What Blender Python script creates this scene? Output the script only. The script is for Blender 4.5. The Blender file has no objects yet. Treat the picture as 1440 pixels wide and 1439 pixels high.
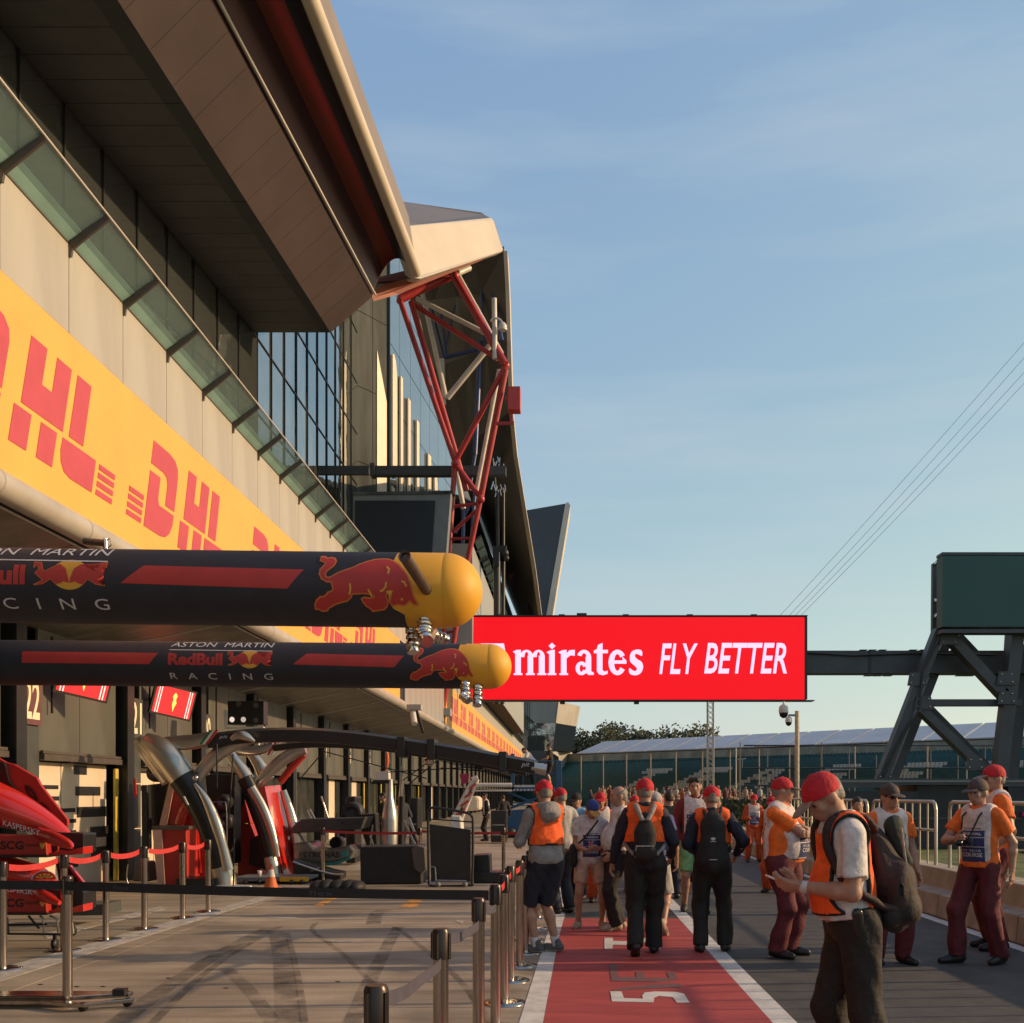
import bpy, bmesh, math, random
import numpy as np
from mathutils import Vector, Matrix
from mathutils.bvhtree import BVHTree
random.seed(7)
rng = np.random.default_rng(7)
S = bpy.context.scene
COL = S.collection

# ---------------------------------------------------------------- camera, sky, sun, exposure
F, CX, HY, EYE = 1440.0, 798.0, 1118.0, 1.62
cd = bpy.data.cameras.new('camera')
cam = bpy.data.objects.new('camera', cd)
COL.objects.link(cam)
cam.location = (0, 0, EYE)
cam.rotation_euler = (math.pi / 2, 0, 0)
cd.sensor_width = 36
cd.lens = 36.0
cd.shift_x = -(CX - 720) / 1440
cd.shift_y = (HY - 719.5) / 1440
cd.clip_end = 3000
cd.clip_start = 0.05
S.camera = cam
SUN_EL, SUN_AZ = math.radians(19), math.radians(4)      # azimuth measured from +X towards +Y
W = bpy.data.worlds.new('World')
S.world = W
W.use_nodes = True
nt = W.node_tree
for n in list(nt.nodes):
    nt.nodes.remove(n)
sky = nt.nodes.new('ShaderNodeTexSky')
sky.sky_type = 'NISHITA'
sky.sun_disc = False
sky.sun_elevation = SUN_EL
sky.sun_rotation = math.pi / 2 - SUN_AZ
sky.altitude = 0
sky.air_density = 1.1
sky.dust_density = 0.9
sky.ozone_density = 2.4
bg = nt.nodes.new('ShaderNodeBackground')
bg.inputs[1].default_value = 0.15
# thin high cloud wisps
tc = nt.nodes.new('ShaderNodeTexCoord')
mp = nt.nodes.new('ShaderNodeMapping')
mp.inputs['Scale'].default_value = (1.2, 1.2, 9.0)
mp.inputs['Rotation'].default_value = (0.1, 0.12, 0.4)
nz = nt.nodes.new('ShaderNodeTexNoise')
nz.inputs['Scale'].default_value = 1.6
nz.inputs['Detail'].default_value = 7
nz.inputs['Roughness'].default_value = 0.55
rp = nt.nodes.new('ShaderNodeValToRGB')
rp.color_ramp.elements[0].position = 0.47
rp.color_ramp.elements[0].color = (0, 0, 0, 1)
rp.color_ramp.elements[1].position = 0.74
rp.color_ramp.elements[1].color = (0.36, 0.36, 0.36, 1)
mx = nt.nodes.new('ShaderNodeMixRGB')
mx.inputs[2].default_value = (2.5, 2.75, 2.95, 1)
wo = nt.nodes.new('ShaderNodeOutputWorld')
L = nt.links.new
L(tc.outputs['Generated'], mp.inputs[0])
L(mp.outputs[0], nz.inputs[0])
L(nz.outputs[0], rp.inputs[0])
L(rp.outputs[0], mx.inputs[0])
# the evening haze flattens the sky's range: each channel through its own power curve
sep = nt.nodes.new('ShaderNodeSeparateColor'); cmb = nt.nodes.new('ShaderNodeCombineColor')
L(sky.outputs[0], sep.inputs[0])
for ch, (pw_, am) in enumerate(((0.653, 1.19), (0.558, 1.36), (0.20, 2.08))):
    a_ = nt.nodes.new('ShaderNodeMath'); a_.operation = 'POWER'; a_.inputs[1].default_value = pw_
    b_ = nt.nodes.new('ShaderNodeMath'); b_.operation = 'MULTIPLY'; b_.inputs[1].default_value = am
    L(sep.outputs[ch], a_.inputs[0]); L(a_.outputs[0], b_.inputs[0]); L(b_.outputs[0], cmb.inputs[ch])
L(cmb.outputs[0], mx.inputs[1])
L(mx.outputs[0], bg.inputs[0])
L(bg.outputs[0], wo.inputs[0])
sl = bpy.data.lights.new('sun', 'SUN')
sl.energy = 2.85
sl.angle = math.radians(0.8)
sl.color = (1.0, 0.67, 0.37)
so = bpy.data.objects.new('sun', sl)
COL.objects.link(so)
sd = Vector((math.cos(SUN_EL) * math.cos(SUN_AZ), math.cos(SUN_EL) * math.sin(SUN_AZ), math.sin(SUN_EL)))
so.rotation_euler = sd.to_track_quat('Z', 'Y').to_euler()
so.location = (60, 0, 60)
S.view_settings.view_transform = 'Standard'
S.view_settings.look = 'None'
S.view_settings.gamma = 1
S.view_settings.use_curve_mapping = False
S.view_settings.exposure = 0.66
try:
    S.cycles.max_bounces = 6
    S.cycles.diffuse_bounces = 3
    S.cycles.glossy_bounces = 3
    S.cycles.transmission_bounces = 4
    S.cycles.transparent_max_bounces = 12
    S.cycles.use_denoising = True
except Exception:
    pass

# ---------------------------------------------------------------- helpers
def U(px, py, y):
    """photo pixel and distance along the lane -> point"""
    return Vector(((px - CX) / F * y, y, EYE - (py - HY) / F * y))
def G(px, py, z=0.0):
    """photo pixel -> point on the ground"""
    y = F * (EYE - z) / (py - HY)
    return Vector(((px - CX) / F * y, y, z))
def WX(px, py, x):
    """photo pixel -> point on the wall plane X = x"""
    y = F * x / (px - CX)
    return Vector((x, y, EYE - (py - HY) / F * y))

MATS = {}
def mat(name, col, rough=0.6, metal=0.0, var=0.12, scale=6.0, bump=0.0, bscale=40.0, emit=None, es=1.0, alpha=None,
        trans=0.0, col2=None, stretch=None, spec=None, coat=0.0):
    if name in MATS:
        return MATS[name]
    m = bpy.data.materials.new(name)
    m.use_nodes = True
    t = m.node_tree
    b = t.nodes['Principled BSDF']
    b.inputs['Roughness'].default_value = rough
    b.inputs['Metallic'].default_value = metal
    if spec is not None:
        b.inputs['Specular IOR Level'].default_value = spec
    if coat:
        b.inputs['Coat Weight'].default_value = coat
        b.inputs['Coat Roughness'].default_value = 0.08
    if trans:
        b.inputs['Transmission Weight'].default_value = trans
    if alpha is not None:
        b.inputs['Alpha'].default_value = alpha
    c = (*col, 1)
    if var > 0:
        tx = t.nodes.new('ShaderNodeTexCoord')
        mpn = t.nodes.new('ShaderNodeMapping')
        if stretch:
            mpn.inputs['Scale'].default_value = stretch
        n = t.nodes.new('ShaderNodeTexNoise')
        n.inputs['Scale'].default_value = scale
        n.inputs['Detail'].default_value = 6
        n.inputs['Roughness'].default_value = 0.6
        r = t.nodes.new('ShaderNodeValToRGB')
        k2 = col2 if col2 else tuple(max(0, x * (1 - 2 * var)) for x in col)
        k1 = tuple(min(1, x * (1 + var)) for x in col)
        r.color_ramp.elements[0].position = 0.3
        r.color_ramp.elements[1].position = 0.7
        r.color_ramp.elements[0].color = (*k2, 1)
        r.color_ramp.elements[1].color = (*k1, 1)
        t.links.new(tx.outputs['Object'], mpn.inputs[0])
        t.links.new(mpn.outputs[0], n.inputs[0])
        t.links.new(n.outputs[0], r.inputs[0])
        t.links.new(r.outputs[0], b.inputs['Base Color'])
        if bump:
            n2 = t.nodes.new('ShaderNodeTexNoise')
            n2.inputs['Scale'].default_value = bscale
            n2.inputs['Detail'].default_value = 4
            bp = t.nodes.new('ShaderNodeBump')
            bp.inputs['Strength'].default_value = bump
            bp.inputs['Distance'].default_value = 0.02
            t.links.new(mpn.outputs[0], n2.inputs[0])
            t.links.new(n2.outputs[0], bp.inputs['Height'])
            t.links.new(bp.outputs[0], b.inputs['Normal'])
    else:
        b.inputs['Base Color'].default_value = c
    if emit:
        b.inputs['Emission Color'].default_value = (*emit, 1)
        b.inputs['Emission Strength'].default_value = es
    MATS[name] = m
    return m

def link(name, me, parent=None):
    o = bpy.data.objects.new(name, me)
    COL.objects.link(o)
    if parent is not None:
        o.parent = parent
    return o

def tag(o, label=None, cat=None, group=None, kind=None):
    if label: o['label'] = label
    if cat: o['category'] = cat
    if group: o['group'] = group
    if kind: o['kind'] = kind
    return o

def thing(name, label, cat, loc=(0, 0, 0), rz=0.0, group=None):
    o = bpy.data.objects.new(name, None)
    o.empty_display_size = 0.2
    COL.objects.link(o)
    o.location = loc
    o.rotation_euler = (0, 0, rz)
    return tag(o, label, cat, group)

class MB:
    """mesh builder: collects shapes, builds one mesh object"""
    def __init__(s):
        s.v, s.f, s.m = [], [], []
        s.sm = []
    def add(s, vs, fs, mi=0, smooth=False):
        n = len(s.v)
        s.v += [tuple(p) for p in vs]
        for f in fs:
            s.f.append(tuple(i + n for i in f))
            s.m.append(mi)
            s.sm.append(smooth)
        return s
    def box(s, c, d, mi=0, rot=None):
        x, y, z = d[0] / 2, d[1] / 2, d[2] / 2
        vs = [Vector(p) for p in ((-x, -y, -z), (x, -y, -z), (x, y, -z), (-x, y, -z), (-x, -y, z), (x, -y, z), (x, y, z), (-x, y, z))]
        if rot is not None:
            vs = [rot @ p for p in vs]
        c = Vector(c)
        return s.add([p + c for p in vs], [(0, 3, 2, 1), (4, 5, 6, 7), (0, 1, 5, 4), (1, 2, 6, 5), (2, 3, 7, 6), (3, 0, 4, 7)], mi)
    def bb(s, a, b, mi=0):
        """box from corner to corner"""
        a, b = Vector(a), Vector(b)
        return s.box((a + b) / 2, [abs(q) for q in (b - a)], mi)
    def quad(s, a, b, c, d, mi=0):
        return s.add([a, b, c, d], [(0, 1, 2, 3)], mi)
    def poly(s, pts, mi=0):
        return s.add(pts, [tuple(range(len(pts)))], mi)
    def prism(s, pts, d, mi=0):
        """polygon extruded by vector d"""
        d = Vector(d)
        n = len(pts)
        pts = [Vector(p) for p in pts]
        vs = pts + [p + d for p in pts]
        fs = [tuple(range(n))[::-1], tuple(range(n, 2 * n))] + [(i, (i + 1) % n, n + (i + 1) % n, n + i) for i in range(n)]
        return s.add(vs, fs, mi)
    def bar(s, a, b, w, h=None, mi=0, up=(0, 0, 1)):
        """rectangular bar between two points"""
        h = h or w
        a, b = Vector(a), Vector(b)
        d = (b - a)
        if d.length < 1e-6: return s
        d.normalize()
        u = Vector(up)
        if abs(d.dot(u)) > 0.98: u = Vector((1, 0, 0))
        r = d.cross(u).normalized()
        u = r.cross(d).normalized()
        vs = []
        for p in (a, b):
            for sx, sy in ((-1, -1), (1, -1), (1, 1), (-1, 1)):
                vs.append(p + r * (sx * w / 2) + u * (sy * h / 2))
        return s.add(vs, [(0, 3, 2, 1), (4, 5, 6, 7), (0, 1, 5, 4), (1, 2, 6, 5), (2, 3, 7, 6), (3, 0, 4, 7)], mi)
    def tube(s, pts, r, n=8, mi=0, caps=True, flat=None):
        """swept round section; r number or list; flat=(vector,k) squashes the section along vector"""
        pts = [Vector(p) for p in pts]
        m = len(pts)
        rs = r if isinstance(r, (list, tuple)) else [r] * m
        vs = []
        prev = None
        for i, p in enumerate(pts):
            d = (pts[min(i + 1, m - 1)] - pts[max(i - 1, 0)])
            if d.length < 1e-9: d = Vector((0, 0, 1))
            d.normalize()
            if prev is None:
                a = Vector((0, 0, 1)) if abs(d.z) < 0.9 else Vector((1, 0, 0))
                u = d.cross(a).normalized()
            else:
                u = (prev - d * prev.dot(d))
                u = u.normalized() if u.length > 1e-6 else d.orthogonal().normalized()
            prev = u
            w = d.cross(u).normalized()
            for k in range(n):
                t = 2 * math.pi * k / n
                q = u * (math.cos(t) * rs[i]) + w * (math.sin(t) * rs[i])
                if flat:
                    fv = Vector(flat[0])
                    q = q - fv * (q.dot(fv) * (1 - flat[1]))
                vs.append(p + q)
        fs = []
        for i in range(m - 1):
            for k in range(n):
                fs.append((i * n + k, i * n + (k + 1) % n, (i + 1) * n + (k + 1) % n, (i + 1) * n + k))
        s.add(vs, fs, mi, True)
        if caps:
            s.add(vs[:n], [tuple(range(n))[::-1]], mi)
            s.add(vs[-n:], [tuple(range(n))], mi)
        return s
    def lathe(s, prof, c=(0, 0, 0), axis='z', n=16, mi=0):
        """profile of (radius, height)"""
        vs, c = [], Vector(c)
        for r, h in prof:
            for k in range(n):
                t = 2 * math.pi * k / n
                a, b = r * math.cos(t), r * math.sin(t)
                p = {'z': (a, b, h), 'x': (h, a, b), 'y': (b, h, a)}[axis]
                vs.append(c + Vector(p))
        fs = []
        for i in range(len(prof) - 1):
            for k in range(n):
                fs.append((i * n + k, i * n + (k + 1) % n, (i + 1) * n + (k + 1) % n, (i + 1) * n + k))
        return s.add(vs, fs, mi, True)
    def strip(s, A, B, mi=0):
        """ribbon between two rails of the same length"""
        n = len(A)
        return s.add(list(A) + list(B), [(i, i + 1, n + i + 1, n + i) for i in range(n - 1)], mi)
    def ball(s, c, r, n=10, m=6, mi=0):
        c = Vector(c)
        rx, ry, rz = (r, r, r) if isinstance(r, (int, float)) else r
        vs = []
        for i in range(m + 1):
            a = math.pi * i / m
            for k in range(n):
                t = 2 * math.pi * k / n
                vs.append(c + Vector((rx * math.sin(a) * math.cos(t), ry * math.sin(a) * math.sin(t), rz * math.cos(a))))
        fs = [(i * n + k, i * n + (k + 1) % n, (i + 1) * n + (k + 1) % n, (i + 1) * n + k) for i in range(m) for k in range(n)]
        return s.add(vs, fs, mi, True)
    def mesh(s, name, mats, bevel=0.0):
        me = bpy.data.meshes.new(name)
        me.from_pydata(s.v, [], s.f)
        for m in (mats if isinstance(mats, (list, tuple)) else [mats]):
            me.materials.append(m)
        me.polygons.foreach_set('material_index', s.m)
        me.polygons.foreach_set('use_smooth', s.sm)
        me.update()
        if bevel:
            bm = bmesh.new()
            bm.from_mesh(me)
            bmesh.ops.remove_doubles(bm, verts=bm.verts, dist=1e-5)
            bmesh.ops.bevel(bm, geom=[e for e in bm.edges if len(e.link_faces) == 2 and e.calc_face_angle(0) > 0.6], offset=bevel, segments=2, affect='EDGES', profile=0.5)
            bm.to_mesh(me)
            bm.free()
        return me
    def build(s, name, mats, parent=None, bevel=0.0):
        return link(name, s.mesh(name, mats, bevel), parent)

def structure(mb, name, mats):
    o = mb.build(name, mats)
    o['kind'] = 'structure'
    return o

# lettering: text as flat polygons in its own plane
_txt = {}
def text_geo(txt, bold=0.0, shear=0.0, sx=1.0, space=1.0):
    key = (txt, bold, shear, sx, space)
    if key in _txt: return _txt[key]
    cu = bpy.data.curves.new('lettering', 'FONT')
    cu.body = txt
    cu.offset = bold
    cu.shear = shear
    cu.space_character = space
    cu.resolution_u = 3
    cu.fill_mode = 'FRONT'
    ob = bpy.data.objects.new('lettering', cu)
    COL.objects.link(ob)
    dg = bpy.context.evaluated_depsgraph_get()
    dg.update()
    me = ob.evaluated_get(dg).to_mesh()
    vs = [(v.co.x * sx, v.co.y) for v in me.vertices]
    fs = [tuple(p.vertices) for p in me.polygons]
    ob.evaluated_get(dg).to_mesh_clear()
    bpy.data.objects.remove(ob)
    bpy.data.curves.remove(cu)
    xs = [v[0] for v in vs]
    ys = [v[1] for v in vs]
    x0, x1, y0, y1 = min(xs), max(xs), min(ys), max(ys)
    vs = [((x - x0) / (x1 - x0), (y - y0) / (y1 - y0)) for x, y in vs]
    _txt[key] = (vs, fs, (x1 - x0) / (y1 - y0))
    return _txt[key]
def text_fit(mb, txt, u0, u1, v0, v1, place, mi=0, **kw):
    """lettering squeezed into the box u0..u1, v0..v1; place(u, v) -> point"""
    vs, fs, _ = text_geo(txt, **kw)
    mb.add([place(u0 + (u1 - u0) * a, v0 + (v1 - v0) * b) for a, b in vs], fs, mi)

def tri_print(polys, cuts=None):
    """flat polygons in (u,v) -> triangles, cut along v at the given spacing so that they can be wrapped on a curve"""
    bm = bmesh.new()
    for p in polys:
        vs = [bm.verts.new((a, b, 0)) for a, b in p]
        try:
            bm.faces.new(vs)
        except ValueError:
            pass
    bmesh.ops.triangulate(bm, faces=bm.faces[:])
    if cuts:
        ys = [v.co.y for v in bm.verts]
        y = min(ys) + cuts
        while y < max(ys):
            bmesh.ops.bisect_plane(bm, geom=bm.verts[:] + bm.edges[:] + bm.faces[:], plane_co=(0, y, 0), plane_no=(0, 1, 0))
            y += cuts
    bm.verts.index_update()
    out = [(v.co.x, v.co.y) for v in bm.verts], [tuple(v.index for v in f.verts) for f in bm.faces]
    bm.free()
    return out

def cut_mesh(vs, fs, cuts):
    bm = bmesh.new()
    V = [bm.verts.new((a, b, 0)) for a, b in vs]
    for f in fs:
        try: bm.faces.new([V[i] for i in f])
        except ValueError: pass
    ys = [v[1] for v in vs]
    y = min(ys) + cuts
    while y < max(ys) - 1e-5:
        bmesh.ops.bisect_plane(bm, geom=bm.verts[:] + bm.edges[:] + bm.faces[:], plane_co=(0, y, 0), plane_no=(0, 1, 0))
        y += cuts
    bm.verts.index_update()
    out = [(v.co.x, v.co.y) for v in bm.verts], [tuple(v.index for v in f.verts) for f in bm.faces]
    bm.free()
    return out
def arc_ring(cx, cy, ro, ri, a0, a1, n=14):
    """ring segment polygon; ro, ri = (rx, ry)"""
    A = [math.radians(a0 + (a1 - a0) * i / n) for i in range(n + 1)]
    return [(cx + ro[0] * math.cos(a), cy + ro[1] * math.sin(a)) for a in A] + [(cx + ri[0] * math.cos(a), cy + ri[1] * math.sin(a)) for a in reversed(A)]
def spline(pts, n=6, closed=True):
    """Catmull-Rom through 2-D points"""
    out, m = [], len(pts)
    rngi = range(m) if closed else range(m - 1)
    for i in rngi:
        g = (lambda j: pts[j % m]) if closed else (lambda j: pts[max(0, min(m - 1, j))])
        p0, p1, p2, p3 = g(i - 1), g(i), g(i + 1), g(i + 2)
        for k in range(n):
            t = k / n
            out.append(tuple(0.5 * ((2 * p1[c]) + (-p0[c] + p2[c]) * t + (2 * p0[c] - 5 * p1[c] + 4 * p2[c] - p3[c]) * t * t + (-p0[c] + 3 * p1[c] - 3 * p2[c] + p3[c]) * t ** 3) for c in range(len(p1))))
    if not closed: out.append(tuple(pts[-1]))
    return out
# ---------------------------------------------------------------- materials
M = {}
M['asphalt'] = mat('asphalt', (0.066, 0.062, 0.060), 0.85, var=0.18, scale=3, bump=0.35, bscale=120)
M['grass'] = mat('grass', (0.10, 0.13, 0.035), 0.95, var=0.4, scale=1.5, bump=0.6, bscale=30)
M['field'] = mat('field', (0.075, 0.09, 0.03), 0.95, var=0.3, scale=0.05)
M['red_paint'] = mat('red_paint', (0.40, 0.055, 0.05), 0.7, var=0.16, scale=2.2, bump=0.25, bscale=90, stretch=(0.5, 3, 1))
M['white_paint'] = mat('white_paint', (0.62, 0.60, 0.57), 0.7, var=0.16, scale=5, bump=0.2, bscale=90)
M['worn_white'] = mat('worn_white', (0.45, 0.40, 0.35), 0.8, var=0.22, scale=7)
M['orange_paint'] = mat('orange_paint', (0.62, 0.27, 0.06), 0.8, var=0.25, scale=9)
M['dark_paint'] = mat('dark_paint', (0.07, 0.07, 0.075), 0.8, var=0.3, scale=9, col2=(0.2, 0.05, 0.05))
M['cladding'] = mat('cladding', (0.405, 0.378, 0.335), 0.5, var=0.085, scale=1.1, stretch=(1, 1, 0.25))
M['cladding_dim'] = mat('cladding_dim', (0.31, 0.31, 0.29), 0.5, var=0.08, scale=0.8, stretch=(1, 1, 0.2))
M['banner'] = mat('banner', (0.78, 0.40, 0.075), 0.55, var=0.04, scale=1.2)
M['banner_red'] = mat('banner_red', (0.50, 0.062, 0.085), 0.55, var=0.05, scale=3)
M['pipe'] = mat('pipe', (0.42, 0.38, 0.33), 0.4, var=0.08, scale=2)
M['canopy'] = mat('canopy', (0.20, 0.185, 0.155), 0.42, var=0.25, scale=1.4, stretch=(0.6, 2, 1))
M['trim_light'] = mat('trim_light', (0.6, 0.56, 0.5), 0.5, var=0)
M['dark_gap'] = mat('dark_gap', (0.02, 0.02, 0.02), 0.8, var=0)
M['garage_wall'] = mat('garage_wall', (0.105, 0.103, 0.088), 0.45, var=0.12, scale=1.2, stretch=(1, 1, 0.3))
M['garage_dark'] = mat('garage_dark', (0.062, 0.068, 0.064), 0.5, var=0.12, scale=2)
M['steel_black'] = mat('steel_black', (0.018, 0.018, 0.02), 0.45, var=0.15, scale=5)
M['cream'] = mat('cream', (0.66, 0.55, 0.42), 0.6, var=0.06, scale=1.5)
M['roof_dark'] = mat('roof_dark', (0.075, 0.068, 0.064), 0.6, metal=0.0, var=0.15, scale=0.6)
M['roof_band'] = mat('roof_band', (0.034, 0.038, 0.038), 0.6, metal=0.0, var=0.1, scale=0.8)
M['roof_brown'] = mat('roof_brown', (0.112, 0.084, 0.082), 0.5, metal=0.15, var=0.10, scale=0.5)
M['gutter_glow_mid'] = mat('gutter_glow_mid', (0.24, 0.06, 0.04), 0.32, metal=0.45, var=0)  # orange-red reflected glow put into the base colour
M['gutter_glow_inner'] = mat('gutter_glow_inner', (0.075, 0.026, 0.03), 0.35, metal=0.4, var=0)  # dark inner side of the painted glow
M['gutter_glow_outer'] = mat('gutter_glow_outer', (0.035, 0.037, 0.05), 0.4, metal=0.3, var=0)  # dark outer side of the painted glow
M['soffit_red'] = mat('soffit_red', (0.30, 0.10, 0.075), 0.5, var=0.08, scale=0.8)
M['lip'] = mat('lip', (0.62, 0.54, 0.44), 0.5, var=0.05, scale=0.5)
M['roof_top'] = mat('roof_top', (0.22, 0.18, 0.155), 0.6, var=0.06, scale=0.4)
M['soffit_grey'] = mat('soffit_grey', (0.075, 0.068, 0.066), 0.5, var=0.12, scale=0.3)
M['glass_dark'] = mat('glass_dark', (0.34, 0.38, 0.38), 0.02, metal=0.88, var=0.05, scale=0.4, bump=0.22, bscale=0.9)
M['glass_clear'] = mat('glass_clear', (0.19, 0.32, 0.34), 0.03, metal=0.0, var=0.05, scale=1, bump=0.12, bscale=2.5, alpha=0.40, spec=1.0)
M['glass_teal'] = mat('glass_teal', (0.30, 0.50, 0.47), 0.2, var=0.08, scale=1.5)
M['bracket'] = mat('bracket', (0.12, 0.10, 0.085), 0.45, metal=0.4, var=0.1, scale=4)
M['mullion'] = mat('mullion', (0.03, 0.028, 0.026), 0.4, metal=0.3, var=0)
M['screen_dark'] = mat('screen_dark', (0.012, 0.014, 0.024), 0.35, var=0.1, scale=2)
M['frame_grey'] = mat('frame_grey', (0.17, 0.18, 0.19), 0.5, var=0.08, scale=2)
M['panel_grey'] = mat('panel_grey', (0.085, 0.095, 0.095), 0.75, metal=0.0, spec=0.15, var=0.3, scale=0.8, stretch=(1, 1, 0.15))
M['gantry'] = mat('gantry', (0.055, 0.06, 0.07), 0.5, var=0.12, scale=1.2)
M['fin_blue'] = mat('fin_blue', (0.055, 0.062, 0.078), 0.5, var=0.08, scale=0.2)

# ---------------------------------------------------------------- ground and markings
mb = MB(); mb.bb((-900, -200, -0.6), (900, 1800, -0.02))
structure(mb, 'ground', M['field'])
mb = MB(); mb.bb((-0.02, -6, -0.3), (4.92, 200, 0.0))
structure(mb, 'pit_lane', M['asphalt'])
# concrete apron, with expansion joints, stains and dragged rubber in its colour
m = bpy.data.materials.new('apron_concrete'); m.use_nodes = True
t = m.node_tree; b = t.nodes['Principled BSDF']; b.inputs['Roughness'].default_value = 0.62
tcn = t.nodes.new('ShaderNodeTexCoord')
def noise(scale, stretch, det=6, rough=0.6, dist=0.0):
    mp_ = t.nodes.new('ShaderNodeMapping'); mp_.inputs['Scale'].default_value = stretch
    n_ = t.nodes.new('ShaderNodeTexNoise'); n_.inputs['Scale'].default_value = scale
    n_.inputs['Detail'].default_value = det; n_.inputs['Roughness'].default_value = rough; n_.inputs['Distortion'].default_value = dist
    t.links.new(tcn.outputs['Object'], mp_.inputs[0]); t.links.new(mp_.outputs[0], n_.inputs[0])
    return n_
def ramp(n_, p0, c0, p1, c1):
    r_ = t.nodes.new('ShaderNodeValToRGB')
    r_.color_ramp.elements[0].position = p0; r_.color_ramp.elements[0].color = (*c0, 1)
    r_.color_ramp.elements[1].position = p1; r_.color_ramp.elements[1].color = (*c1, 1)
    t.links.new(n_.outputs[0], r_.inputs[0]); return r_
def mulc(a_, b_, f=1.0):
    x_ = t.nodes.new('ShaderNodeMixRGB'); x_.blend_type = 'MULTIPLY'; x_.inputs[0].default_value = f
    t.links.new(a_.outputs[0], x_.inputs[1]); t.links.new(b_.outputs[0], x_.inputs[2]); return x_
r1 = ramp(noise(0.9, (0.5, 1.3, 1)), 0.3, (0.335, 0.27, 0.20), 0.7, (0.51, 0.42, 0.32))
r2 = ramp(noise(1.6, (0.22, 3.2, 1), 7, 0.65), 0.34, (0.58, 0.57, 0.55), 0.56, (1, 1, 1))
r3 = ramp(noise(60, (1, 1, 1), 3), 0.3, (0.82, 0.82, 0.82), 0.7, (1.08, 1.08, 1.08))
r4 = ramp(noise(0.45, (1, 1, 1), 3, 0.5, 1.5), 0.40, (0.55, 0.55, 0.55), 0.62, (1, 1, 1))
x = mulc(mulc(mulc(r1, r2, 0.85), r3), r4, 0.8)
t.links.new(x.outputs[0], b.inputs['Base Color'])
bn = noise(70, (1, 1, 1), 4); bp = t.nodes.new('ShaderNodeBump'); bp.inputs['Strength'].default_value = 0.3; bp.inputs['Distance'].default_value = 0.01
t.links.new(bn.outputs[0], bp.inputs['Height']); t.links.new(bp.outputs[0], b.inputs['Normal'])
M['apron'] = m
mb = MB()
y = -6.0
while y < 175:                       # cast bays of concrete with open joints between them
    L_ = 4.6 if y < 60 else 20
    mb.bb((-14, y + 0.006, -0.3), (-4.6, y + L_ - 0.006, 0.0))
    mb.bb((-4.588, y + 0.006, -0.3), (-0.026, y + L_ - 0.006, 0.0))
    y += L_
structure(mb, 'concrete_apron', M['apron'])
mb = MB(); mb.bb((-14, -6, -0.34), (0.0, 176, -0.012)); structure(mb, 'apron_bed', M['dark_gap'])

def flat(name, polys, m_, z=0.004):
    mb_ = MB()
    for p in polys:
        mb_.prism([Vector((q[0], q[1], z)) for q in p], (0, 0, -0.003))
    return structure(mb_, name, m_)
flat('red_strip', [[(-0.26, 2), (1.455, 2), (1.455, 13.4), (-0.045, 13.4), (-0.10, 11.55), (-0.172, 7.27)]], M['red_paint'])
flat('lane_line', [[(-0.47, 2), (-0.262, 2), (-0.174, 7.27), (-0.102, 11.55), (-0.046, 13.4), (-0.046, 22), (-0.19, 22), (-0.20, 13.4), (-0.25, 11.3), (-0.343, 7.27)]], M['white_paint'])
flat('lane_line', [[(1.457, 2), (1.63, 2), (1.63, 90), (1.457, 90)]], M['white_paint'])
flat('wall_line', [[(4.70, 4), (4.86, 4), (4.84, 34), (4.70, 34)]], M['white_paint'])
flat('box_line', [[G(0, 1362), G(0, 1380), G(392, 1259.5), G(385, 1256)], [G(-150, 1408), G(-150, 1432), G(-2, 1381), G(-2, 1362.5)],
                  [G(60, 1314), G(66, 1320), G(232, 1279), G(226, 1275)]], M['worn_white'])
flat('box_mark', [[G(440, 1274), G(452, 1274), G(492, 1254), G(482, 1254)], [G(562, 1276), G(585, 1276), G(602, 1256), G(590, 1256)]], M['orange_paint'])
flat('box_tick', [[G(376, 1291.5), G(418, 1293), G(416, 1290), G(380, 1289.5)], [G(456, 1324), G(500, 1326.5), G(500, 1324.5), G(460, 1322.5)],
                  [G(640, 1296), G(650, 1299), G(652, 1295.5), G(645, 1294)]], M['worn_white'])
# lettering painted across the red strip: read off the photograph and laid on the ground
def gz(pts): return [G(720 + a / 3.43, 1280 + b_ / 3.43) for a, b_ in pts]
flat('lane_letter', [gz([(474, 396), (528, 397), (540, 429), (632, 432), (628, 416), (640, 402), (690, 397), (790, 399), (830, 408), (856, 450), (795, 450), (775, 424), (705, 418), (686, 424), (682, 449), (482, 445)])], M['white_paint'], 0.008)
flat('lane_letter', [gz([(446, 136), (486, 137), (488, 152), (560, 154), (572, 140), (640, 138), (690, 141), (716, 192), (684, 192), (672, 158), (600, 158), (592, 172), (486, 170), (484, 190), (446, 190)])], M['white_paint'], 0.008)
flat('worn_letter', [gz([(466, 262), (500, 262), (512, 328), (600, 328), (596, 300), (632, 300), (640, 330), (760, 332), (744, 305), (785, 305), (800, 338), (700, 350), (480, 346)]),
                     gz([(484, 385), (600, 372), (760, 358), (812, 360), (815, 376), (720, 380), (560, 386), (486, 393)])], M['dark_paint'], 0.008)
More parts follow.
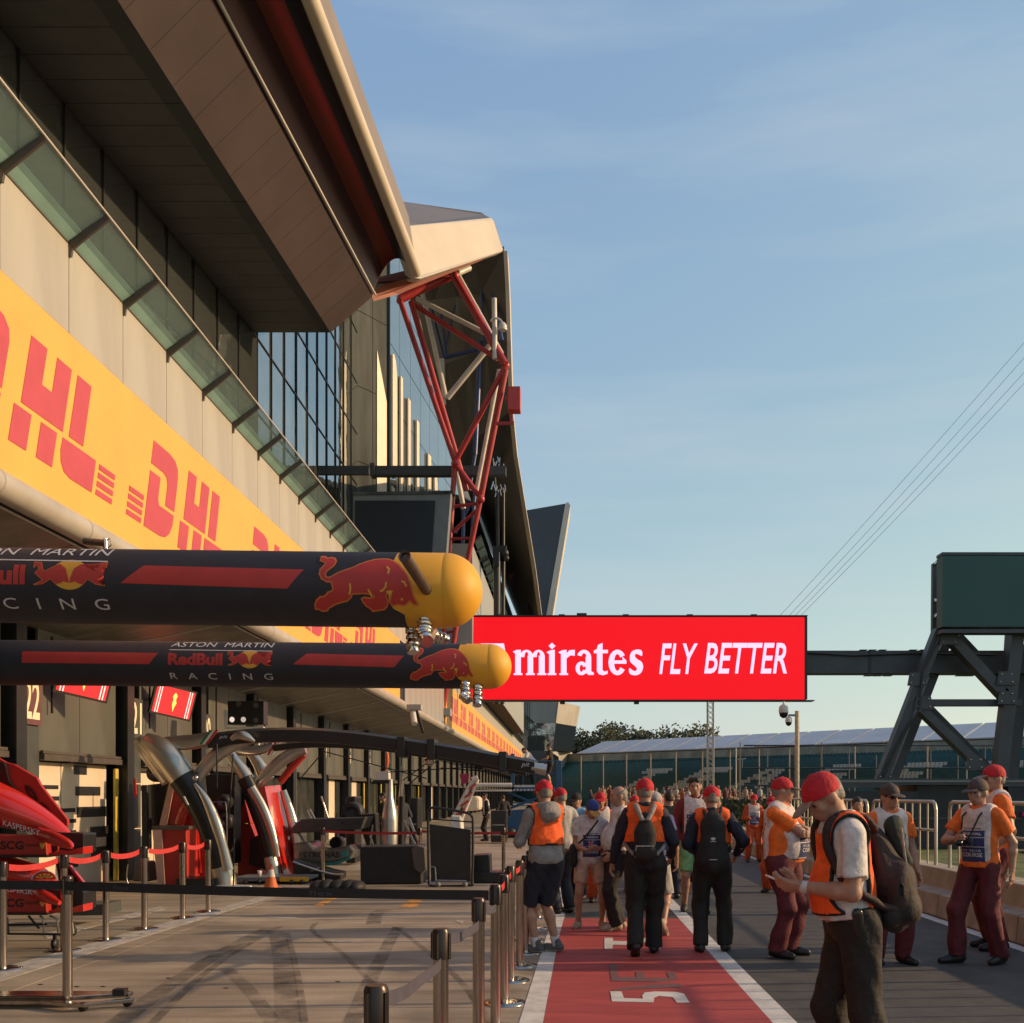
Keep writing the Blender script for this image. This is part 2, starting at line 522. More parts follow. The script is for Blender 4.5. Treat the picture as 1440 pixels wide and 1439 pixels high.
# dragged rubber on the concrete
m = bpy.data.materials.new('tyre_rubber'); m.use_nodes = True
t = m.node_tree; b = t.nodes['Principled BSDF']; b.inputs['Base Color'].default_value = (0.03, 0.028, 0.027, 1); b.inputs['Roughness'].default_value = 0.7
tcn = t.nodes.new('ShaderNodeTexCoord')
r_ = ramp(noise(3.0, (1, 1, 1), 6, 0.7), 0.36, (0, 0, 0), 0.72, (0.55, 0.55, 0.55))
t.links.new(r_.outputs[0], b.inputs['Alpha'])
M['rubber_mark'] = m
def track(pts, w):
    P = [G(*p) for p in pts]
    P = [Vector(q) for q in spline([tuple(p) for p in P], 5, False)]
    A, B = [], []
    for i, p in enumerate(P):
        d = (P[min(i + 1, len(P) - 1)] - P[max(i - 1, 0)]).normalized()
        n_ = Vector((-d.y, d.x, 0)) * w / 2
        A.append(p + n_ + Vector((0, 0, 0.003))); B.append(p - n_ + Vector((0, 0, 0.003)))
    return A, B
mb = MB()
for pts, w in (([(165, 1439), (240, 1385), (320, 1335), (380, 1305)], 0.28), ([(215, 1439), (275, 1380), (330, 1340), (395, 1303)], 0.12),
               ([(405, 1439), (402, 1395), (396, 1340), (388, 1310)], 0.30), ([(428, 1439), (418, 1370), (404, 1312)], 0.10),
               ([(495, 1439), (520, 1380), (545, 1330), (560, 1304)], 0.22), ([(690, 1439), (640, 1372), (575, 1318), (555, 1304)], 0.10),
               ([(540, 1400), (480, 1340), (440, 1310), (445, 1298)], 0.10), ([(385, 1439), (352, 1395), (318, 1362)], 0.2), ([(525, 1300), (530, 1285), (545, 1278)], 0.3)):
    A, B = track(pts, w * .62); mb.strip(A, B)
o = structure(mb, 'tyre_marks', M['rubber_mark'])
mb = MB()
for p in ((237, 1376), (57, 1385), (108, 1388), (145, 1388), (318, 1390), (475, 1381)):
    c = G(*p); mb.ball(c, (0.028, 0.014, 0.008), 7, 4)
tag(mb.build('rubber_crumbs', M['steel_black']), 'scattered black rubber crumbs lying on the sunlit concrete apron', 'rubber crumb')['kind'] = 'stuff'
# strip of grass beyond the pit wall
mb = MB(); mb.bb((5.62, -6, -0.3), (11.5, 120, 0.14)); structure(mb, 'grass_strip', M['grass'])

# ---------------------------------------------------------------- pit building
def pw(o, parent):
    o.parent = parent
    o.matrix_parent_inverse = parent.matrix_basis.inverted()
    return o
def part(mb_, name, mats, parent, bevel=0.0, label=None):
    o = mb_.build(name, mats, None, bevel)
    pw(o, parent)
    if label: o['label'] = label
    return o
def pw2(o, pt):
    o.parent = pt
    o.matrix_parent_inverse = PBI
    return o
def inst(name, me, parent, loc=(0, 0, 0)):
    """another piece that shares a mesh, at a world position"""
    o = bpy.data.objects.new(name, me); COL.objects.link(o); o.location = loc
    return pw(o, parent)
PB = thing('pit_building', 'long pit building with beige wall, orange logo banner and glass canopy over garages', 'building', (-6, 20, 0))
XF = -6.0
PBI = Matrix.Identity(4)
# fascia backing and individual cladding panels
mb = MB(); mb.bb((-6.4, -8, 4.75), (-6.06, 165, 8.2)); part(mb, 'backing_wall', M['dark_gap'], PB)
pm = MB().box((0, 0, 0), (0.05, 1.484, 1.07)).mesh('wall_panel', M['cladding'], 0.006)
lm = MB().box((0, 0, 0), (0.05, 1.484, 2.13)).mesh('lower_panel', M['cladding_dim'], 0.006)
gm = MB().prism([(-0.45 * 0.78 + 0.0, -0.735, -0.25), (0, -0.735, 0), (0, 0.735, 0), (-0.45 * 0.78, 0.735, -0.25)], (-0.006, 0, 0.012)).mesh('glass_pane', M['glass_clear'])
tm = MB().prism([(0, -0.735, 0), (0.165, -0.735, 0.119), (0.165, 0.735, 0.119), (0, 0.735, 0)], (-0.008, 0, 0.014)).mesh('frosted_strip', M['glass_teal'])
bm_ = MB().bar((-0.05, 0, -0.09), (0.46, 0, 0.325), 0.035, 0.10).bar((0.0, 0, -0.16), (0.03, 0, 0.02), 0.04, 0.06).mesh('glass_bracket', M['bracket'])
k = 0
yj = 10.83 - 1.5 * 12
while yj < 163:
    inst('wall_panel', pm, PB, (XF - 0.025, yj + 0.75, 7.175 + 0.535))
    if 37.0 < yj < 49.5 or yj > 136:
        inst('lower_panel', lm, PB, (XF - 0.025, yj + 0.75, 6.105))
    if yj < 130:
        inst('glass_pane', gm, PB, (XF + 0.46, yj + 0.75, 8.60))
        inst('frosted_strip', tm, PB, (XF + 0.0, yj + 0.75, 8.272))
        inst('glass_bracket', bm_, PB, (XF, yj, 8.26))
    yj += 1.5
mb = MB(); mb.bb((-6.05, -8, 8.25), (-5.99, 163, 8.27)); part(mb, 'coping', M['bracket'], PB)
mb = MB(); mb.tube([(-5.53, -8, 8.602), (-5.53, 132, 8.602)], 0.012, 6); part(mb, 'glass_edge', M['trim_light'], PB)
mb = MB(); mb.bb((-18.4, -8, 7.9), (-6.41, 62, 8.15)); mb.bb((-13.4, 62.01, 7.9), (-6.41, 165, 8.15)); part(mb, 'terrace_slab', M['garage_dark'], PB)
# the banner and its slanted two-tier lettering
def dhl(mb_, y0, x):
    sh = 0.27
    q = [[(-.37, 1.33), (.22, 1.33), (.45, 1.29), (.58, 1.19), (.62, 1.05), (.62, .5), (.27, .5), (.27, .84), (.21, .93), (.08, .97), (-.37, .97)],
         [(-.37, .86), (0, .86), (0, .52), (.06, .44), (.62, .44), (.61, .28), (.53, .12), (.40, .03), (.22, 0), (-.37, 0)],
         [(1.0, 1.33), (1.35, 1.33), (1.35, .87), (1.58, .87), (1.58, 1.33), (1.93, 1.33), (1.93, .5), (1.0, .5)],
         [(.88, .44), (1.24, .44), (1.24, 0), (.88, 0)], [(1.45, .44), (1.81, .44), (1.81, 0), (1.45, 0)],
         [(2.08, 1.33), (2.44, 1.33), (2.44, .5), (2.08, .5)],
         [(1.95, .44), (2.8, .44), (2.8, 0), (2.24, 0), (2.08, .04), (1.98, .14), (1.94, .28)]]
    for i in range(4):
        v = 0.008 + i * 0.115
        q.append([(-.95, v), (-.47, v), (-.47, v + .075), (-.95, v + .075)])
        q.append([(2.9, v), (3.36, v), (3.36, v + .075), (2.9, v + .075)])
    for p in q:
        m1 = MB(); m1.prism([(x, y0 + a + sh * b_, 5.42 + b_) for a, b_ in p], (-0.004, 0, 0)); o_ = m1.build('banner_letter' if len(p) > 4 or p[0][1] > .2 or p[2][1] > .2 and False else 'banner_bar', M['banner_red']); pw2(o_, mb_)
for y0, y1 in ((-6.5, 36.6), (50.2, 136)):
    mb = MB(); mb.bb((-6.06, y0, 5.05), (-5.985, y1, 7.16)); bo = part(mb, 'banner', M['banner'], PB)
    yy = 14.82 - 4.75 * 4
    while yy < 133:
        if yy - 1 > y0 and yy + 3.5 < y1: dhl(bo, yy, -5.979)
        yy += 4.75
# gutter pipe, canopy soffit
mb = MB(); mb.tube([(-6.0, -8, 4.89), (-6.0, 165, 4.89)], 0.16, 14)
for i in range(60): mb.tube([(-6.0, -3 + 1.95 * i, 4.89), (-6.0, -2.985 + 1.95 * i, 4.89)], 0.164, 14, caps=False)
part(mb, 'fascia_pipe', M['pipe'], PB)
cpm = MB().prism([(-0.12, -0.965, 0), (-2.5, -0.965, -0.48), (-2.5, 0.965, -0.48), (-0.12, 0.965, 0)], (0, 0, 0.05)).mesh('canopy_panel', M['canopy'])
jm = MB().prism([(-0.12, -0.012, 0), (-2.5, -0.012, -0.48), (-2.5, 0.012, -0.48), (-0.12, 0.012, 0)], (0, 0, 0.02)).mesh('canopy_joint', M['trim_light'])
for i in range(86):
    yc = -1.8 + 1.95 * i
    inst('canopy_panel', cpm, PB, (-6.0, yc, 4.76))
    if i % 2 == 0 and yc < 80: inst('canopy_joint', jm, PB, (-6.0, yc + 0.975, 4.745))
mb = MB(); mb.bb((-9.2, -8, 4.80), (-6.41, 165, 4.86)); part(mb, 'canopy_deck', M['dark_gap'], PB)
mb = MB(); mb.tube([(-6.12, -8, 4.73), (-6.12, 165, 4.73)], 0.014, 6); part(mb, 'drip_edge', M['trim_light'], PB)
# garage bays
col_m = MB().box((0, 0, 2.15), (0.22, 0.22, 4.3)).box((0.13, 0, 2.15), (0.03, 0.30, 4.3)).mesh('steel_column', M['steel_black'])
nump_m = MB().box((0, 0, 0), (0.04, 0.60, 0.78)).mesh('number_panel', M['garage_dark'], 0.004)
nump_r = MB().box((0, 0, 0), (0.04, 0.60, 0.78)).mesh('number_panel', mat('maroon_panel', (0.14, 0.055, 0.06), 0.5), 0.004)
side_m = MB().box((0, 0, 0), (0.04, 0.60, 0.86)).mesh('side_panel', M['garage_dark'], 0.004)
head_m = MB().box((0, 0, 0), (0.05, 1.40, 2.0)).mesh('header_panel', M['garage_wall'], 0.006)
beam_m = MB().box((0, 0, 0), (0.14, 2.86, 0.10)).box((0.02, 0, 0.08), (0.06, 2.86, 0.05)).mesh('door_head', M['bracket'], 0.005)
glass_m = MB().box((0, 0, 0), (0.03, 0.9, 2.14)).mesh('door_pane', mat('garage_glass', (0.055, 0.06, 0.055), 0.08, var=0.3, scale=1.0, spec=0.8))
cream_m = MB().box((0, 0, 0), (0.03, 0.9, 2.14)).mesh('door_panel', M['cream'], 0.004)
yel = mat('yellow_post', (0.62, 0.48, 0.08), 0.5, var=0.1, scale=3)
strip_m = MB().box((0, 0, 0), (0.05, 0.13, 2.1)).mesh('edge_strip', yel, 0.01)
digit_mat = mat('number_cream', (0.78, 0.70, 0.52), 0.5, var=0)
GW = -8.5
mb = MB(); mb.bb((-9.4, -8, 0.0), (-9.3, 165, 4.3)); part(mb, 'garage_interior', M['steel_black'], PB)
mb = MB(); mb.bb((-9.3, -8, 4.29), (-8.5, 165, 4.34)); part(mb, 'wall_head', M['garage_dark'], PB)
for k in range(-1, 37):
    yk = 15.59 + 3.9 * k
    inst('steel_column', col_m, PB, (GW + 0.05, yk, 0))
    np_ = inst('number_panel', nump_r if k == 0 else nump_m, PB, (GW + 0.08, yk + 0.47, 3.11))
    for zz in (2.28, 1.40, 0.52): inst('side_panel', side_m, PB, (GW + 0.04, yk + 0.47, zz))
    if 0 <= k < 22:
        mb = MB()
        n_ = str(22 - k)
        w_ = 0.235 * len(n_)
        text_fit(mb, n_, 0.0 - w_ / 2, w_ / 2, -0.30, 0.32, lambda u, v: (0.024, u, v), bold=0.02)
        d = mb.build('number_digits', digit_mat, np_)
    inst('header_panel', head_m, PB, (GW, yk + 1.50, 3.29))
    inst('header_panel', head_m, PB, (GW, yk + 2.92, 3.29))
    inst('door_head', beam_m, PB, (GW + 0.07, yk + 2.22, 2.23))
    for j in range(3):
        yy = yk + 1.28 + 0.92 * j
        if k in (0, 1): continue
        if k in (5, 6, 9, 12) and j == 1: inst('door_panel', cream_m, PB, (GW - 0.10, yy, 1.08))
        else: inst('door_pane', glass_m, PB, (GW - 0.12, yy, 1.08))
    if k in (0, 2, 6, 7, 8, 10): inst('edge_strip', strip_m, PB, (GW + 0.02, yk + 3.64, 1.06))
    mb = MB(); mb.bar((GW + 0.10, yk + 1.1, 2.95), (GW + 0.10, yk + 1.1, 4.2), 0.03) if k < 12 else None
    if mb.v: part(mb, 'wall_channel', M['steel_black'], PB)
# first bays: cream boards with dark slots
def slots(k, rects):
    yk = 15.59 + 3.9 * k
    mb = MB(); mb.bb((GW - 0.14, yk + 0.86, 0.02), (GW - 0.10, yk + 3.5, 2.16)); bd = part(mb, 'partition_board', M['cream'], PB)
    for x0, y0, x1, y1 in rects:
        a, b_ = WX(x0, y0, GW - 0.097), WX(x1, y1, GW - 0.097)
        mb = MB(); mb.bb((GW - 0.10, a.y, min(a.z, b_.z)), (GW - 0.094, b_.y, max(a.z, b_.z))); part(mb, 'dark_slot', M['steel_black'], PB)
    mb = MB(); mb.bb((GW - 0.098, yk + 1.78, 0.02), (GW - 0.096, yk + 1.80, 2.16)); part(mb, 'board_joint', M['bracket'], PB)
slots(0, [(104, 1076, 122, 1090), (106, 1106, 141, 1119), (108, 1135, 150, 1148), (60, 1104, 82, 1110), (72, 1120, 83, 1126), (86, 1137, 106, 1142), (95, 1152, 107, 1157), (127, 1163, 155, 1176), (128, 1192, 157, 1205), (95, 1213, 110, 1219), (101, 1228, 110, 1233), (96, 1168, 107, 1173)])
slots(1, [(194, 1070, 212, 1074), (194, 1084, 210, 1088), (196, 1105, 214, 1112)])
# wall screens
for (x0, x1, y0, y1) in ((90, 146, 940, 983), (222, 264, 966, 1010)):
    t0 = thing('wall_screen', 'tilted wall screen showing red with a yellow horse badge ' + ('under the upper striped boom' if x0 < 100 else 'beside garage number 21'), 'screen', WX((x0 + x1) / 2, y1, GW + 0.5), group='red garage screens')
    p = t0.location
    w_ = abs(WX(x1, y0, GW + 0.5).y - WX(x0, y0, GW + 0.5).y)
    R_ = Matrix.Rotation(math.radians(14), 3, 'Y') @ Matrix.Rotation(math.radians(-38), 3, 'Z')
    h_ = 0.55; w_ = 0.84
    mb = MB(); mb.box((0, 0, 0.33), (0.07, w_ + 0.08, h_ + 0.08), 0, R_); mb.build('casing', M['steel_black'], t0)
    mb = MB(); mb.box(R_ @ Vector((0.038, 0, 0)) + Vector((0, 0, 0.33)), (0.006, w_, h_), 0, R_); mb.build('display', mat('screen_red', (0.3, 0.01, 0.01), 0.4, var=0, emit=(0.75, 0.02, 0.025), es=0.9), t0)
    for yy in (-0.36, -0.31, 0.31, 0.36):
        mb = MB(); mb.box(R_ @ Vector((0.043, yy, 0)) + Vector((0, 0, 0.33)), (0.004, 0.018, h_), 0, R_)
        mb.build('stripe', mat('screen_white', (0.5, 0.5, 0.5), 0.4, var=0, emit=(0.9, 0.6, 0.55), es=0.8), t0)
    mb = MB(); hs = [(0, .19), (.05, .13), (.03, .06), (.06, -.02), (.03, -.1), (.02, -.2), (-.01, -.12), (-.03, -.03), (-.02, .05), (-.05, .1), (-.02, .17)]
    mb.prism([R_ @ Vector((0.043, a, b_)) + Vector((0, 0, 0.33)) for a, b_ in hs], R_ @ Vector((0.003, 0, 0)))
    mb.build('badge', mat('screen_yellow', (0.5, 0.4, 0.1), 0.4, var=0, emit=(0.95, 0.55, 0.1), es=0.9), t0)
    mb = MB(); mb.bar((-0.5, 0.05, 0.4), (-0.03, 0, 0.35), 0.05); mb.build('wall_arm', M['steel_black'], t0)

# recessed curtain wall above the terrace
XW = -12.9
pane_m = MB().box((0, 0, 0), (0.03, 2.0, 3.05)).mesh('window_pane', M['glass_dark'])
mul_m = MB().box((0, 0, 0), (0.09, 0.055, 12.6)).mesh('mullion', M['mullion'])
def wx(y_): return XW + min(0, y_ - 42) * 0.0677
for i in range(27):
    yy = 23.97 - 2.052 * 8 + 2.052 * i
    rz_ = -math.atan(.0677) if yy < 41 else 0
    inst('mullion', mul_m, PB, (wx(yy) + 0.03, yy, 14.4)).rotation_euler.z = rz_
    for j in range(8 if yy > 41 else 4): inst('window_pane', pane_m, PB, (wx(yy + 1.026), yy + 1.026, 9.7 + 3.11 * j)).rotation_euler.z = rz_
    if yy > 41: inst('mullion', mul_m, PB, (XW + 0.03, yy, 27.0))
for j in range(9):
    mb = MB(); z_ = 8.14 + 3.11 * j
    if j < 5: mb.bar((wx(7.5) + .025, 7.5, z_), (wx(42) + .025, 42, z_), .07, .05)
    mb.bb((XW - 0.01, 42.01, z_ - .025), (XW + 0.06, 62.6, z_ + .025)); part(mb, 'transom', M['mullion'], PB)
mb = MB(); mb.prism([(-16.9, -8, 8.2), (-13.6, 42.2, 8.2), (-13.3, 42.2, 8.2), (-16.6, -8, 8.2)], (0, 0, 12.2)); mb.bb((-13.6, 42.3, 8.2), (-13.2, 62, 33.2)); part(mb, 'core_wall', M['steel_black'], PB)
# grey clad bay and slanting second glass front, with cream strokes standing for lit letters mirrored in it
P0, P1, P2 = Vector((-12.9, 62.8, 0)), Vector((-11.4, 65, 0)), Vector((-9.2, 88, 0))
def slab(a, b_, z0, z1, n, nz, name, m_, gap=0.05, push=0.0):
    d = (b_ - a); nn = Vector((d.y, -d.x, 0)).normalized()
    for i in range(n):
        for j in range(nz):
            q0 = a + d * (i / n) + d.normalized() * gap; q1 = a + d * ((i + 1) / n) - d.normalized() * gap
            h0 = z0 + (z1 - z0) * j / nz + gap; h1 = z0 + (z1 - z0) * (j + 1) / nz - gap
            mb_ = MB(); mb_.prism([q0 + nn * push + Vector((0, 0, h0)), q1 + nn * push + Vector((0, 0, h0)), q1 + nn * push + Vector((0, 0, h1)), q0 + nn * push + Vector((0, 0, h1))], nn * -0.1)
            part(mb_, name, m_, PB)
slab(P0, P1, 8.2, 36, 2, 6, 'clad_panel', M['panel_grey'], 0.02)
slab(P1, P2, 8.2, 38, 8, 8, 'window_pane', M['glass_dark'], 0.03)
for a, b_, zt in ((P0, P1, 36), (P1, P2, 38)):
    d = b_ - a; nn = Vector((d.y, -d.x, 0)).normalized() * -0.15
    mb = MB(); mb.prism([a + nn + Vector((0, 0, 8.2)), b_ + nn + Vector((0, 0, 8.2)), b_ + nn + Vector((0, 0, zt)), a + nn + Vector((0, 0, zt))], nn * 2); part(mb, 'core_wall', M['mullion'], PB)
mb = MB(); mb.bb((-11.46, 64.92, 8.2), (-11.26, 65.12, 37)); part(mb, 'corner_post', M['mullion'], PB)
P3 = Vector((-7.6, 160, 0))
mb = MB(); mb.prism([P2 + Vector((0, 0, 8.2)), P3 + Vector((0, 0, 8.2)), P3 + Vector((0, 0, 27)), P2 + Vector((0, 0, 30))], (-0.4, 0, 0)); part(mb, 'core_wall', M['soffit_grey'], PB)
# projecting block beyond the truss with its own glass canopy
mb = MB(); mb.bb((-9.2, 51.2, 8.3), (-4.8, 112, 14.2)); part(mb, 'block_core', M['dark_gap'], PB)
bpm = MB().box((0, 0, 0), (0.05, 1.98, 2.9)).mesh('block_panel', M['cladding_dim'], 0.006)
bfm = MB().box((0, 0, 0), (1.45, 0.05, 2.9)).mesh('block_panel', M['cladding_dim'], 0.006)
for i in range(30):
    for zz in (9.78, 12.72): inst('block_panel', bpm, PB, (-4.775, 52.2 + 2 * i, zz))
    g_ = inst('glass_pane', gm, PB, (-4.775 + 0.46, 52.2 + 2 * i, 14.6)); g_.scale = (1, 1.34, 1)
    inst('glass_bracket', bm_, PB, (-4.775, 51.2 + 2 * i, 14.25))
for i in range(3):
    for zz in (9.78, 12.72): inst('block_panel', bfm, PB, (-8.45 + 1.48 * i, 51.17, zz))
lit = mat('painted_light_cream', (0.75, 0.64, 0.5), 0.5, var=0.05, scale=1)  # brightness of reflection and sunlight put into a cream colour
d = (P2 - P1); nn = Vector((d.y, -d.x, 0)).normalized(); dn = d.normalized()
for u0, w_, z0, z1, rad in ((0.6, 1.1, 22.2, 30, 1), (2.6, .55, 18, 29.3, 0), (4.6, .6, 17.5, 28.6, 0), (7.0, .7, 17, 28, 0), (10.5, .9, 17, 26.8, 0), (12.6, 1.0, 17, 26.5, 1), (16, 1.1, 17, 24.5, 1), (0.5, .6, 17.6, 21.4, 0), (19.5, 1.3, 16.5, 22, 1)):
    q = P1 + dn * u0 + nn * 0.16
    pts = [(0, z0), (w_, z0), (w_, z1 - (1.2 if rad else 0)), (w_ * .7, z1 - .3 * rad), (w_ * .3, z1)] + ([(0, z1 - .2)] if rad else [(0, z1)])
    mb = MB(); mb.prism([q + dn * a + Vector((0, 0, b_)) for a, b_ in pts], nn * -0.12); part(mb, 'painted_light_stroke', lit, PB)  # solid stroke in place of a bright reflection in the glass
mb = MB(); q = P0 + (P1 - P0) * 0.62; d2 = (P1 - P0); n2 = Vector((d2.y, -d2.x, 0)).normalized() * 0.06  # cream slab painting a sunlit patch on the clad bay
mb.prism([q + n2 + Vector((0, 0, 17)), P1 + n2 * 1 - d2 * 0.06 + Vector((0, 0, 17)), P1 + n2 - d2 * 0.06 + Vector((0, 0, 26.5)), q + n2 + Vector((0, 0, 29.5))], n2 * -0.5); part(mb, 'painted_light_stroke', lit, PB)

# the folded roof: rails through measured corners
def rail(pa, pb):
    a, b_ = Vector(pa), Vector(pb)
    return lambda y_: a + (b_ - a) * ((y_ - a.y) / (b_.y - a.y))
E = 42.0
rA = rail(U(0, 40, 25.3), U(355, 468, E)); rB = rail(U(165, 0, 24.4), U(465, 468, E))
rS = rail(U(131, 0, 24.4), U(452, 468, E))
rC = rail(U(297, 0, 26.3), U(523, 418, E)); rD = rail(U(432, 0, 27.3), U(585, 390, E))
def seg_panels(name, r0, r1, y0, y1, n, m_, gap=0.012, thick=0.06):
    for i in range(n):
        a, b_ = y0 + (y1 - y0) * i / n + gap, y0 + (y1 - y0) * (i + 1) / n - gap
        p = [r0(a), r1(a), r1(b_), r0(b_)]
        nn_ = (p[1] - p[0]).cross(p[3] - p[0]).normalized()
        if nn_.z < 0: nn_ = -nn_
        mb_ = MB(); mb_.prism(p, nn_ * thick); part(mb_, name, m_, PB)
Y0 = 14.1
rAi = lambda y_: rA(y_) * 0.5 + rS(y_) * 0.5
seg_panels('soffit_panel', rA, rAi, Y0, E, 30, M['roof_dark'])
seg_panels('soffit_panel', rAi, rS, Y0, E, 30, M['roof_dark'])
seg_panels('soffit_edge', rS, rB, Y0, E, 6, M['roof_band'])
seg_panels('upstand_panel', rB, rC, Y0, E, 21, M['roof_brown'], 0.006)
for r0, r1, nm in ((rA, rB, 'soffit_deck'), (rB, rC, 'upstand_deck')):
    mb = MB(); up = Vector((0, 0, 0.12)); ys = [-12, Y0, E - 0.01]
    mb.strip([r0(y_) + up for y_ in ys], [r1(y_) + up for y_ in ys]); part(mb, nm, M['roof_band'], PB)
ys = [-12, 5, Y0, 28, E]
N = 18
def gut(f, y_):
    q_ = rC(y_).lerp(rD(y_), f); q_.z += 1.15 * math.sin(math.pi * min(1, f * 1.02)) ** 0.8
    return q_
for nm, f0, f1, m_ in (('gutter_inner', 0, 5, 'gutter_glow_inner'), ('gutter_glow_strip', 5, 10, 'gutter_glow_mid'), ('gutter_outer', 10, N, 'gutter_glow_outer')):  # reflected glow painted as three colour strips, brightest in the middle
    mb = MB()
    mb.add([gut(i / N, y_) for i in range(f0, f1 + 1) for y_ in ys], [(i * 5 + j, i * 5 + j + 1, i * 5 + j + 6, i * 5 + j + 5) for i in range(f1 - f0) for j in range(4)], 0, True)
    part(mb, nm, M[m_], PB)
mb = MB(); mb.tube([rC(y_) + Vector((0.14, 0, 0.10)) for y_ in ys], 0.05, 6); part(mb, 'conduit', M['trim_light'], PB)
mb = MB(); mb.tube([rD(y_) + Vector((0.0, 0, 0.22)) for y_ in ys], 0.24, 12); part(mb, 'roof_lip', M['lip'], PB)
mb = MB(); mb.strip([rD(y_) + Vector((0.02, 0, 0.44)) for y_ in ys], [rD(y_) + Vector((-0.3, 0, 2.5)) for y_ in ys]); mb.strip([rD(y_) + Vector((-0.3, 0, 2.5)) for y_ in ys], [Vector((-40, y_, 27)) for y_ in ys]); part(mb, 'roof_deck', M['roof_top'], PB)
# end of the fold: sunlit fascia turning away, red underside, roof slope behind
def fold(pts, m_, name, th=(0, 0.25, 0.05), bevel=0.0):
    mb_ = MB(); mb_.prism([U(*p) for p in pts], th); return part(mb_, name, m_, PB, bevel)
fold([(556, 316, 42.1), (583, 391, 42.1), (592, 392, 42.3), (707, 354, 48), (708, 350, 48), (695, 309, 48), (690, 306, 48), (566, 318, 42.3)], M['lip'], 'end_fascia', (-0.35, 0.35, 0), 0.05)
fold([(519, 398, 42.2), (583, 392, 42.3), (672, 360, 46.6), (678, 366, 46.4), (560, 414, 43.6), (525, 424, 42.2)], M['soffit_red'], 'end_soffit', (0, 0.1, 0.2))
fold([(546, 281, 62), (677, 299, 63), (681, 302, 63), (690, 307, 48.3), (562, 318, 42.5), (500, 330, 42.5)], M['roof_top'], 'roof_slope', (0, 0.1, -0.3))
fold([(519, 396, 42.3), (541, 391, 43), (580, 391, 42.2), (541, 399, 42.5), (522, 412, 42.2)], M['cladding_dim'], 'fold_infill', (0, 0.05, 0.05))
# second fold beyond: great dark soffit and its pale outer edge
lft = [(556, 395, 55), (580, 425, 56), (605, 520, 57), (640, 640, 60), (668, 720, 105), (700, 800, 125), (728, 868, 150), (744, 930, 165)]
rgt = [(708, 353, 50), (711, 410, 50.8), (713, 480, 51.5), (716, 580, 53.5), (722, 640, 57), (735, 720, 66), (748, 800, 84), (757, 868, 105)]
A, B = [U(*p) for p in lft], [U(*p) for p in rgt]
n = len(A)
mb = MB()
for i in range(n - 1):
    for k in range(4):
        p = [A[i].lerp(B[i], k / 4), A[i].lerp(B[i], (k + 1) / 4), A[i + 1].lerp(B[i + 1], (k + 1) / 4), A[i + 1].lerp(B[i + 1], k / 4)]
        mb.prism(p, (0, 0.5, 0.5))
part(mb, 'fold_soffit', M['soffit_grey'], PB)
mb = MB()
for i in range(n - 1):
    w0, w1 = 0.006 * B[i].y * 0.62, 0.006 * B[i + 1].y * 0.62
    mb.prism([B[i], B[i] + Vector((w0, 0, 0)), B[i + 1] + Vector((w1, 0, 0)), B[i + 1]], (0, 1.2, 0.2))
part(mb, 'fold_edge', M['lip'], PB)
# further fin standing against the sky, and the small pale returns in front of it
mb = MB(); mb.prism([U(733, 719, 135), U(797, 708, 135), U(766, 885, 135), U(742, 960, 135)], (0, 4, 0)); part(mb, 'far_fin', M['fin_blue'], PB)
mb = MB(); mb.prism([U(795, 708.5, 134.8), U(799, 706, 134.8), U(802, 711, 134.8), U(773, 890, 134.8), U(764, 890, 134.8)], (0, 5, 0)); part(mb, 'fin_edge', M['lip'], PB)
mb = MB(); mb.prism([U(737, 765, 108), U(741, 760, 108), U(750, 781, 108), U(738, 807, 108)], (0, 1.5, 0)); part(mb, 'fin_return', M['lip'], PB)
mb = MB(); mb.prism([U(738, 807, 108.2), U(750, 781, 108.2), U(759, 880, 108.2), U(745, 880, 108.2)], (0, 1.5, 0)); part(mb, 'fin_return', M['soffit_grey'], PB)
mb = MB(); mb.prism([U(714, 808, 100), U(723, 807, 100), U(717, 819, 100)], (0, 0.4, 0)); part(mb, 'fin_return', M['soffit_red'], PB)
# big dark screen on the terrace, support beam
t0 = thing('video_screen', 'large switched off video screen in a grey frame on the terrace beside red truss', 'screen', (-7.3, 46.5, 8.15))
def fr(name, pts, m_, y_, th=0.3): mb_ = MB(); mb_.prism([U(a, b_, y_) for a, b_ in pts], (0, th, 0)); return part(mb_, name, m_, t0)
fr('cabinet', [(497, 692), (638, 690), (634, 690), (622, 850), (497, 850)], M['frame_grey'], 46.1, 0.7)
fr('display', [(499, 704), (612, 704), (604, 830), (499, 830)], M['screen_dark'], 46.04, 0.05)
fr('frame_top', [(497, 692), (638, 690), (637, 694), (497, 696)], M['panel_grey'], 46.03, 0.06)
mb = MB(); mb.bb((-7.5, 46.3, 8.15), (-7.2, 46.7, 10)); part(mb, 'stand_post', M['gantry'], t0)
t0 = thing('support_beam', 'black steel beam running from the glass front out to red truss', 'beam', (-9, 51.3, 17.5))
mb = MB(); mb.bb(U(522, 655, 51.3), U(712, 672, 51.8)); part(mb, 'beam_box', M['gantry'], t0)
mb = MB(); mb.bb(U(520, 651, 51.2), U(530, 674, 51.9)); part(mb, 'end_plate', M['gantry'], t0)
mb = MB(); mb.bb(U(436, 655, 53.6), U(520, 669, 53.9)); part(mb, 'beam_tail', M['gantry'], t0)
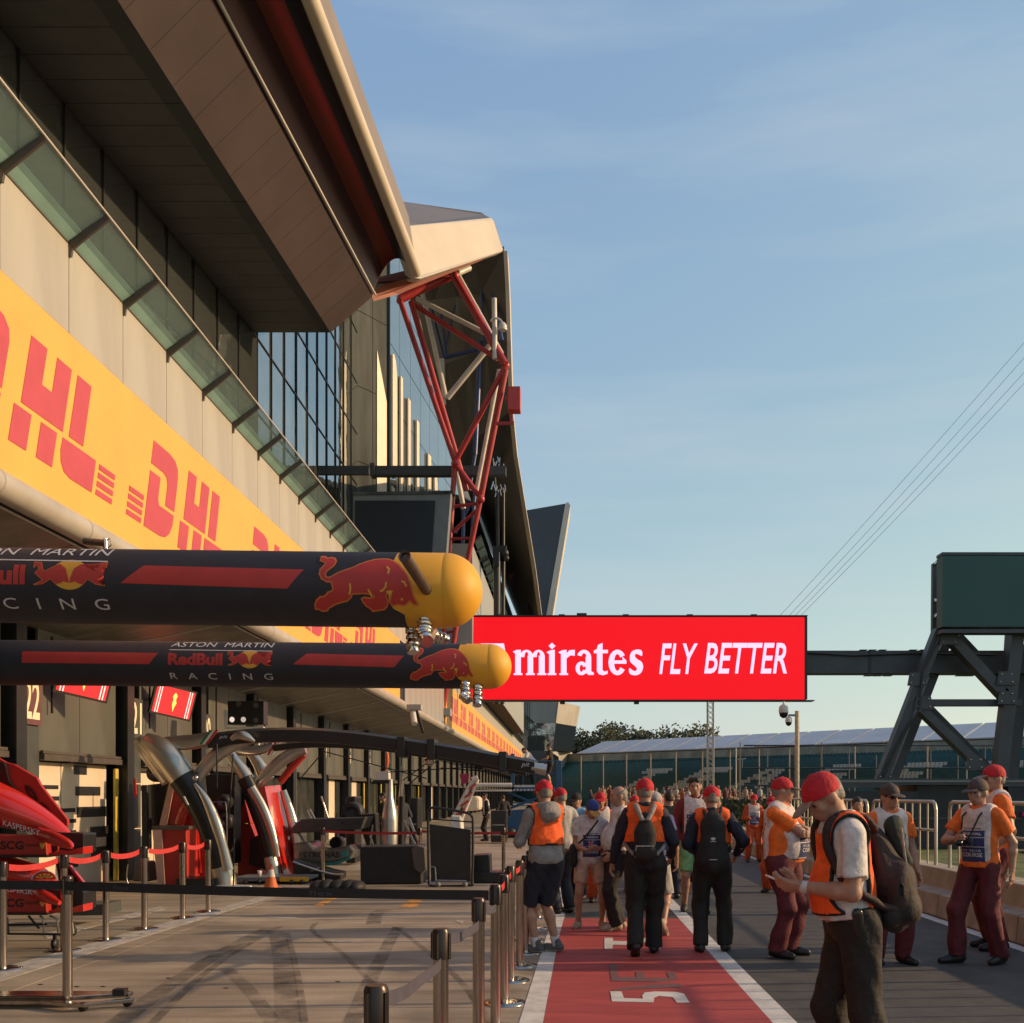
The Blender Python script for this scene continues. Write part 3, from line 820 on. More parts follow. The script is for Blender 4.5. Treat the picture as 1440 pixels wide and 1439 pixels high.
# ================================================================= padded booms with printed bulls
M['navy'] = mat('navy_cloth', (0.020, 0.021, 0.032), 0.6, var=0.15, scale=4, bump=0.08, bscale=200)
M['boom_yellow'] = mat('boom_yellow', (0.72, 0.36, 0.025), 0.55, var=0.05, scale=3, bump=0.06, bscale=260)
M['print_red'] = mat('print_red', (0.46, 0.035, 0.03), 0.55, var=0.06, scale=5)
M['print_orange'] = mat('print_orange', (0.62, 0.17, 0.03), 0.55, var=0.05, scale=5)
M['print_white'] = mat('print_white', (0.55, 0.54, 0.56), 0.55, var=0.05, scale=5)
M['print_yellow'] = mat('print_yellow', (0.66, 0.34, 0.04), 0.55, var=0)
M['chrome'] = mat('chrome', (0.62, 0.58, 0.55), 0.16, metal=1.0, var=0.12, scale=9)
M['steel'] = mat('steel_tube', (0.42, 0.39, 0.36), 0.3, metal=0.9, var=0.15, scale=8)
M['brown_metal'] = mat('brown_metal', (0.13, 0.095, 0.08), 0.45, metal=0.5, var=0.15, scale=12)
M['black_plastic'] = mat('black_plastic', (0.018, 0.017, 0.017), 0.5, var=0.15, scale=10)
BULL = [(183, 190), (185, 165), (205, 165), (225, 180), (255, 172), (280, 180), (290, 200), (280, 230), (255, 252), (232, 272), (222, 300), (232, 322), (262, 325), (290, 308), (330, 285), (375, 268), (420, 252), (470, 225), (520, 203), (570, 186), (620, 180), (665, 180), (705, 193), (745, 220), (785, 262), (815, 300), (835, 350), (845, 400), (858, 440), (875, 470), (888, 490), (865, 488), (845, 470), (832, 462), (815, 480), (790, 495), (750, 488), (708, 497), (695, 480), (705, 450), (712, 420), (690, 410), (672, 412), (660, 440), (672, 470), (665, 500), (640, 520), (600, 525), (560, 530), (545, 515), (520, 500), (500, 478), (492, 462), (510, 455), (550, 460), (575, 455), (590, 450), (572, 432), (555, 425), (500, 420), (420, 425), (405, 450), (380, 470), (340, 478), (290, 492), (240, 515), (225, 530), (195, 533), (160, 520), (148, 522), (150, 500), (165, 475), (190, 455), (210, 455), (230, 445), (250, 425), (280, 415), (290, 400), (282, 370), (275, 345), (240, 345), (205, 325), (190, 295), (192, 265), (215, 235), (235, 215), (215, 205)]
def bull_uv(p):     # drawing units -> boom units (0 at the seam, 1 = radius)
    return ((p[0] / 5.143 + 420 - 627) / 52.0, (828 - (p[1] / 5.143 + 760)) / 52.0)
def ribbon(pts, w, closed=True):
    n = len(pts); out = []
    for i in range(n if closed else n - 1):
        a, b_ = pts[i], pts[(i + 1) % n]
        d = (b_[0] - a[0], b_[1] - a[1]); l_ = math.hypot(*d) or 1
        nx, ny = -d[1] / l_ * w / 2, d[0] / l_ * w / 2
        e = (d[0] / l_ * w * 0.35, d[1] / l_ * w * 0.35)
        out.append([(a[0] - e[0] + nx, a[1] - e[1] + ny), (b_[0] + e[0] + nx, b_[1] + e[1] + ny), (b_[0] + e[0] - nx, b_[1] + e[1] - ny), (a[0] - e[0] - nx, a[1] - e[1] - ny)])
    return out
def boom(y, zpx, endpx, R, logo0, label, tilt):
    T = thing('pit_boom', label, 'boom', U(endpx, zpx, y), group='striped booms over the pit box')
    T.rotation_euler = (0, tilt, 0)
    n = 40
    mb = MB(); mb.lathe([(R, -9.0), (R, -1.0 * R)], axis='x', n=n); mb.build('boom_tube', M['navy'], T)
    mb = MB()
    mb.lathe([(R * 1.001, -1.0 * R), (R * 1.001, -0.02 * R), (R * 0.994, 0.0)], axis='x', n=n)
    for i in range(0, 14):
        pass
    mb.lathe([(R * 0.994, 0.0), (R * 1.0, 0.02 * R)] + [(R * math.cos(a), 0.02 * R + R * 0.97 * math.sin(a)) for a in [math.pi / 2 * k / 12 for k in range(1, 13)]], axis='x', n=n)
    mb.build('end_cap', M['boom_yellow'], T)
    def wrap(off):
        def f(u, v):
            v = max(-0.97, min(0.97, v))
            r = R + off
            return Vector((u * R * (1 - .93 * R / y), -math.sqrt(max(0, 1 - v * v)) * r, v * r))
        return f
    def put(name, polys, m_, off):
        vs, fs = tri_print(polys, 0.09)
        w_ = wrap(off)
        mb_ = MB()
        mb_.add([w_(a, b_) for a, b_ in vs], [f for f in fs], 0, True)
        return mb_.build(name, m_, T)
    k = R / 0.224
    put('sun_print', [[(-1.27, .90), (-.98, .90), (-.98, -.97), (-.92, -.97), (-1.0, -.78), (-1.32, -.64), (-1.42, -.45), (-1.45, 0)]], M['boom_yellow'], 0.002 * k)
    bl = [bull_uv(p) for p in BULL]
    put('bull_outline', ribbon(bl, 0.075), M['print_orange'], 0.0035 * k)
    put('bull_print', [bl], M['print_red'], 0.005 * k)
    det = [[(408, 365), (410, 400), (402, 430)], [(668, 352), (664, 380), (645, 402), (628, 408)], [(670, 240), (686, 258), (680, 286)], [(782, 342), (800, 348), (812, 372)], [(540, 402), (552, 420), (560, 440)]]
    pl = []
    for d_ in det: pl += ribbon([bull_uv(p) for p in d_], 0.05, False)
    pl += [[bull_uv(p) for p in [(664, 410), (690, 402), (718, 406), (700, 436), (692, 452), (682, 432)]], [bull_uv(p) for p in [(772, 452), (790, 455), (786, 468), (770, 465)]]]
    put('bull_detail', pl, M['print_yellow'], 0.0065 * k)
    put('stripe_print', [[(-8.6 + .55, .38), (-3.72, .32), (-4.15, -.19), (-8.6 - .05, -.08 - .02)]], M['print_red'], 0.002 * k)
    put('stripe_print', [[(logo0 - 6.5, .38), (logo0 - .45, .36), (logo0 - .85, -.14), (logo0 - 6.5, -.12)]], M['print_red'], 0.002 * k)
    # the three line team lettering with the double bull badge
    def txt(name, s_, u0, u1, v0, v1, m_, **kw):
        vs, fs, _ = text_geo(s_, **kw)
        vs, fs = cut_mesh(vs, fs, .09 / (v1 - v0))
        w_ = wrap(0.002 * k)
        mb_ = MB(); mb_.add([w_(logo0 + u0 + (u1 - u0) * a, v0 + (v1 - v0) * b_) for a, b_ in vs], fs); return mb_.build(name, m_, T)
    L_ = 4.6
    txt('name_lettering', 'ASTON  MARTIN', 0.02, L_, .66, .90, M['print_white'], sx=1.3, shear=0.12)
    put('rule_line', [[(logo0, .53), (logo0 + L_, .50), (logo0 + L_, .465), (logo0, .495)]], M['print_white'], 0.002 * k)
    txt('team_lettering', 'RedBull', 0.0, 2.42, -.17, .36, M['print_red'], bold=0.045)
    txt('racing_lettering', 'R A C I N G', 0.02, L_, -.74, -.49, M['print_white'], sx=1.5, space=1.5)
    cxb, cyb = logo0 + 3.62, .12
    put('badge_disc', [[(cxb + .50 * math.cos(a), cyb + .40 * math.sin(a)) for a in [2 * math.pi * i / 24 for i in range(24)]]], M['print_yellow'], 0.002 * k)
    mini = [(-.95, -.28), (-.70, -.17), (-.92, .02), (-.82, .12), (-.90, .26), (-.97, .18), (-.98, .32), (-.80, .30), (-.74, .14), (-.70, .05), (-.30, .27), (-.12, .15), (-.03, -.12), (-.02, -.22), (-.16, -.18), (-.22, -.22), (-.36, -.26), (-.5, -.12), (-.72, -.25)]
    put('badge_bull', [[(cxb + a, cyb + b_) for a, b_ in mini]], M['print_red'], 0.0035 * k)
    put('badge_bull', [[(cxb - a, cyb + b_) for a, b_ in mini]], M['print_red'], 0.0035 * k)
    put('badge_outline', ribbon([(cxb + a, cyb + b_) for a, b_ in mini], 0.035) + ribbon([(cxb - a, cyb + b_) for a, b_ in mini], 0.035), M['print_orange'], 0.0025 * k)
    return T
B1 = boom(6.2, 831, 627, 0.224, -13.65, 'upper striped navy boom with yellow domed end and charging bull, nearer the camera', 0.012)
B2 = boom(10.3, 937.5, 688, 0.226, -14.2, 'lower striped navy boom with yellow domed end, behind the upper boom', 0.008)
def fitting(T, pts, r, name='hose_fitting', m_=None):
    mb = MB(); a, b_ = Vector(pts[0]), Vector(pts[1]); d = (b_ - a)
    P = [a + d * t for t in (0, .18, .2, .3, .32, .42, .44, .54, .56, .75, .77, 1)]
    mb.tube(P, [r * q for q in (1, 1, .82, .82, 1, 1, .85, .85, 1.05, 1.05, .9, .9)], 12)
    o = mb.build(name, m_ or M['chrome']); return pw(o, T)
mb = MB(); a, b_ = U(568.5, 782, 5.62), U(602, 833, 6.02)
mb.tube([a, a.lerp(b_, .08), b_], [.036, .033, .033], 16, caps=False)
mb.tube([a, a.lerp(b_, .02)], [.036, .026], 16, caps=False); mb.tube([a.lerp(b_, .05), a.lerp(b_, .06)], [.028, .02], 12)
pw(mb.build('pipe_stub', M['brown_metal']), B1)
fitting(B1, (U(597, 872, 6.12), U(597, 893, 6.05)), .046, 'hose_fitting')
fitting(B1, (U(592, 889, 6.0), U(601, 903, 5.9)), .042)
fitting(B1, (U(579, 884, 6.25), U(581, 918, 6.2)), .040)
fitting(B1, (U(610, 893, 6.35), U(629, 900, 6.4)), .036)
fitting(B2, (U(654, 962, 10.1), U(655, 984, 10.0)), .050)
fitting(B2, (U(650, 978, 10.0), U(659, 986, 9.95)), .044)
fitting(B2, (U(672, 966, 10.2), U(671, 992, 10.1)), .050)
for px, py in ((0, 0),):
    pass
T = thing('canopy_lamp', 'small floodlight with cables clamped to canopy edge above the upper boom', 'lamp', U(135, 764, 12.4))
mb = MB(); mb.tube([U(118, 761, 12.4), U(146, 764, 12.4)], 0.042, 10); part(mb, 'housing', M['brown_metal'], T)
mb = MB(); mb.tube([U(148, 758, 12.4), U(149, 775, 12.4)], 0.03, 8); mb.tube([U(149, 762, 12.4), U(154, 757, 12.4), U(156, 767, 12.3), U(151, 771, 12.4)], 0.008, 5); part(mb, 'bracket', M['chrome'], T)
T = thing('canopy_lamp', 'pale floodlight pointing down below the fascia pipe behind lower boom', 'lamp', U(581, 1004, 26))
mb = MB(); mb.box(U(583, 995, 26), (0.36, 0.3, 0.13)); part(mb, 'housing', M['pipe'], T)
mb = MB(); mb.tube([U(580, 998, 26), U(583, 1018, 25.7)], 0.075, 8); part(mb, 'lamp_head', M['trim_light'], T)
mb = MB(); mb.bar(U(586, 1000, 26.4), U(595, 1030, 27), 0.06); part(mb, 'support_rod', M['steel_black'], T)

# ================================================================= red, white and blue truss under the fold
M['truss_red'] = mat('truss_red', (0.42, 0.035, 0.035), 0.35, var=0.1, scale=1.5)
M['truss_white'] = mat('truss_white', (0.62, 0.58, 0.53), 0.35, var=0.08, scale=1.5)
M['truss_blue'] = mat('truss_blue', (0.045, 0.07, 0.21), 0.35, var=0.1, scale=1.5)
TR = thing('steel_truss', 'tapering red, white and blue tubular truss holding up the roof fold', 'truss', U(622, 1003, 50))
def tb(m_, name, *segs):
    for s_ in segs:
        mb_ = MB(); (xa, ya, da), (xb, yb, db), r = s_; r *= .78
        mb_.tube([U(xa, ya, da), U(xb, yb, db)], r, 10); part(mb_, name, M[m_], TR)
tb('truss_red', 'red_tube', ((562, 421, 48.6), (634, 388, 49.6), .26), ((563, 424, 48.6), (640, 650, 49.5), .17), ((578, 424, 49), (656, 690, 49.8), .19), ((640, 648, 49.5), (630, 790, 49.8), .17),
   ((638, 388, 49.2), (710, 512, 48.6), .24), ((711, 514, 48.6), (641, 648, 49.4), .17), ((711, 520, 48.6), (676, 700, 49.4), .19), ((640, 652, 49.5), (677, 702, 49.6), .17), ((676, 700, 49.4), (655, 800, 49.8), .17),
   ((580, 427, 49.2), (700, 505, 48.8), .15), ((630, 786, 49.8), (618, 1000, 50), .17), ((655, 798, 49.8), (622, 1002, 50), .17), ((640, 712, 49.6), (675, 708, 49.5), .11), ((637, 748, 49.7), (672, 716, 49.5), .1),
   ((636, 758, 49.7), (664, 757, 49.7), .09), ((627, 890, 50), (640, 888, 50), .09))
tb('truss_white', 'white_tube', ((644, 386, 49.4), (706, 498, 49.2), .14), ((586, 420, 50.5), (681, 468, 50), .15), ((594, 412, 52), (627, 560, 51.5), .17), ((689, 486, 50), (629, 560, 50.4), .18), ((583, 430, 50.5), (636, 640, 51), .12),
   ((640, 652, 51), (652, 716, 51), .16), ((702, 520, 50), (670, 690, 50.6), .14), ((622, 505, 53), (624, 570, 53), .16), ((644, 384, 49.5), (660, 377, 50), .2))
tb('truss_blue', 'blue_tube', ((606, 432, 53.5), (624, 503, 53), .1), ((620, 440, 53), (628, 500, 53), .07), ((676, 480, 52.5), (668, 640, 52.5), .16), ((624, 503, 53), (672, 492, 52.6), .13), ((684, 372, 52), (706, 480, 51), .14), ((676, 372, 52), (680, 480, 52), .09), ((640, 430, 53), (626, 490, 53), .06),
   ((668, 640, 52.5), (660, 690, 52.5), .12), ((652, 716, 52), (650, 800, 52), .12), ((668, 690, 52), (660, 800, 52), .12), ((640, 770, 52), (664, 768, 52), .08), ((625, 890, 51), (627, 990, 51), .1), ((641, 750, 52), (660, 712, 52), .07))
for (xa, ya) in ((640, 652), (711, 514), (640, 388), (676, 702), (563, 423)):
    mb = MB(); mb.ball(U(xa, ya, 49.2), 0.2, 10, 6); part(mb, 'node_joint', M['truss_red'], TR)
mb = MB(); mb.bb(U(613, 1008, 50.4), U(633, 996, 49.6)); part(mb, 'foot_shoe', M['cladding_dim'], TR)
T = thing('red_cabinet', 'bright red box mounted at the outer corner of the red truss', 'cabinet', U(723, 583, 48.4))
mb = MB(); mb.bb(U(714, 543, 48.1), U(732.5, 583, 48.7)); part(mb, 'box', mat('cabinet_red', (0.56, 0.05, 0.04), 0.5, var=0.06), T, 0.03)
mb = MB(); mb.bar(U(710, 560, 48.4), U(716, 560, 48.4), 0.15); mb.bar(U(698, 596, 48.5), U(723, 595, 48.4), 0.13); mb.bar(U(719, 583, 48.4), U(719, 597, 48.4), 0.12); part(mb, 'bracket', M['truss_red'], T)
T = thing('security_camera', 'white dome security camera on a curved arm beside the red truss', 'camera', U(702, 470, 48.4))
mb = MB(); mb.tube([Vector(q) for q in spline([tuple(U(*p)) for p in [(690, 452, 48.4), (694, 448, 48.4), (702, 449, 48.4), (707, 455, 48.4)]], 4, False)], .05, 7); mb.tube([U(695, 420, 48.6), U(696, 505, 48.6)], 0.12, 8); part(mb, 'arm', M['truss_white'], T)
mb = MB(); mb.ball(U(707, 460, 48.4), (0.2, 0.2, 0.23), 10, 6); mb.lathe([(0.12, 0.1), (0.22, -0.02), (0.2, -0.1)], U(707, 462, 48.4), n=10); part(mb, 'camera_dome', M['truss_white'], T)
T = thing('lighting_rig', 'black slung cable rig with lamps hanging against the dark roof fold', 'lighting', U(707, 985, 56))
mb = MB()
for a, b_, r in (((699, 690), (700, 780), .10), ((708, 690), (708, 775), .08), ((699, 790), (699, 990), .20), ((708, 790), (707, 990), .10), ((695, 650), (697, 690), .05)):
    mb.tube([U(*a, 56), U(*b_, 56)], r, 7)
part(mb, 'hanging_pole', M['steel_black'], T)
mb = MB(); mb.bb(U(693, 768, 55.6), U(703, 800, 56.4)); mb.ball(U(710, 778, 55.7), .22, 8, 5); mb.ball(U(712, 785, 55.5), .16, 8, 5); mb.box(U(706, 772, 55.8), (.5, .3, .3)); part(mb, 'lamp_cluster', M['black_plastic'], T)
for i in range(16):
    mb = MB(); a = U(694 + (i % 4) * 5 + random.uniform(-1, 1), 642 + random.uniform(0, 18) + (32 if i > 7 else 0) + (i > 7) * 2, 55.9); mb.bar(a, a + Vector((random.uniform(-.15, .15), 0, random.uniform(-.5, -.25))), .05); part(mb, 'bright_clamp', M['chrome'], T)

# ================================================================= gantry with LED board and tower
GB = thing('pit_gantry', 'dark steel gantry beam crossing the pit lane to the green screen tower', 'gantry', (30, 52.5, 0))
yb = 52.6
mb = MB(); mb.bb(U(630, 915, yb), U(1475, 950, yb + 1.0)); mb.v = mb.v; part(mb, 'cross_beam', M['gantry'], GB)
for px in (1210, 1223, 1237, 1280, 1295, 1340, 1352):
    mb = MB(); mb.bb(U(px, 913.5, yb - 0.05), U(px + 6, 916, yb + 0.5)); mb.bb(U(px + 8, 949, yb - 0.05), U(px + 15, 951.5, yb + 0.5)); part(mb, 'clamp', M['gantry'], GB)
mb = MB(); mb.bb(U(1222, 914.5, yb - 0.04), U(1225, 950.5, yb)); part(mb, 'splice_plate', M['steel_black'], GB)
LB = thing('led_board', 'wide glowing red LED board with white lettering hung across the pit lane', 'advert board', U(894, 985, 51.8))
mb = MB(); mb.bb(U(656.5, 867.5, 51.9), U(1131.5, 985, 52.5)); part(mb, 'board_case', M['steel_black'], LB)
mb = MB(); mb.bb(U(657, 868, 51.84), U(1131, 984, 51.9)); part(mb, 'lit_face', mat('led_red', (0.2, 0, 0), 0.5, var=0, emit=(0.72, 0.0003, 0.006), es=0.78), LB)
mb = MB(); mb.bb(U(657, 984.5, 51.7), U(1141, 987.5, 52.4)); mb.bb(U(657, 866.5, 51.8), U(1132, 868, 52.4)); part(mb, 'edge_rail', M['steel_black'], LB)
for px in (700, 790, 880, 970, 1060): 
    mb = MB(); mb.box(U(px, 866, 52), (0.3, 0.2, 0.12)); part(mb, 'lifting_lug', M['steel_black'], LB)
for px in (791, 895):
    mb = MB(); mb.box(U(px, 988.5, 52), (0.25, 0.2, 0.14)); part(mb, 'lifting_lug', M['steel_black'], LB)
mb = MB(); mb.box(U(818, 866, 52), (0.5, 0.3, 0.22)); part(mb, 'beacon', M['steel_black'], LB)
led_white = mat('led_white', (0.4, 0.4, 0.4), 0.5, var=0, emit=(0.80, 0.52, 0.82), es=0.82)
yl = 51.82
def lb(a, b_): return U(640 + a / 2.769, 840 + b_ / 2.769, yl)
cnt = [0]
def glyph(polys):
    mb_ = MB()
    for p in polys:
        cnt[0] += 1
        o_ = Vector((0, -0.0015 * (cnt[0] % 7), 0))
        mb_.prism([lb(a, b_) + o_ for a, b_ in p], (0, 0.012, 0))
    part(mb_, 'lit_letter', led_white, LB)
def rect(x0, y0, x1, y1): return [(x0, y0), (x1, y0), (x1, y1), (x0, y1)]
def stem(x0, x1, y0, y1, foot=6): return [rect(x0, y0, x1, y1), [(x0 - foot, y1 - 7), (x1 + foot, y1 - 7), (x1 + foot, y1), (x0 - foot, y1)]]
def arch(x0, x1, y, h, t_): return [arc_ring((x0 + x1) / 2, y + h, ((x1 - x0) / 2, h), ((x1 - x0) / 2 - t_, h * .72), 180, 360)]
glyph([[(100, 180), (190, 180), (196, 215), (186, 215), (172, 196), (146, 196), (146, 232), (176, 232), (176, 246), (146, 246), (146, 288), (180, 288), (200, 262), (210, 262), (200, 303), (100, 303), (100, 295), (116, 290), (116, 192), (100, 188)]])
glyph(stem(234, 256, 210, 303) + stem(282, 304, 228, 303) + stem(326, 349, 228, 303) + [[(224, 212), (240, 205), (256, 205), (256, 220), (232, 218)]] + arch(252, 304, 205, 28, 18) + arch(300, 349, 205, 28, 18))
glyph(stem(366, 388, 210, 303) + [[(356, 214), (372, 206), (388, 205), (388, 220), (362, 220)], [(377, 177), (391, 190), (377, 203), (364, 190)]])
glyph(stem(412, 434, 210, 303) + [[(402, 214), (418, 206), (434, 205), (434, 220), (408, 220)], [(430, 222), (446, 206), (466, 205), (466, 228), (450, 226), (434, 238)]])
glyph([arc_ring(492, 277, (23, 27), (7, 14), 20, 340), rect(508, 232, 530, 296), arc_ring(502, 236, (28, 31), (10, 18), 200, 360), [(526, 286), (540, 294), (540, 302), (520, 303), (508, 294)]])
glyph([[(556, 186), (574, 178), (574, 205), (595, 205), (595, 218), (574, 218), (574, 284), (582, 290), (594, 286), (594, 298), (576, 304), (560, 300), (552, 288), (552, 218), (540, 218), (540, 208), (552, 202)]])
glyph([arc_ring(632, 254, (35, 50), (13, 33), 35, 325), rect(618, 246, 667, 259), [(655, 259), (667, 252), (667, 247), (650, 230)]])
glyph([[(676 + a * 1.0, b_) for a, b_ in spline([(4, 236), (10, 214), (30, 204), (50, 208), (52, 228), (40, 224), (28, 220), (24, 230), (34, 242), (50, 252), (56, 272), (48, 294), (28, 304), (4, 298), (2, 276), (14, 284), (26, 288), (32, 278), (22, 266), (8, 254)], 3)]])
mb = MB()
text_fit(mb, 'FLY', 795, 945, 299, 180, lambda u, v: lb(u, v), bold=0.012, shear=0.22, sx=0.72); part(mb, 'lit_letter', led_white, LB)
mb = MB()
text_fit(mb, 'BETTER', 970, 1292, 297, 178, lambda u, v: lb(u, v), bold=0.012, shear=0.22, sx=0.72); part(mb, 'lit_letter', led_white, LB)
def dome_cam(T, px, py, y_, s_):
    mb = MB(); mb.lathe([(0.03 * s_, 0.42 * s_), (0.05 * s_, 0.3 * s_), (0.19 * s_, 0.2 * s_), (0.22 * s_, 0.05 * s_), (0.21 * s_, -0.08 * s_)], U(px, py, y_), n=12); part(mb, 'housing', M['truss_white'], T)
    mb = MB(); mb.lathe([(0.20 * s_, -0.08 * s_), (0.17 * s_, -0.22 * s_), (0.08 * s_, -0.3 * s_), (0.01, -0.32 * s_)], U(px, py, y_), n=12); part(mb, 'dome_lens', M['black_plastic'], T)
T = thing('security_camera', 'white dome security camera hanging beneath the red LED board', 'camera', U(1102, 987, 51.5)); dome_cam(T, 1102, 1000, 51.5, 1.15)
T = thing('camera_pole', 'slim grey pole with a small dome camera on an arm in front of grandstand', 'camera pole', (U(1121, 1118, 48).x, 48, 0))
mb = MB(); mb.tube([(U(1121, 1118, 48).x, 48, 0), U(1121, 1000, 48)], 0.11, 8); part(mb, 'pole', M['steel'], T)
mb = MB(); mb.tube([U(1121, 1006, 48), U(1110, 1006, 48), U(1108, 1010, 48)], 0.06, 6); part(mb, 'arm', M['steel'], T); dome_cam(T, 1109, 1014, 48, 0.75)
T = thing('lattice_mast', 'pale lattice mast rising behind the red LED board', 'mast', (U(999, 1118, 60).x, 60, 0))
bx, s_ = U(999, 1118, 60).x, 0.17
for dx in (-s_, s_):
    for dy in (-s_, s_):
        mb = MB(); mb.tube([(bx + dx, 60 + dy, 0), (bx + dx, 60 + dy, 7.6)], 0.035, 5); part(mb, 'mast_chord', M['truss_white'], T)
mb = MB(); z_ = 0
while z_ < 7.4:
    mb.bar((bx - s_, 60 - s_, z_), (bx + s_, 60 - s_, z_ + .3), .025); mb.bar((bx + s_, 60 - s_, z_), (bx - s_, 60 - s_, z_ + .3), .025); mb.bar((bx + s_, 60 + s_, z_), (bx - s_, 60 + s_, z_ + .3), .025); z_ += .3
o = part(mb, 'mast_lacing', M['truss_white'], T); o['kind'] = 'stuff'
TW = thing('screen_tower', 'dark steel A frame tower carrying a large green screen over the pit wall', 'tower', (U(1370, 1118, 52).x, 54, 0))
def q(a, b_, y_): return U(1060 + a / 3.787, 760 + b_ / 3.787, y_)
mb = MB(); mb.bb(q(1005, 82, 50.5), q(1640, 474, 51.3)); part(mb, 'green_screen', mat('screen_green', (0.018, 0.075, 0.068), 0.5, var=0.06, scale=0.4), TW)
mb = MB(); mb.bb(q(1003, 78, 50.6), q(1642, 83, 51.4)); mb.bb(q(1003, 474, 50.4), q(1642, 506, 51.2)); part(mb, 'screen_frame', M['gantry'], TW)
for a, b_, w in (((965, 125, 54), (962, 508, 54), .3), ((1000, 90, 54), (1000, 480, 54), .3)):
    mb = MB(); mb.bar(q(*a), q(*b_), w); part(mb, 'rear_post', M['gantry'], TW)
for a, b_ in (((965, 128, 54), (1006, 85, 51)), ((962, 318, 54), (1003, 316, 52)), ((962, 410, 54), (1003, 376, 52)), ((962, 508, 54), (1004, 478, 51.5)), ((985, 100, 53), (985, 480, 53))):
    mb = MB(); mb.bar(q(*a), q(*b_), .14); part(mb, 'rear_brace', M['steel'], TW)
for a, b_, w in (((985, 480, 51.5), (655, 1330, 51.5), .8), ((1040, 490, 53.6), (715, 1330, 53.6), .7), ((1040, 515, 51.5), (1335, 832, 51.5), .8), ((1080, 515, 53.6), (1360, 815, 53.6), .7),
                 ((885, 900, 51.5), (1215, 1215, 51.5), .65), ((915, 890, 53.6), (1310, 1290, 53.6), .7), ((1395, 500, 51.5), (1300, 1300, 51.5), 1.0), ((1440, 560, 53.6), (1350, 1330, 53.6), 1.1), ((1370, 500, 53.4), (1345, 860, 53.4), .6),
                 ((1560, 500, 51.5), (1700, 1300, 51.5), 1.0)):
    mb = MB(); mb.bar(q(*a), q(*b_), w * .62, 0.7, up=(0, 1, 0)); part(mb, 'tower_leg', M['gantry'], TW)
mb = MB(); mb.bb(q(888, 846, 51.4), q(1400, 886, 52.0)); part(mb, 'tie_beam', M['gantry'], TW)
mb = MB(); mb.bb(q(200, 1270, 49), q(1700, 1318, 50.0)); part(mb, 'base_beam', M['gantry'], TW)
for px in (1100, 1190, 1290, 1400):
    mb = MB(); mb.bb((U(px, 1118, 49.5).x - .3, 49.2, 0), (U(px, 1118, 49.5).x + .3, 49.8, 1.7)); part(mb, 'base_post', M['gantry'], TW)
for gx, gy in ((905, 866), (1350, 838), (1040, 520), (870, 740), (1345, 735), (1180, 1190), (700, 1280), (1320, 1285)):
    c_ = q(gx, gy, 51.05); mb = MB(); mb.prism([c_ + Vector((-.48, 0, -.32)), c_ + Vector((.48, 0, -.32)), c_ + Vector((.36, 0, .34)), c_ + Vector((-.36, 0, .34))], (0, .06, 0)); part(mb, 'gusset_plate', M['gantry'], TW)
    for bx_, bz_ in ((-.3, -.18), (.3, -.18), (-.24, .2), (.24, .2)):
        mb = MB(); mb.lathe([(0, -.04), (.045, -.04), (.045, .02)], c_ + Vector((bx_, 0, bz_)), 'y', 6); part(mb, 'plate_bolt', M['steel'], TW)
mb = MB(); mb.tube([q(1010, 470, 51), q(900, 700, 51.0), q(880, 900, 51.0), q(760, 1100, 51), q(690, 1260, 51)], .06, 5); part(mb, 'power_cable', M['steel_black'], TW)
mb = MB(); mb.tube([U(1135, 918, 52.5), U(1200, 922, 52.5), U(1280, 919, 52.5), U(1400, 921, 52.5)], .05, 5); part(mb, 'power_cable', M['steel_black'], GB)
for i, (a, b_) in enumerate((((1104, 872), (1480, 462)), ((1112, 872), (1480, 484)), ((1120, 872), (1480, 500)), ((1095, 868), (1480, 440)))[:4]):
    mb = MB(); P_ = [U(a[0] + (b_[0] - a[0]) * t_, a[1] + (b_[1] - a[1]) * t_ + 4 * 4 * t_ * (1 - t_) - 4 * t_, 120 - 70 * t_) for t_ in [k / 8 for k in range(9)]]
    mb.tube(P_, [0.021 - 0.011 * t_ / 8 for t_ in range(9)], 5)
    tag(mb.build('overhead_cable', M['steel_black']), ('thin overhead cable in the sky, highest of four' if i == 3 else 'thin overhead cable in the sky, lowest of four' if i == 2 else ('thin overhead cable in the sky, second from the top', 'thin overhead cable in the sky, just above the lowest')[i]), 'cable', 'overhead cables')

# ================================================================= grandstand, trees, fences
M['seat_teal'] = mat('seat_teal', (0.028, 0.13, 0.14), 0.55, var=0.2, scale=3)
M['seat_white'] = mat('seat_white', (0.72, 0.71, 0.64), 0.6, var=0.1, scale=3)
M['stand_roof'] = mat('stand_roof', (0.41, 0.41, 0.45), 0.45, var=0.08, scale=0.3)
M['stand_back'] = mat('stand_back', (0.36, 0.35, 0.27), 0.8, var=0.2, scale=0.6)
GS = thing('grandstand', 'long covered grandstand with teal seats and pale lettering picked out in seats', 'grandstand', (24, 128, 0))
a0, a1 = Vector((1.2, 149.2, 0)), Vector((80.0, 73, 0))
gd = (a1 - a0).normalized(); gn = Vector((-gd.y, gd.x, 0))
if gn.y < 0: gn = -gn
Lg = (a1 - a0).length
def gp(s_, d_, z_): return a0 + gd * s_ + gn * d_ + Vector((0, 0, z_))
n_r = 25
for i in range(n_r):
    s0, s1 = Lg * i / n_r + .13, Lg * (i + 1) / n_r - .13
    mb = MB(); mb.prism([gp(s0, 0, 7.55), gp(s1, 0, 7.55), gp(s1, 6, 9.5), gp(s0, 6, 9.5)], (0, 0, 0.12)); part(mb, 'roof_panel', M['stand_roof'], GS)
    mb = MB(); mb.tube([gp(s0, 1.0, 0), gp(s0, 1.0, 7.6)], 0.09, 6); part(mb, 'roof_column', M['steel'], GS)
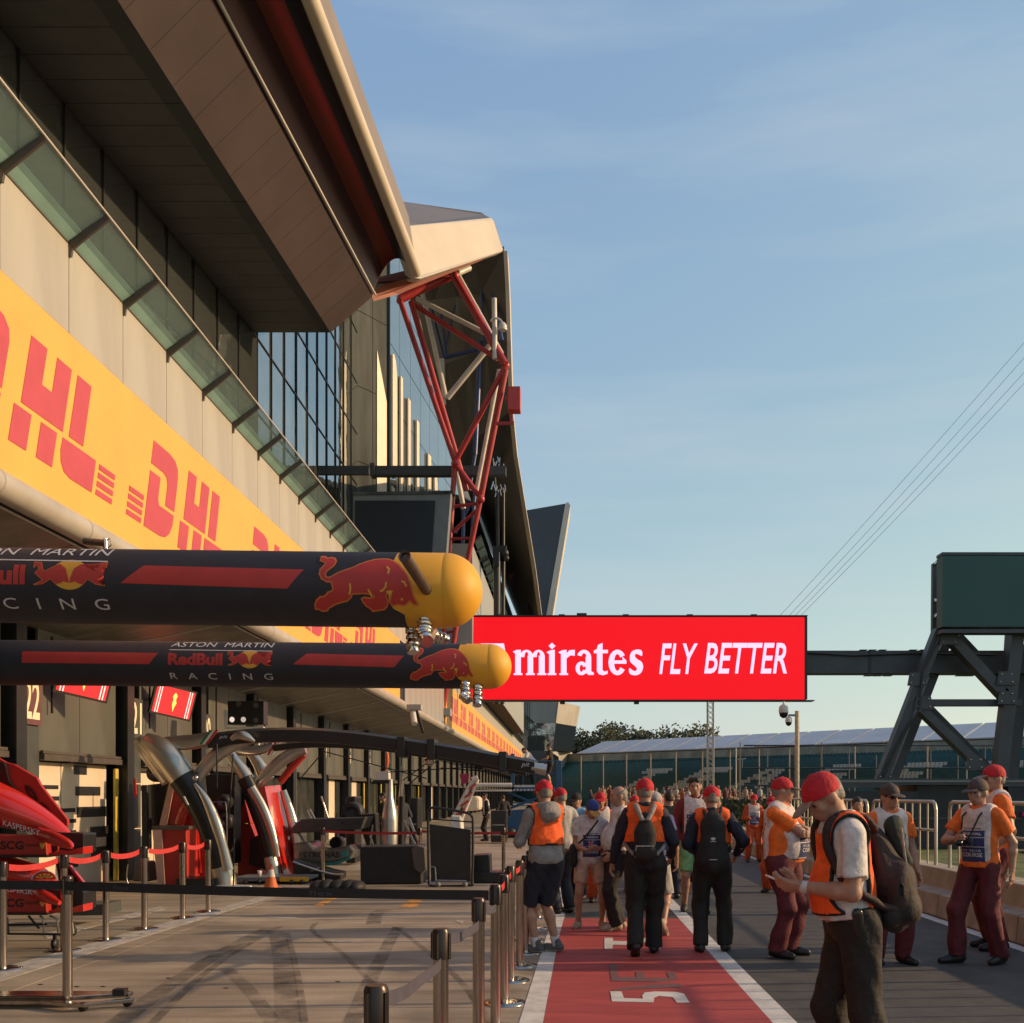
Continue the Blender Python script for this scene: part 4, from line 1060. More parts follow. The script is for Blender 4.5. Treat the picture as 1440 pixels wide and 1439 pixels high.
mb = MB(); mb.prism([gp(0, 0.1, 7.42), gp(Lg, 0.1, 7.42), gp(Lg, 0.1, 7.54), gp(0, 0.1, 7.54)], gn * 0.2); part(mb, 'eaves_beam', M['steel_black'], GS)
mb = MB(); mb.prism([gp(-18, 14, 0), gp(Lg, 14, 0), gp(Lg, 14, 8.4), gp(-18, 14, 8.4)], gn * 0.2); part(mb, 'back_wall', M['stand_back'], GS)
rows = 14
for r_ in range(rows):
    d_, z_ = 2.0 + r_ * 0.8, 1.3 + r_ * 0.38
    mb = MB(); mb.prism([gp(-16, d_, z_ - .38), gp(Lg, d_, z_ - .38), gp(Lg, d_, z_), gp(-16, d_, z_)], gn * 0.8); part(mb, 'seat_tier', M['seat_teal'], GS)
    mb = MB(); mb.prism([gp(-16, d_ + .45, z_), gp(Lg, d_ + .45, z_), gp(Lg, d_ + .5, z_ + .42), gp(-16, d_ + .5, z_ + .42)], gn * 0.05); part(mb, 'seat_row', M['seat_teal'], GS)
mb = MB()
s_ = -16
while s_ < Lg:       # saw-tooth cresting above the last row
    d_, z_ = 2 + rows * .8, 1.3 + rows * .38
    mb.prism([gp(s_, d_, z_ - .4), gp(s_ + .5, d_, z_ - .4), gp(s_ + .4, d_, z_ + .45), gp(s_ + .1, d_, z_ + .45)], gn * 0.3); s_ += .55
o = part(mb, 'back_row', M['seat_teal'], GS); o['kind'] = 'stuff'
# slanted letters made of pale seats, one block a row
def seat_letter(s0, rws):
    mb_ = MB()
    for r_, spans in rws:
        d_, z_ = 2.0 + r_ * 0.8, 1.3 + r_ * 0.38
        for u0, u1 in spans:
            u_ = u0
            while u_ < u1:
                a_ = s0 + u_ + r_ * .22
                mb_.prism([gp(a_, d_ + .40, z_ + .02), gp(a_ + .42, d_ + .40, z_ + .02), gp(a_ + .42, d_ + .44, z_ + .44), gp(a_, d_ + .44, z_ + .44)], gn * 0.03); u_ += .5
    o_ = part(mb_, 'seat_lettering', M['seat_white'], GS); o_['kind'] = 'stuff'
Eg = [(3, [(0, 5)]), (4, [(0, 5)]), (5, [(0, 1.5)]), (6, [(.2, 4)]), (7, [(.2, 4)]), (8, [(.3, 1.7)]), (9, [(.4, 5.2)]), (10, [(.4, 5.2)])]
Tg = [(r_, [(2, 3.2)]) for r_ in range(3, 9)] + [(9, [(0, 5)]), (10, [(0, 5)])]
Ag = [(r_, [((r_ - 3) * .2, (r_ - 3) * .2 + 1.2), (4 - (r_ - 3) * .2, 5.2 - (r_ - 3) * .2)]) for r_ in range(3, 10)] + [(6, [(1, 4)])]
Sg = [(3, [(0, 4)]), (4, [(0, 4.5)]), (5, [(3, 4.5)]), (6, [(0, 4.5)]), (7, [(0, 4.2)]), (8, [(0, 1.4)]), (9, [(0, 4.5)]), (10, [(.5, 4.5)])]
for i, g_ in enumerate((Tg, Eg, Ag, Sg, Eg, Tg, Sg, Eg, Ag, Sg)):
    seat_letter(2.5 + i * 10.2, g_)
mb = MB(); mb.prism([gp(0, 1.6, 0), gp(Lg, 1.6, 0), gp(Lg, 1.6, 1.2), gp(0, 1.6, 1.2)], gn * .2); part(mb, 'front_hoarding', M['seat_teal'], GS)
# trees beyond
M['leaf'] = mat('leaf', (0.036, 0.046, 0.018), 0.8, var=0.45, scale=0.6)
M['bark'] = mat('bark', (0.07, 0.05, 0.035), 0.9, var=0.3, scale=3)
def tree(x, y_, h, w, label, group='trees beyond the grandstand', n=2600, leaf=0.75):
    T = thing('tree', label, 'tree', (x, y_, 0), group=group)
    mb = MB(); mb.tube([(0, 0, 0), (.1, 0, h * .3), (0, .1, h * .65)], [w * .05, w * .04, w * .02], 7)
    for k in range(5):
        a = random.uniform(0, 6.28); mb.tube([(0, 0, h * (.3 + .06 * k)), (math.cos(a) * w * .3, math.sin(a) * w * .3, h * (.55 + .06 * k))], [w * .02, w * .008], 5)
    mb.build('trunk', M['bark'], T)
    mb = MB()
    cl = [(Vector((random.uniform(-.36, .36) * w, random.uniform(-.36, .36) * w, h * random.uniform(.38, .86))), w * random.uniform(.13, .25)) for k in range(18)]
    cl = [(Vector((c.x * (1.25 - c.z / h * .75), c.y * (1.25 - c.z / h * .75), c.z)), r) for c, r in cl]
    for k in range(n):
        c, r = random.choice(cl)
        d = Vector((random.gauss(0, 1), random.gauss(0, 1), random.gauss(0, 1))).normalized() * r * random.uniform(.55, 1.08)
        p = c + d
        u = Vector((random.gauss(0, 1), random.gauss(0, 1), random.gauss(0, 1))).normalized(); v = u.orthogonal().normalized()
        s__ = leaf * random.uniform(.5, 1.2)
        mb.quad(p - u * s__ * .5, p - v * s__ * .4, p + u * s__ * .5, p + v * s__ * .4)
    mb.build('crown', M['leaf'], T)
    return T
for px, py, w, yy, lb_ in ((822, 1024, 9, 212, 'small dark tree beside the end of the pit building'), (850, 1021, 12, 208, 'broad dark tree above the pale stand roof'), (868, 1019, 11, 215, 'tall rounded tree second from the pit building end'),
                          (895, 1023, 10, 210, 'lower bushy tree under the red board, middle of the row'), (920, 1021, 12, 214, 'dense tree between the lattice mast and middle tree'), (945, 1022, 9, 206, 'narrow tree beside the big tree near lattice mast'),
                          (968, 1018, 13, 212, 'largest dark tree just before the lattice mast'), (985, 1022, 8, 208, 'small tree half behind the lattice mast'), (1062, 1028, 5, 230, 'tiny treetop showing over the stand roof beyond the mast'), (1212, 1022, 8, 190, 'low treetop over the stand roof beside the tower')):
    p = U(px, py, yy); tree(p.x, yy, p.z, w * 1.4, lb_)
mb = MB()
for k in range(2600):
    p = Vector((random.uniform(-60, 160), random.uniform(225, 250), random.uniform(0, 9))); u = Vector((random.gauss(0, 1), 0.3, random.gauss(0, 1))).normalized(); v = Vector((-u.z, 0.2, u.x)); s__ = random.uniform(.8, 2)
    mb.quad(p - u * s__, p - v * s__, p + u * s__, p + v * s__)
tag(mb.build('far_wood', M['leaf']), 'low dark belt of woodland far beyond the grandstand', 'wood')['kind'] = 'stuff'
# end block of the pit building far down the lane
EB = thing('end_block', 'far tapering end block of pit building with dark window band and lit side', 'building', (U(780, 1118, 166).x, 168, 0))
def eb(name, pts, m_, y0=166, th=5):
    mb_ = MB(); mb_.prism([U(a, b_, y_) for a, b_, y_ in pts], (0, th, 0)); return part(mb_, name, m_, EB)
def z8(a, b_, y_=166): return (740 + a / 4.5, 960 + b_ / 4.5, y_)
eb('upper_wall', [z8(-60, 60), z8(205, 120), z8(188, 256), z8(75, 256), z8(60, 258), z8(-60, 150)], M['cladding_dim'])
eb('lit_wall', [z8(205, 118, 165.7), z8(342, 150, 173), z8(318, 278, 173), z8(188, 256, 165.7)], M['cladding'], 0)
eb('window_band', [z8(60, 258), z8(188, 257), z8(165, 432), z8(40, 432)], M['glass_dark'], 165.8)
eb('window_band', [z8(188, 257), z8(316, 280), z8(295, 435), z8(165, 432)], M['garage_dark'], 165.5)
eb('lower_wall', [z8(150, 436, 163), z8(292, 440, 172), z8(262, 620, 171), z8(215, 618, 166), z8(205, 470, 165.4)], M['cladding'], 0)
eb('dark_base', [z8(-80, 432), z8(160, 432), z8(205, 470), z8(215, 700), z8(-80, 700)], M['garage_dark'], 166.2)
eb('stair_glass', [z8(-60, 150), z8(60, 258), z8(40, 432), z8(-60, 432)], M['glass_dark'], 166.1)
for i in range(18):
    mb = MB(); mb.bb(U(700 + i * 2.6, 984, 150), U(701.2 + i * 2.6, 1002 + i * 1.6, 150.3)); part(mb, 'louvre_fin', M['panel_grey'], EB)
# ================================================================= stanchions and belts
M['belt_black'] = mat('belt_black', (0.014, 0.013, 0.016), 0.6, var=0.1, scale=20)
M['belt_red'] = mat('belt_red', (0.52, 0.035, 0.035), 0.55, var=0.08, scale=14)
M['belt_grey'] = mat('belt_grey', (0.06, 0.06, 0.085), 0.6, var=0.12, scale=16)
M['post_chrome'] = mat('post_chrome', (0.50, 0.43, 0.38), 0.2, metal=1.0, var=0.22, scale=7, stretch=(1, 1, 0.15))
M['cassette'] = mat('cassette', (0.045, 0.035, 0.032), 0.3, metal=0.5, var=0.1)
_tube = MB().tube([(0, 0, 0.0), (0, 0, 0.86)], 0.036, 14).mesh('post', M['post_chrome'])
_headm = MB()
_headm.tube([(0, 0, 0.86), (0, 0, 0.985), (0, 0, 1.0)], [0.041, 0.041, 0.034], 14)
for a in range(4):
    c_, s_ = math.cos(a * math.pi / 2 + .4), math.sin(a * math.pi / 2 + .4)
    _headm.box((c_ * 0.041, s_ * 0.041, 0.92), (0.014, 0.014, 0.12))
_headm = _headm.mesh('cassette', M['cassette'])
_basem = MB().lathe([(0.0, 0.022), (0.12, 0.02), (0.165, 0.012), (0.17, 0.0)], n=22).mesh('base_plate', M['post_chrome'])
def stanchion(x, y, label, group, base=True):
    T = thing('queue_post', label, 'queue post', (x, y, 0), random.uniform(0, 1), group)
    for nm, me in (('post', _tube), ('cassette', _headm)) + ((('base_plate', _basem),) if base else ()):
        o = bpy.data.objects.new(nm, me); COL.objects.link(o); o.parent = T
    return T
def belt(a, b_, m_, label, group=None, h=0.05, sag=0.03, txt=None):
    a, b_ = Vector(a), Vector(b_)
    d = (b_ - a); nn = Vector((d.y, -d.x, 0)).normalized()
    N_ = 12
    A, B, C_, D_ = [], [], [], []
    for i in range(N_ + 1):
        t_ = i / N_
        p = a.lerp(b_, t_) - Vector((0, 0, sag * 4 * t_ * (1 - t_)))
        p = p + nn * (0.006 * math.sin(t_ * 9 + a.x))
        A.append(p + Vector((0, 0, h / 2)) + nn * .0012); B.append(p - Vector((0, 0, h / 2)) + nn * .0012)
        C_.append(p + Vector((0, 0, h / 2)) - nn * .0012); D_.append(p - Vector((0, 0, h / 2)) - nn * .0012)
    mb_ = MB(); mb_.strip(A, B); mb_.strip(D_, C_); mb_.strip(C_, A); mb_.strip(B, D_)
    o = mb_.build('belt', m_)
    tag(o, label, 'belt', group)
    if txt:
        for t0, t1 in txt:
            mb_ = MB()
            vs, fs, _ = text_geo('flex', bold=0.01, space=1.1)
            def pl(u, v):
                t_ = t0 + (t1 - t0) * u
                p = a.lerp(b_, t_) - Vector((0, 0, sag * 4 * t_ * (1 - t_)))
                return p + Vector((0, -0.010, (v - .5) * h * .55))
            mb_.add([pl(*q_) for q_ in vs], fs)
            o2 = mb_.build('belt_lettering', M['belt_grey']); o2.parent = o
    return o
row = [(529, 3.34), (620, 4.75), (673, 6.16), (697, 7.09), (709, 7.97), (718, 8.93), (731, 9.7), (739, 10.5), (745, 11.4), (751, 12.4), (757, 13.5)]
names = ['closest to the camera', 'second from the front with grey belt', 'third from the front, before the black belt corner', 'holding the right end of long black belt', 'fifth along, just past the black belt corner', 'sixth along beside the white line', 'seventh along beside the white line', 'beside the shoes of the man in grey hoodie', 'just behind legs of man in grey hoodie', 'second one behind the man in grey hoodie', 'last one visible past man in grey hoodie']
RP = []
for (px, yy), nm in zip(row, names):
    x_ = (px - CX) / F * yy
    RP.append(Vector((x_, yy, 0)))
    stanchion(x_, yy, 'chrome queue post by the red strip, ' + nm, 'queue posts along the red strip')
for i, (c_, lb_) in enumerate((('belt_grey', 'drooping grey belt between the two front queue posts'), ('belt_grey', 'drooping grey belt between second and third queue posts'), ('belt_grey', 'short grey belt reaching the black belt corner post'),
                          ('belt_red', 'red belt on posts just beyond the black belt corner'), ('belt_red', 'red belt between fifth and sixth posts by the strip'), ('belt_red', 'red belt between sixth and seventh posts by the strip'),
                          ('belt_red', 'red belt beside man in grey hoodie'), ('belt_red', 'red belt hidden behind man in grey hoodie'), ('belt_red', 'red belt beyond man in grey hoodie'))):
    s_ = 0.02
    a, b_ = RP[i], RP[i + 1]
    belt(a + Vector((0.03 if i < 3 else 0, .045, .945)), b_ + Vector((0, -.045, .845 if i < 3 else .93)), M[c_], lb_, 'belts along the red strip', sag=s_)
L0 = Vector(((95 - CX) / F * 7.83, 7.83, 0))
stanchion(L0.x, L0.y, 'chrome queue post on a long wheeled steel base holding the black belt', 'queue posts holding the long black belt', base=False)
T = thing('wheeled_base', 'long flat chrome trolley base with castors beneath the black belt post', 'trolley base', (L0.x, L0.y, 0))
mb = MB(); mb.prism([(-1.6, -.02, .05), (.05, -.02, .05), (.42, .12, .05), (.42, .2, .05), (.1, .2, .05), (-1.6, .2, .05)], (0, 0, .035)); mb.build('base_rail', M['post_chrome'], T, 0.006)
mb = MB(); mb.prism([(-1.6, -.09, .035), (-.15, -.09, .035), (.12, -.2, .035), (.22, -.2, .035), (.5, -.02, .035), (.5, .02, .035), (.2, -.13, .035), (.13, -.13, .035), (-.1, -.03, .035), (-1.6, -.03, .035)], (0, 0, .03)); mb.build('base_frame', M['post_chrome'], T, 0.004)
mb = MB(); mb.box((.36, .1, .095), (.09, .08, .05)); mb.build('clamp_block', M['black_plastic'], T)
mb = MB(); mb.lathe([(.0, -.014), (.035, -.014), (.035, .014), (0, .014)], (.46, .0, .035), 'y', 12); mb.lathe([(.0, -.014), (.035, -.014), (.035, .014), (0, .014)], (.2, -.17, .035), 'y', 12); o = mb.build('castor', M['black_plastic'], T)
p4 = RP[3]
belt(L0 + Vector((0, -.045, .93)), p4 + Vector((-.05, 0, .925)), M['belt_black'], 'long black belt stretched across the apron between two chrome posts', h=.068, sag=.012, txt=((.125, .165), (.60, .655)))
belt(L0 + Vector((-2.2, -.05, .94)), L0 + Vector((-.04, 0, .93)), M['belt_black'], 'black belt running out of frame from the wheeled base post', h=.068, sag=.0)
LP = [(4, 1363, 'furthest from the silver legs at the frame edge'), (90, 1337, 'just behind the black belt post'), (149, 1322, 'in front of the cream garage board'), (203, 1307, 'in front of the dark wall pillar'), (257, 1291.5, 'in front of the red cabinet'), (293, 1282.5, 'last before the silver legs')]
LQ = []
for px, py, nm in LP:
    g_ = G(px, py); LQ.append(g_)
    stanchion(g_.x, g_.y, 'chrome queue post with red belt, ' + nm, 'queue posts before the garages')
for i in range(len(LQ) - 1):
    belt(LQ[i] + Vector((.04, .02, .945)), LQ[i + 1] + Vector((-.04, -.02, .945)), M['belt_red'], 'bright red belt, ' + ('first span across the stacked red wings', 'second span by the cream garage board', 'third span up to the dark pillar', 'fourth span over red cabinet', 'last span before the silver leg')[i], 'red belts before the garages', h=.058, sag=.035)
MQ = []
for px, py, nm in ((454, 1238, 'beside the teal car'), (590, 1238, 'behind the black flight case'), (708, 1203, 'on the sunlit ground before the blue lift')):
    y_ = 19.4; MQ.append(Vector(((px - CX) / F * y_, y_, 0)))
    stanchion(MQ[-1].x, y_, 'thin distant queue post with dark red belt, ' + nm, 'distant queue posts')
for i, nm in enumerate(('from the teal car to black case', 'from black case towards the blue lift')):
    belt(MQ[i] + Vector((.04, 0, .93)), MQ[i + 1] + Vector((-.04, 0, .90)), M['belt_red'], 'dark red distant belt running ' + nm, 'distant red belts', sag=.02)
belt(MQ[2] + Vector((.04, 0, .90)), MQ[2] + Vector((1.5, -.5, .88)), M['belt_red'], 'dark red distant belt reaching behind the man in grey hoodie', 'distant red belts', sag=.02)

# ================================================================= pit wall, railings, barrier stands
M['wall_conc'] = mat('wall_concrete', (0.36, 0.30, 0.235), 0.8, var=0.18, scale=2.2, bump=0.3, bscale=40)
M['rail_steel'] = mat('rail_steel', (0.50, 0.47, 0.40), 0.42, metal=0.6, var=0.1, scale=6)
PWL = thing('pit_wall', 'low beige concrete pit wall with a stepped ledge beside the lane', 'wall', (5.1, 18, 0))
prof = [(4.90, 0), (4.93, .30), (5.14, .33), (5.17, .60), (5.60, .60), (5.60, 0)]
wm = MB().prism([(a, -1.19, b_) for a, b_ in prof], (0, 2.38, 0)).mesh('wall_block', M['wall_conc'], 0.012)
for i in range(17): inst('wall_block', wm, PWL, (0, 5.2 + 2.4 * i, 0))
for yy in (10.2, 13.1, 16.4):
    mb = MB(); mb.bb((4.905, yy, .02), (4.926, yy + .16, .27)); o = part(mb, 'drain_plate', M['rail_steel'], PWL)
def railing(y0, n, label):
    T = thing('railing', label, 'railing', (5.36, y0, .60), group='tubular railings on the pit wall')
    L_ = .34 * n; H_ = .92
    fr_ = [(0, 0, 0), (0, 0, H_ - .12), (0, .04, H_ - .03), (0, .12, H_), (0, L_ - .12, H_), (0, L_ - .04, H_ - .03), (0, L_, H_ - .12), (0, L_, 0)]
    mb = MB(); mb.tube(fr_, .026, 8); mb.build('rail_frame', M['rail_steel'], T)
    mb = MB(); mb.tube([(0, .03, .50), (0, L_ - .03, .50)], .022, 8); mb.build('mid_rail', M['rail_steel'], T)
    me = MB().tube([(0, 0, 0), (0, 0, H_ - .03)], .014, 6).mesh('upright', M['rail_steel'])
    for i in range(1, n):
        o = bpy.data.objects.new('upright', me); COL.objects.link(o); o.parent = T; o.location = (0, .34 * i, 0)
        mb = MB(); 
    return T
for i, (y0, n, lb_) in enumerate(((9.6, 14, 'grey tubular railing on the pit wall behind the man in grey cap'), (14.9, 9, 'grey tubular railing on pit wall beside the man in sunglasses'), (18.3, 11, 'grey tubular railing on the pit wall behind the brown bag'), (22.5, 12, 'grey tubular railing far along the pit wall'), (4.6, 13, 'grey tubular railing on pit wall past the frame edge'))):
    railing(y0, n, lb_)
M['stand_navy'] = mat('stand_navy', (0.018, 0.020, 0.028), 0.55, var=0.2, scale=2)
T = thing('barrier_stand', 'dark navy team stand with panels on the grass behind pit wall', 'stand', (9, 30, 0.14))
for k, (x0, x1, y_, z1) in enumerate(((7.4, 9.6, 28, 1.72), (9.65, 12.0, 28.3, 1.9), (12.05, 14.8, 28, 1.85), (14.85, 18, 28.4, 1.8), (18.05, 22, 28, 1.9))):
    mb = MB(); mb.bb((x0, y_, 0.14), (x1, y_ + 1.6, z1)); part(mb, 'dark_panel', M['stand_navy'], T, .02)
    mb = MB(); mb.bb((x0 + .05, y_ - .02, .95), (x1 - .05, y_, 1.0)); part(mb, 'panel_rib', M['gantry'], T)
mb = MB(); mb.bar((12.4, 27.9, 1.1), (13.6, 27.9, .95), .12); part(mb, 'pink_stripe', mat('pink', (0.5, 0.06, 0.22), 0.5, var=0), T)
mb = MB(); mb.bb((7.3, 27.9, 1.96), (30, 29.9, 2.02)); part(mb, 'roof_sheet', M['frame_grey'], T)
# debris fence between the pit wall and the grandstand
T = thing('debris_fence', 'tall scaffold debris fence with tubes and posts in front of grandstand', 'fence', (16, 64, 0))
for i in range(17):
    x_ = 10.8 + i * 1.7
    mb = MB(); mb.tube([(x_, 64, 0), (x_, 64, 4.9 - (i % 3) * .4)], .036, 5); part(mb, 'fence_post', M['frame_grey'], T)
for z_ in (2.2, 3.3, 4.7):
    mb = MB(); mb.tube([(11, 63.9, z_), (38, 63.9, z_)], .05, 5); part(mb, 'fence_rail', M['gantry'], T)
for i in range(9):
    x_ = 5.4 + 1.0 * i
    mb = MB(); mb.tube([(x_, 72 + i, 0), (x_, 72 + i, 2.1)], .03, 5); part(mb, 'fence_post', M['steel'], T)
T = thing('lamp_pole', 'thin grey mast with cross arm beside the small dome camera pole', 'pole', (U(1040, 1118, 70).x, 70, 0))
mb = MB(); mb.tube([(U(1040, 1118, 70).x, 70, 0), (U(1040, 1066, 70))], .05, 6); part(mb, 'pole', M['steel'], T)
mb = MB(); mb.bar(U(1034, 1068, 70), U(1049, 1067, 70), .07); mb.bar(U(1044, 1080, 70), U(1044, 1068, 70), .05); part(mb, 'cross_arm', M['steel'], T)
T = thing('lamp_pole', 'taller thin white mast just beyond the man with dark curly hair', 'pole', (U(1035, 1118, 80).x, 80, 0))
mb = MB(); mb.tube([(U(1035, 1118, 80).x, 80, 0), (U(1035, 1052, 80))], .05, 6); part(mb, 'pole', M['truss_white'], T)
# hedge bank and marshals massed far along the wall
mb = MB()
for k in range(2200):
    x_ = random.uniform(5.9, 14); y_ = random.uniform(44, 60)
    p = Vector((x_, y_, random.uniform(.1, 1.35))); u = Vector((random.gauss(0, 1), .3, random.gauss(0, 1))).normalized() * random.uniform(.06, .16); v = Vector((-u.z, .02, u.x))
    mb.quad(p - u, p - v * .7, p + u, p + v * .7)
tag(mb.build('hedge', M['leaf']), 'ragged green hedge bank far along pit wall under the grandstand', 'hedge')['kind'] = 'stuff'
cols = [(.12, .03, .03), (.3, .10, .03), (.34, .32, .3), (.04, .05, .09), (.12, .12, .12), (.3, .22, .15)]
cm = [mat('crowd_%s' % n_, c_, .8, var=0) for n_, c_ in zip(('red', 'orange', 'white', 'navy', 'grey', 'tan'), cols)] + [mat('crowd_skin', (.35, .2, .14), .7, var=0)]
mb = MB()
for k in range(240):
    x_ = random.uniform(2.2, 17); y_ = random.uniform(66, 100)
    h_ = random.uniform(1.5, 1.85); z0 = random.choice((0, 0, 0.5))
    mb.tube([(x_, y_, z0 + .05), (x_, y_, z0 + h_ * .5)], [.13, .16], 5, random.choice((3, 4, 1)))
    mb.tube([(x_, y_, z0 + h_ * .5), (x_, y_, z0 + h_ * .8), (x_, y_, z0 + h_ * .86)], [.18, .22, .1], 6, random.randrange(6))
    mb.ball((x_, y_, z0 + h_ * .93), (.09, .1, .13), 6, 4, 6)
    if k % 3 == 0: mb.ball((x_, y_, z0 + h_ * .97), (.1, .11, .08), 6, 4, 0)
tag(mb.build('distant_crowd', cm), 'crowd of far off people gathered along lane below the grandstand', 'crowd')['kind'] = 'stuff'

# ================================================================= pit box equipment
M['car_red'] = mat('car_red', (0.52, 0.022, 0.015), 0.22, var=0.06, scale=2, coat=0.6)
M['car_red_matt'] = mat('car_red_matt', (0.40, 0.025, 0.018), 0.45, var=0.06, scale=2)
M['carbon'] = mat('carbon', (0.014, 0.013, 0.013), 0.35, var=0.1, scale=14)
M['silver'] = mat('brushed_silver', (0.56, 0.51, 0.45), 0.34, metal=0.9, var=0.07, scale=2.5)
M['painted_lit_edge'] = mat('painted_lit_edge', (0.62, 0.36, 0.28), 0.5, var=0.1, scale=5)  # sunlight on the cabinet edges put into a paler colour
def pp(T, name, pts, y_, th, m_, bevel=0.0):
    mb_ = MB(); mb_.prism([U(a, b_, y_) for a, b_ in pts], (0, th, 0)); return part(mb_, name, m_, T, bevel)
def ptube(T, name, pts, rpx, y_, m_, n=10, sm=4, caps=True):
    """tube through photo pixels at distance y_ (or own third value); radius in pixels"""
    P = [tuple(U(p[0], p[1], p[2] if len(p) > 2 else y_)) for p in pts]
    rr = rpx if isinstance(rpx, (list, tuple)) else [rpx] * len(P)
    if sm and len(P) > 2:
        Q = spline([p + (r,) for p, r in zip(P, rr)], sm, False)
        P, rr = [q_[:3] for q_ in Q], [q_[3] for q_ in Q]
    mb_ = MB(); mb_.tube(P, [r * y_ / F for r in rr], n, 0, caps); return part(mb_, name, m_, T)
def ptext(T, name, s, x0, y0, x1, y1, y_, m_, slope=0.0, **kw):
    mb_ = MB(); vs, fs, _ = text_geo(s, **kw)
    mb_.add([U(x0 + (x1 - x0) * a, y1 + (y0 - y1) * b_ + slope * (x1 - x0) * a, y_) for a, b_ in vs], fs); return part(mb_, name, m_, T)
# red nose and wing assemblies stacked on a trolley
T = thing('wing_trolley', 'stack of glossy red race car noses and front wings on a wheeled trolley', 'trolley', G(70, 1333))
pp(T, 'side_fin', [(-30, 1050), (8, 1072), (20, 1075), (52, 1094), (57, 1104), (95, 1153), (95, 1160), (92, 1166), (60, 1150), (25, 1118), (12, 1095), (8, 1080), (-30, 1070)], 11.35, .05, M['car_red_matt'], .008)
pp(T, 'dark_intake', [(-30, 1062), (6, 1074), (12, 1098), (28, 1120), (10, 1112), (-30, 1092)], 11.30, .08, M['carbon'])
ptube(T, 'nose_cone', [(-90, 1092), (-30, 1122), (20, 1140), (60, 1157), (92, 1175), (99, 1185)], [34, 33, 27, 18, 9, 3], 11.0, M['car_red'], 16)
ptube(T, 'nose_tip', [(55, 1172, 10.8), (80, 1181, 10.6), (97, 1188, 10.5), (101, 1192, 10.45)], [9, 9, 6, 2], 10.7, M['car_red'], 12)
mb = MB(); vs, fs, _ = text_geo('90', bold=0.03)
mb.add([U(34 + 42 * (a * .93 + .0) - 6 * (1 - b_) + 2, 1102 + 46 * a * .98 + 17 * (1 - b_) - 2, 11.33) for a, b_ in vs], fs); part(mb, 'number_print', M['carbon'], T)
ptext(T, 'nose_lettering', 'KASPERSKY', 4, 1153, 56, 1161, 10.62, M['print_white'], slope=.28, bold=0.0)
for dy, yy in ((0, 10.75), (81, 10.70)):
    pp(T, 'front_wing', [(-60, 1173 + dy), (64, 1176 + dy), (66, 1203 + dy), (-60, 1203 + dy)], yy, .30, M['car_red_matt'], .01)
    pp(T, 'wing_endplate', [(62, 1170 + dy), (116, 1172 + dy), (117.5, 1174 + dy), (117, 1199 + dy), (68, 1203 + dy)], yy + .12, .30, M['carbon'], .006)
    pp(T, 'wing_flap', [(66, 1203 + dy), (80, 1196 + dy), (95, 1197 + dy), (117, 1191 + dy), (117, 1201 + dy), (95, 1203 + dy)], yy + .05, .22, M['car_red'], .004)
    pp(T, 'wing_plank', [(-60, 1203 + dy), (66, 1203 + dy), (66, 1206 + dy), (-60, 1206 + dy)], yy - .03, .36, M['carbon'])
    ptube(T, 'winglet', [(68, 1174 + dy), (78, 1180 + dy), (82, 1193 + dy), (80, 1198 + dy)], 1.1, yy - .05, M['car_red'], 6)
    ptext(T, 'wing_lettering', '90 SCG', -22, 1183 + dy, 33, 1195 + dy, yy - .004, M['carbon'], bold=0.03, sx=1.3)
    ptext(T, 'wing_lettering', 'MISSION', 36, 1187 + dy, 55, 1191 + dy, yy - .004, M['carbon'])
    pp(T, 'yellow_shield', [(56, 1186 + dy), (62, 1186 + dy), (62, 1190 + dy), (59, 1194 + dy), (56, 1190 + dy)], yy - .006, .004, M['print_yellow'])
ptube(T, 'nose_cone', [(-60, 1208), (-10, 1222), (40, 1232), (70, 1243), (84, 1255)], [26, 24, 20, 12, 4], 11.1, M['car_red'], 14)
ptube(T, 'nose_tip', [(40, 1250, 10.8), (65, 1262, 10.6), (84, 1270, 10.5)], [8, 8, 3], 10.7, M['car_red'], 12)
ptext(T, 'nose_lettering', 'KASPERSKY', 0, 1246, 52, 1253, 10.62, M['print_white'], slope=.12)
pp(T, 'side_fin', [(78, 1212), (96, 1217), (132, 1262), (118, 1266), (100, 1268), (84, 1245)], 11.5, .05, M['carbon'])
pp(T, 'fin_edge', [(94, 1217), (98, 1217), (134, 1262), (129, 1263)], 11.47, .05, M['car_red'])
for r_, m_ in ((14, 'print_white'), (12.6, 'car_red')):
    pp(T, 'shell_badge', [(62 + r_ * 1.3 * math.cos(a), 1237 - r_ * .9 * math.sin(a)) for a in [math.pi * i / 12 for i in range(13)]], 10.60 if r_ > 13 else 10.59, .008, M[m_])
for k in range(5):
    a = math.radians(30 + 30 * k); pp(T, 'badge_ray', [(62 + 3 * math.cos(a - .12), 1237 - 2.4 * math.sin(a - .12)), (62 + 13 * math.cos(a - .16), 1237 - 8.6 * math.sin(a - .16)), (62 + 13 * math.cos(a + .16), 1237 - 8.6 * math.sin(a + .16)), (62 + 3 * math.cos(a + .12), 1237 - 2.4 * math.sin(a + .12))], 10.58, .006, M['print_yellow'])
for pts in ([(-60, 1300), (0, 1301), (66, 1300)], [(-60, 1313), (100, 1314)], [(56, 1288), (61, 1294), (62, 1313)], [(70, 1288), (80, 1294), (82, 1313)], [(100, 1285), (103, 1313)], [(10, 1290), (12, 1313)], [(40, 1288), (55, 1306)]):
    ptube(T, 'trolley_tube', pts, 1.6, 10.75, M['steel'] if pts[0][0] > 50 else M['carbon'], 7)
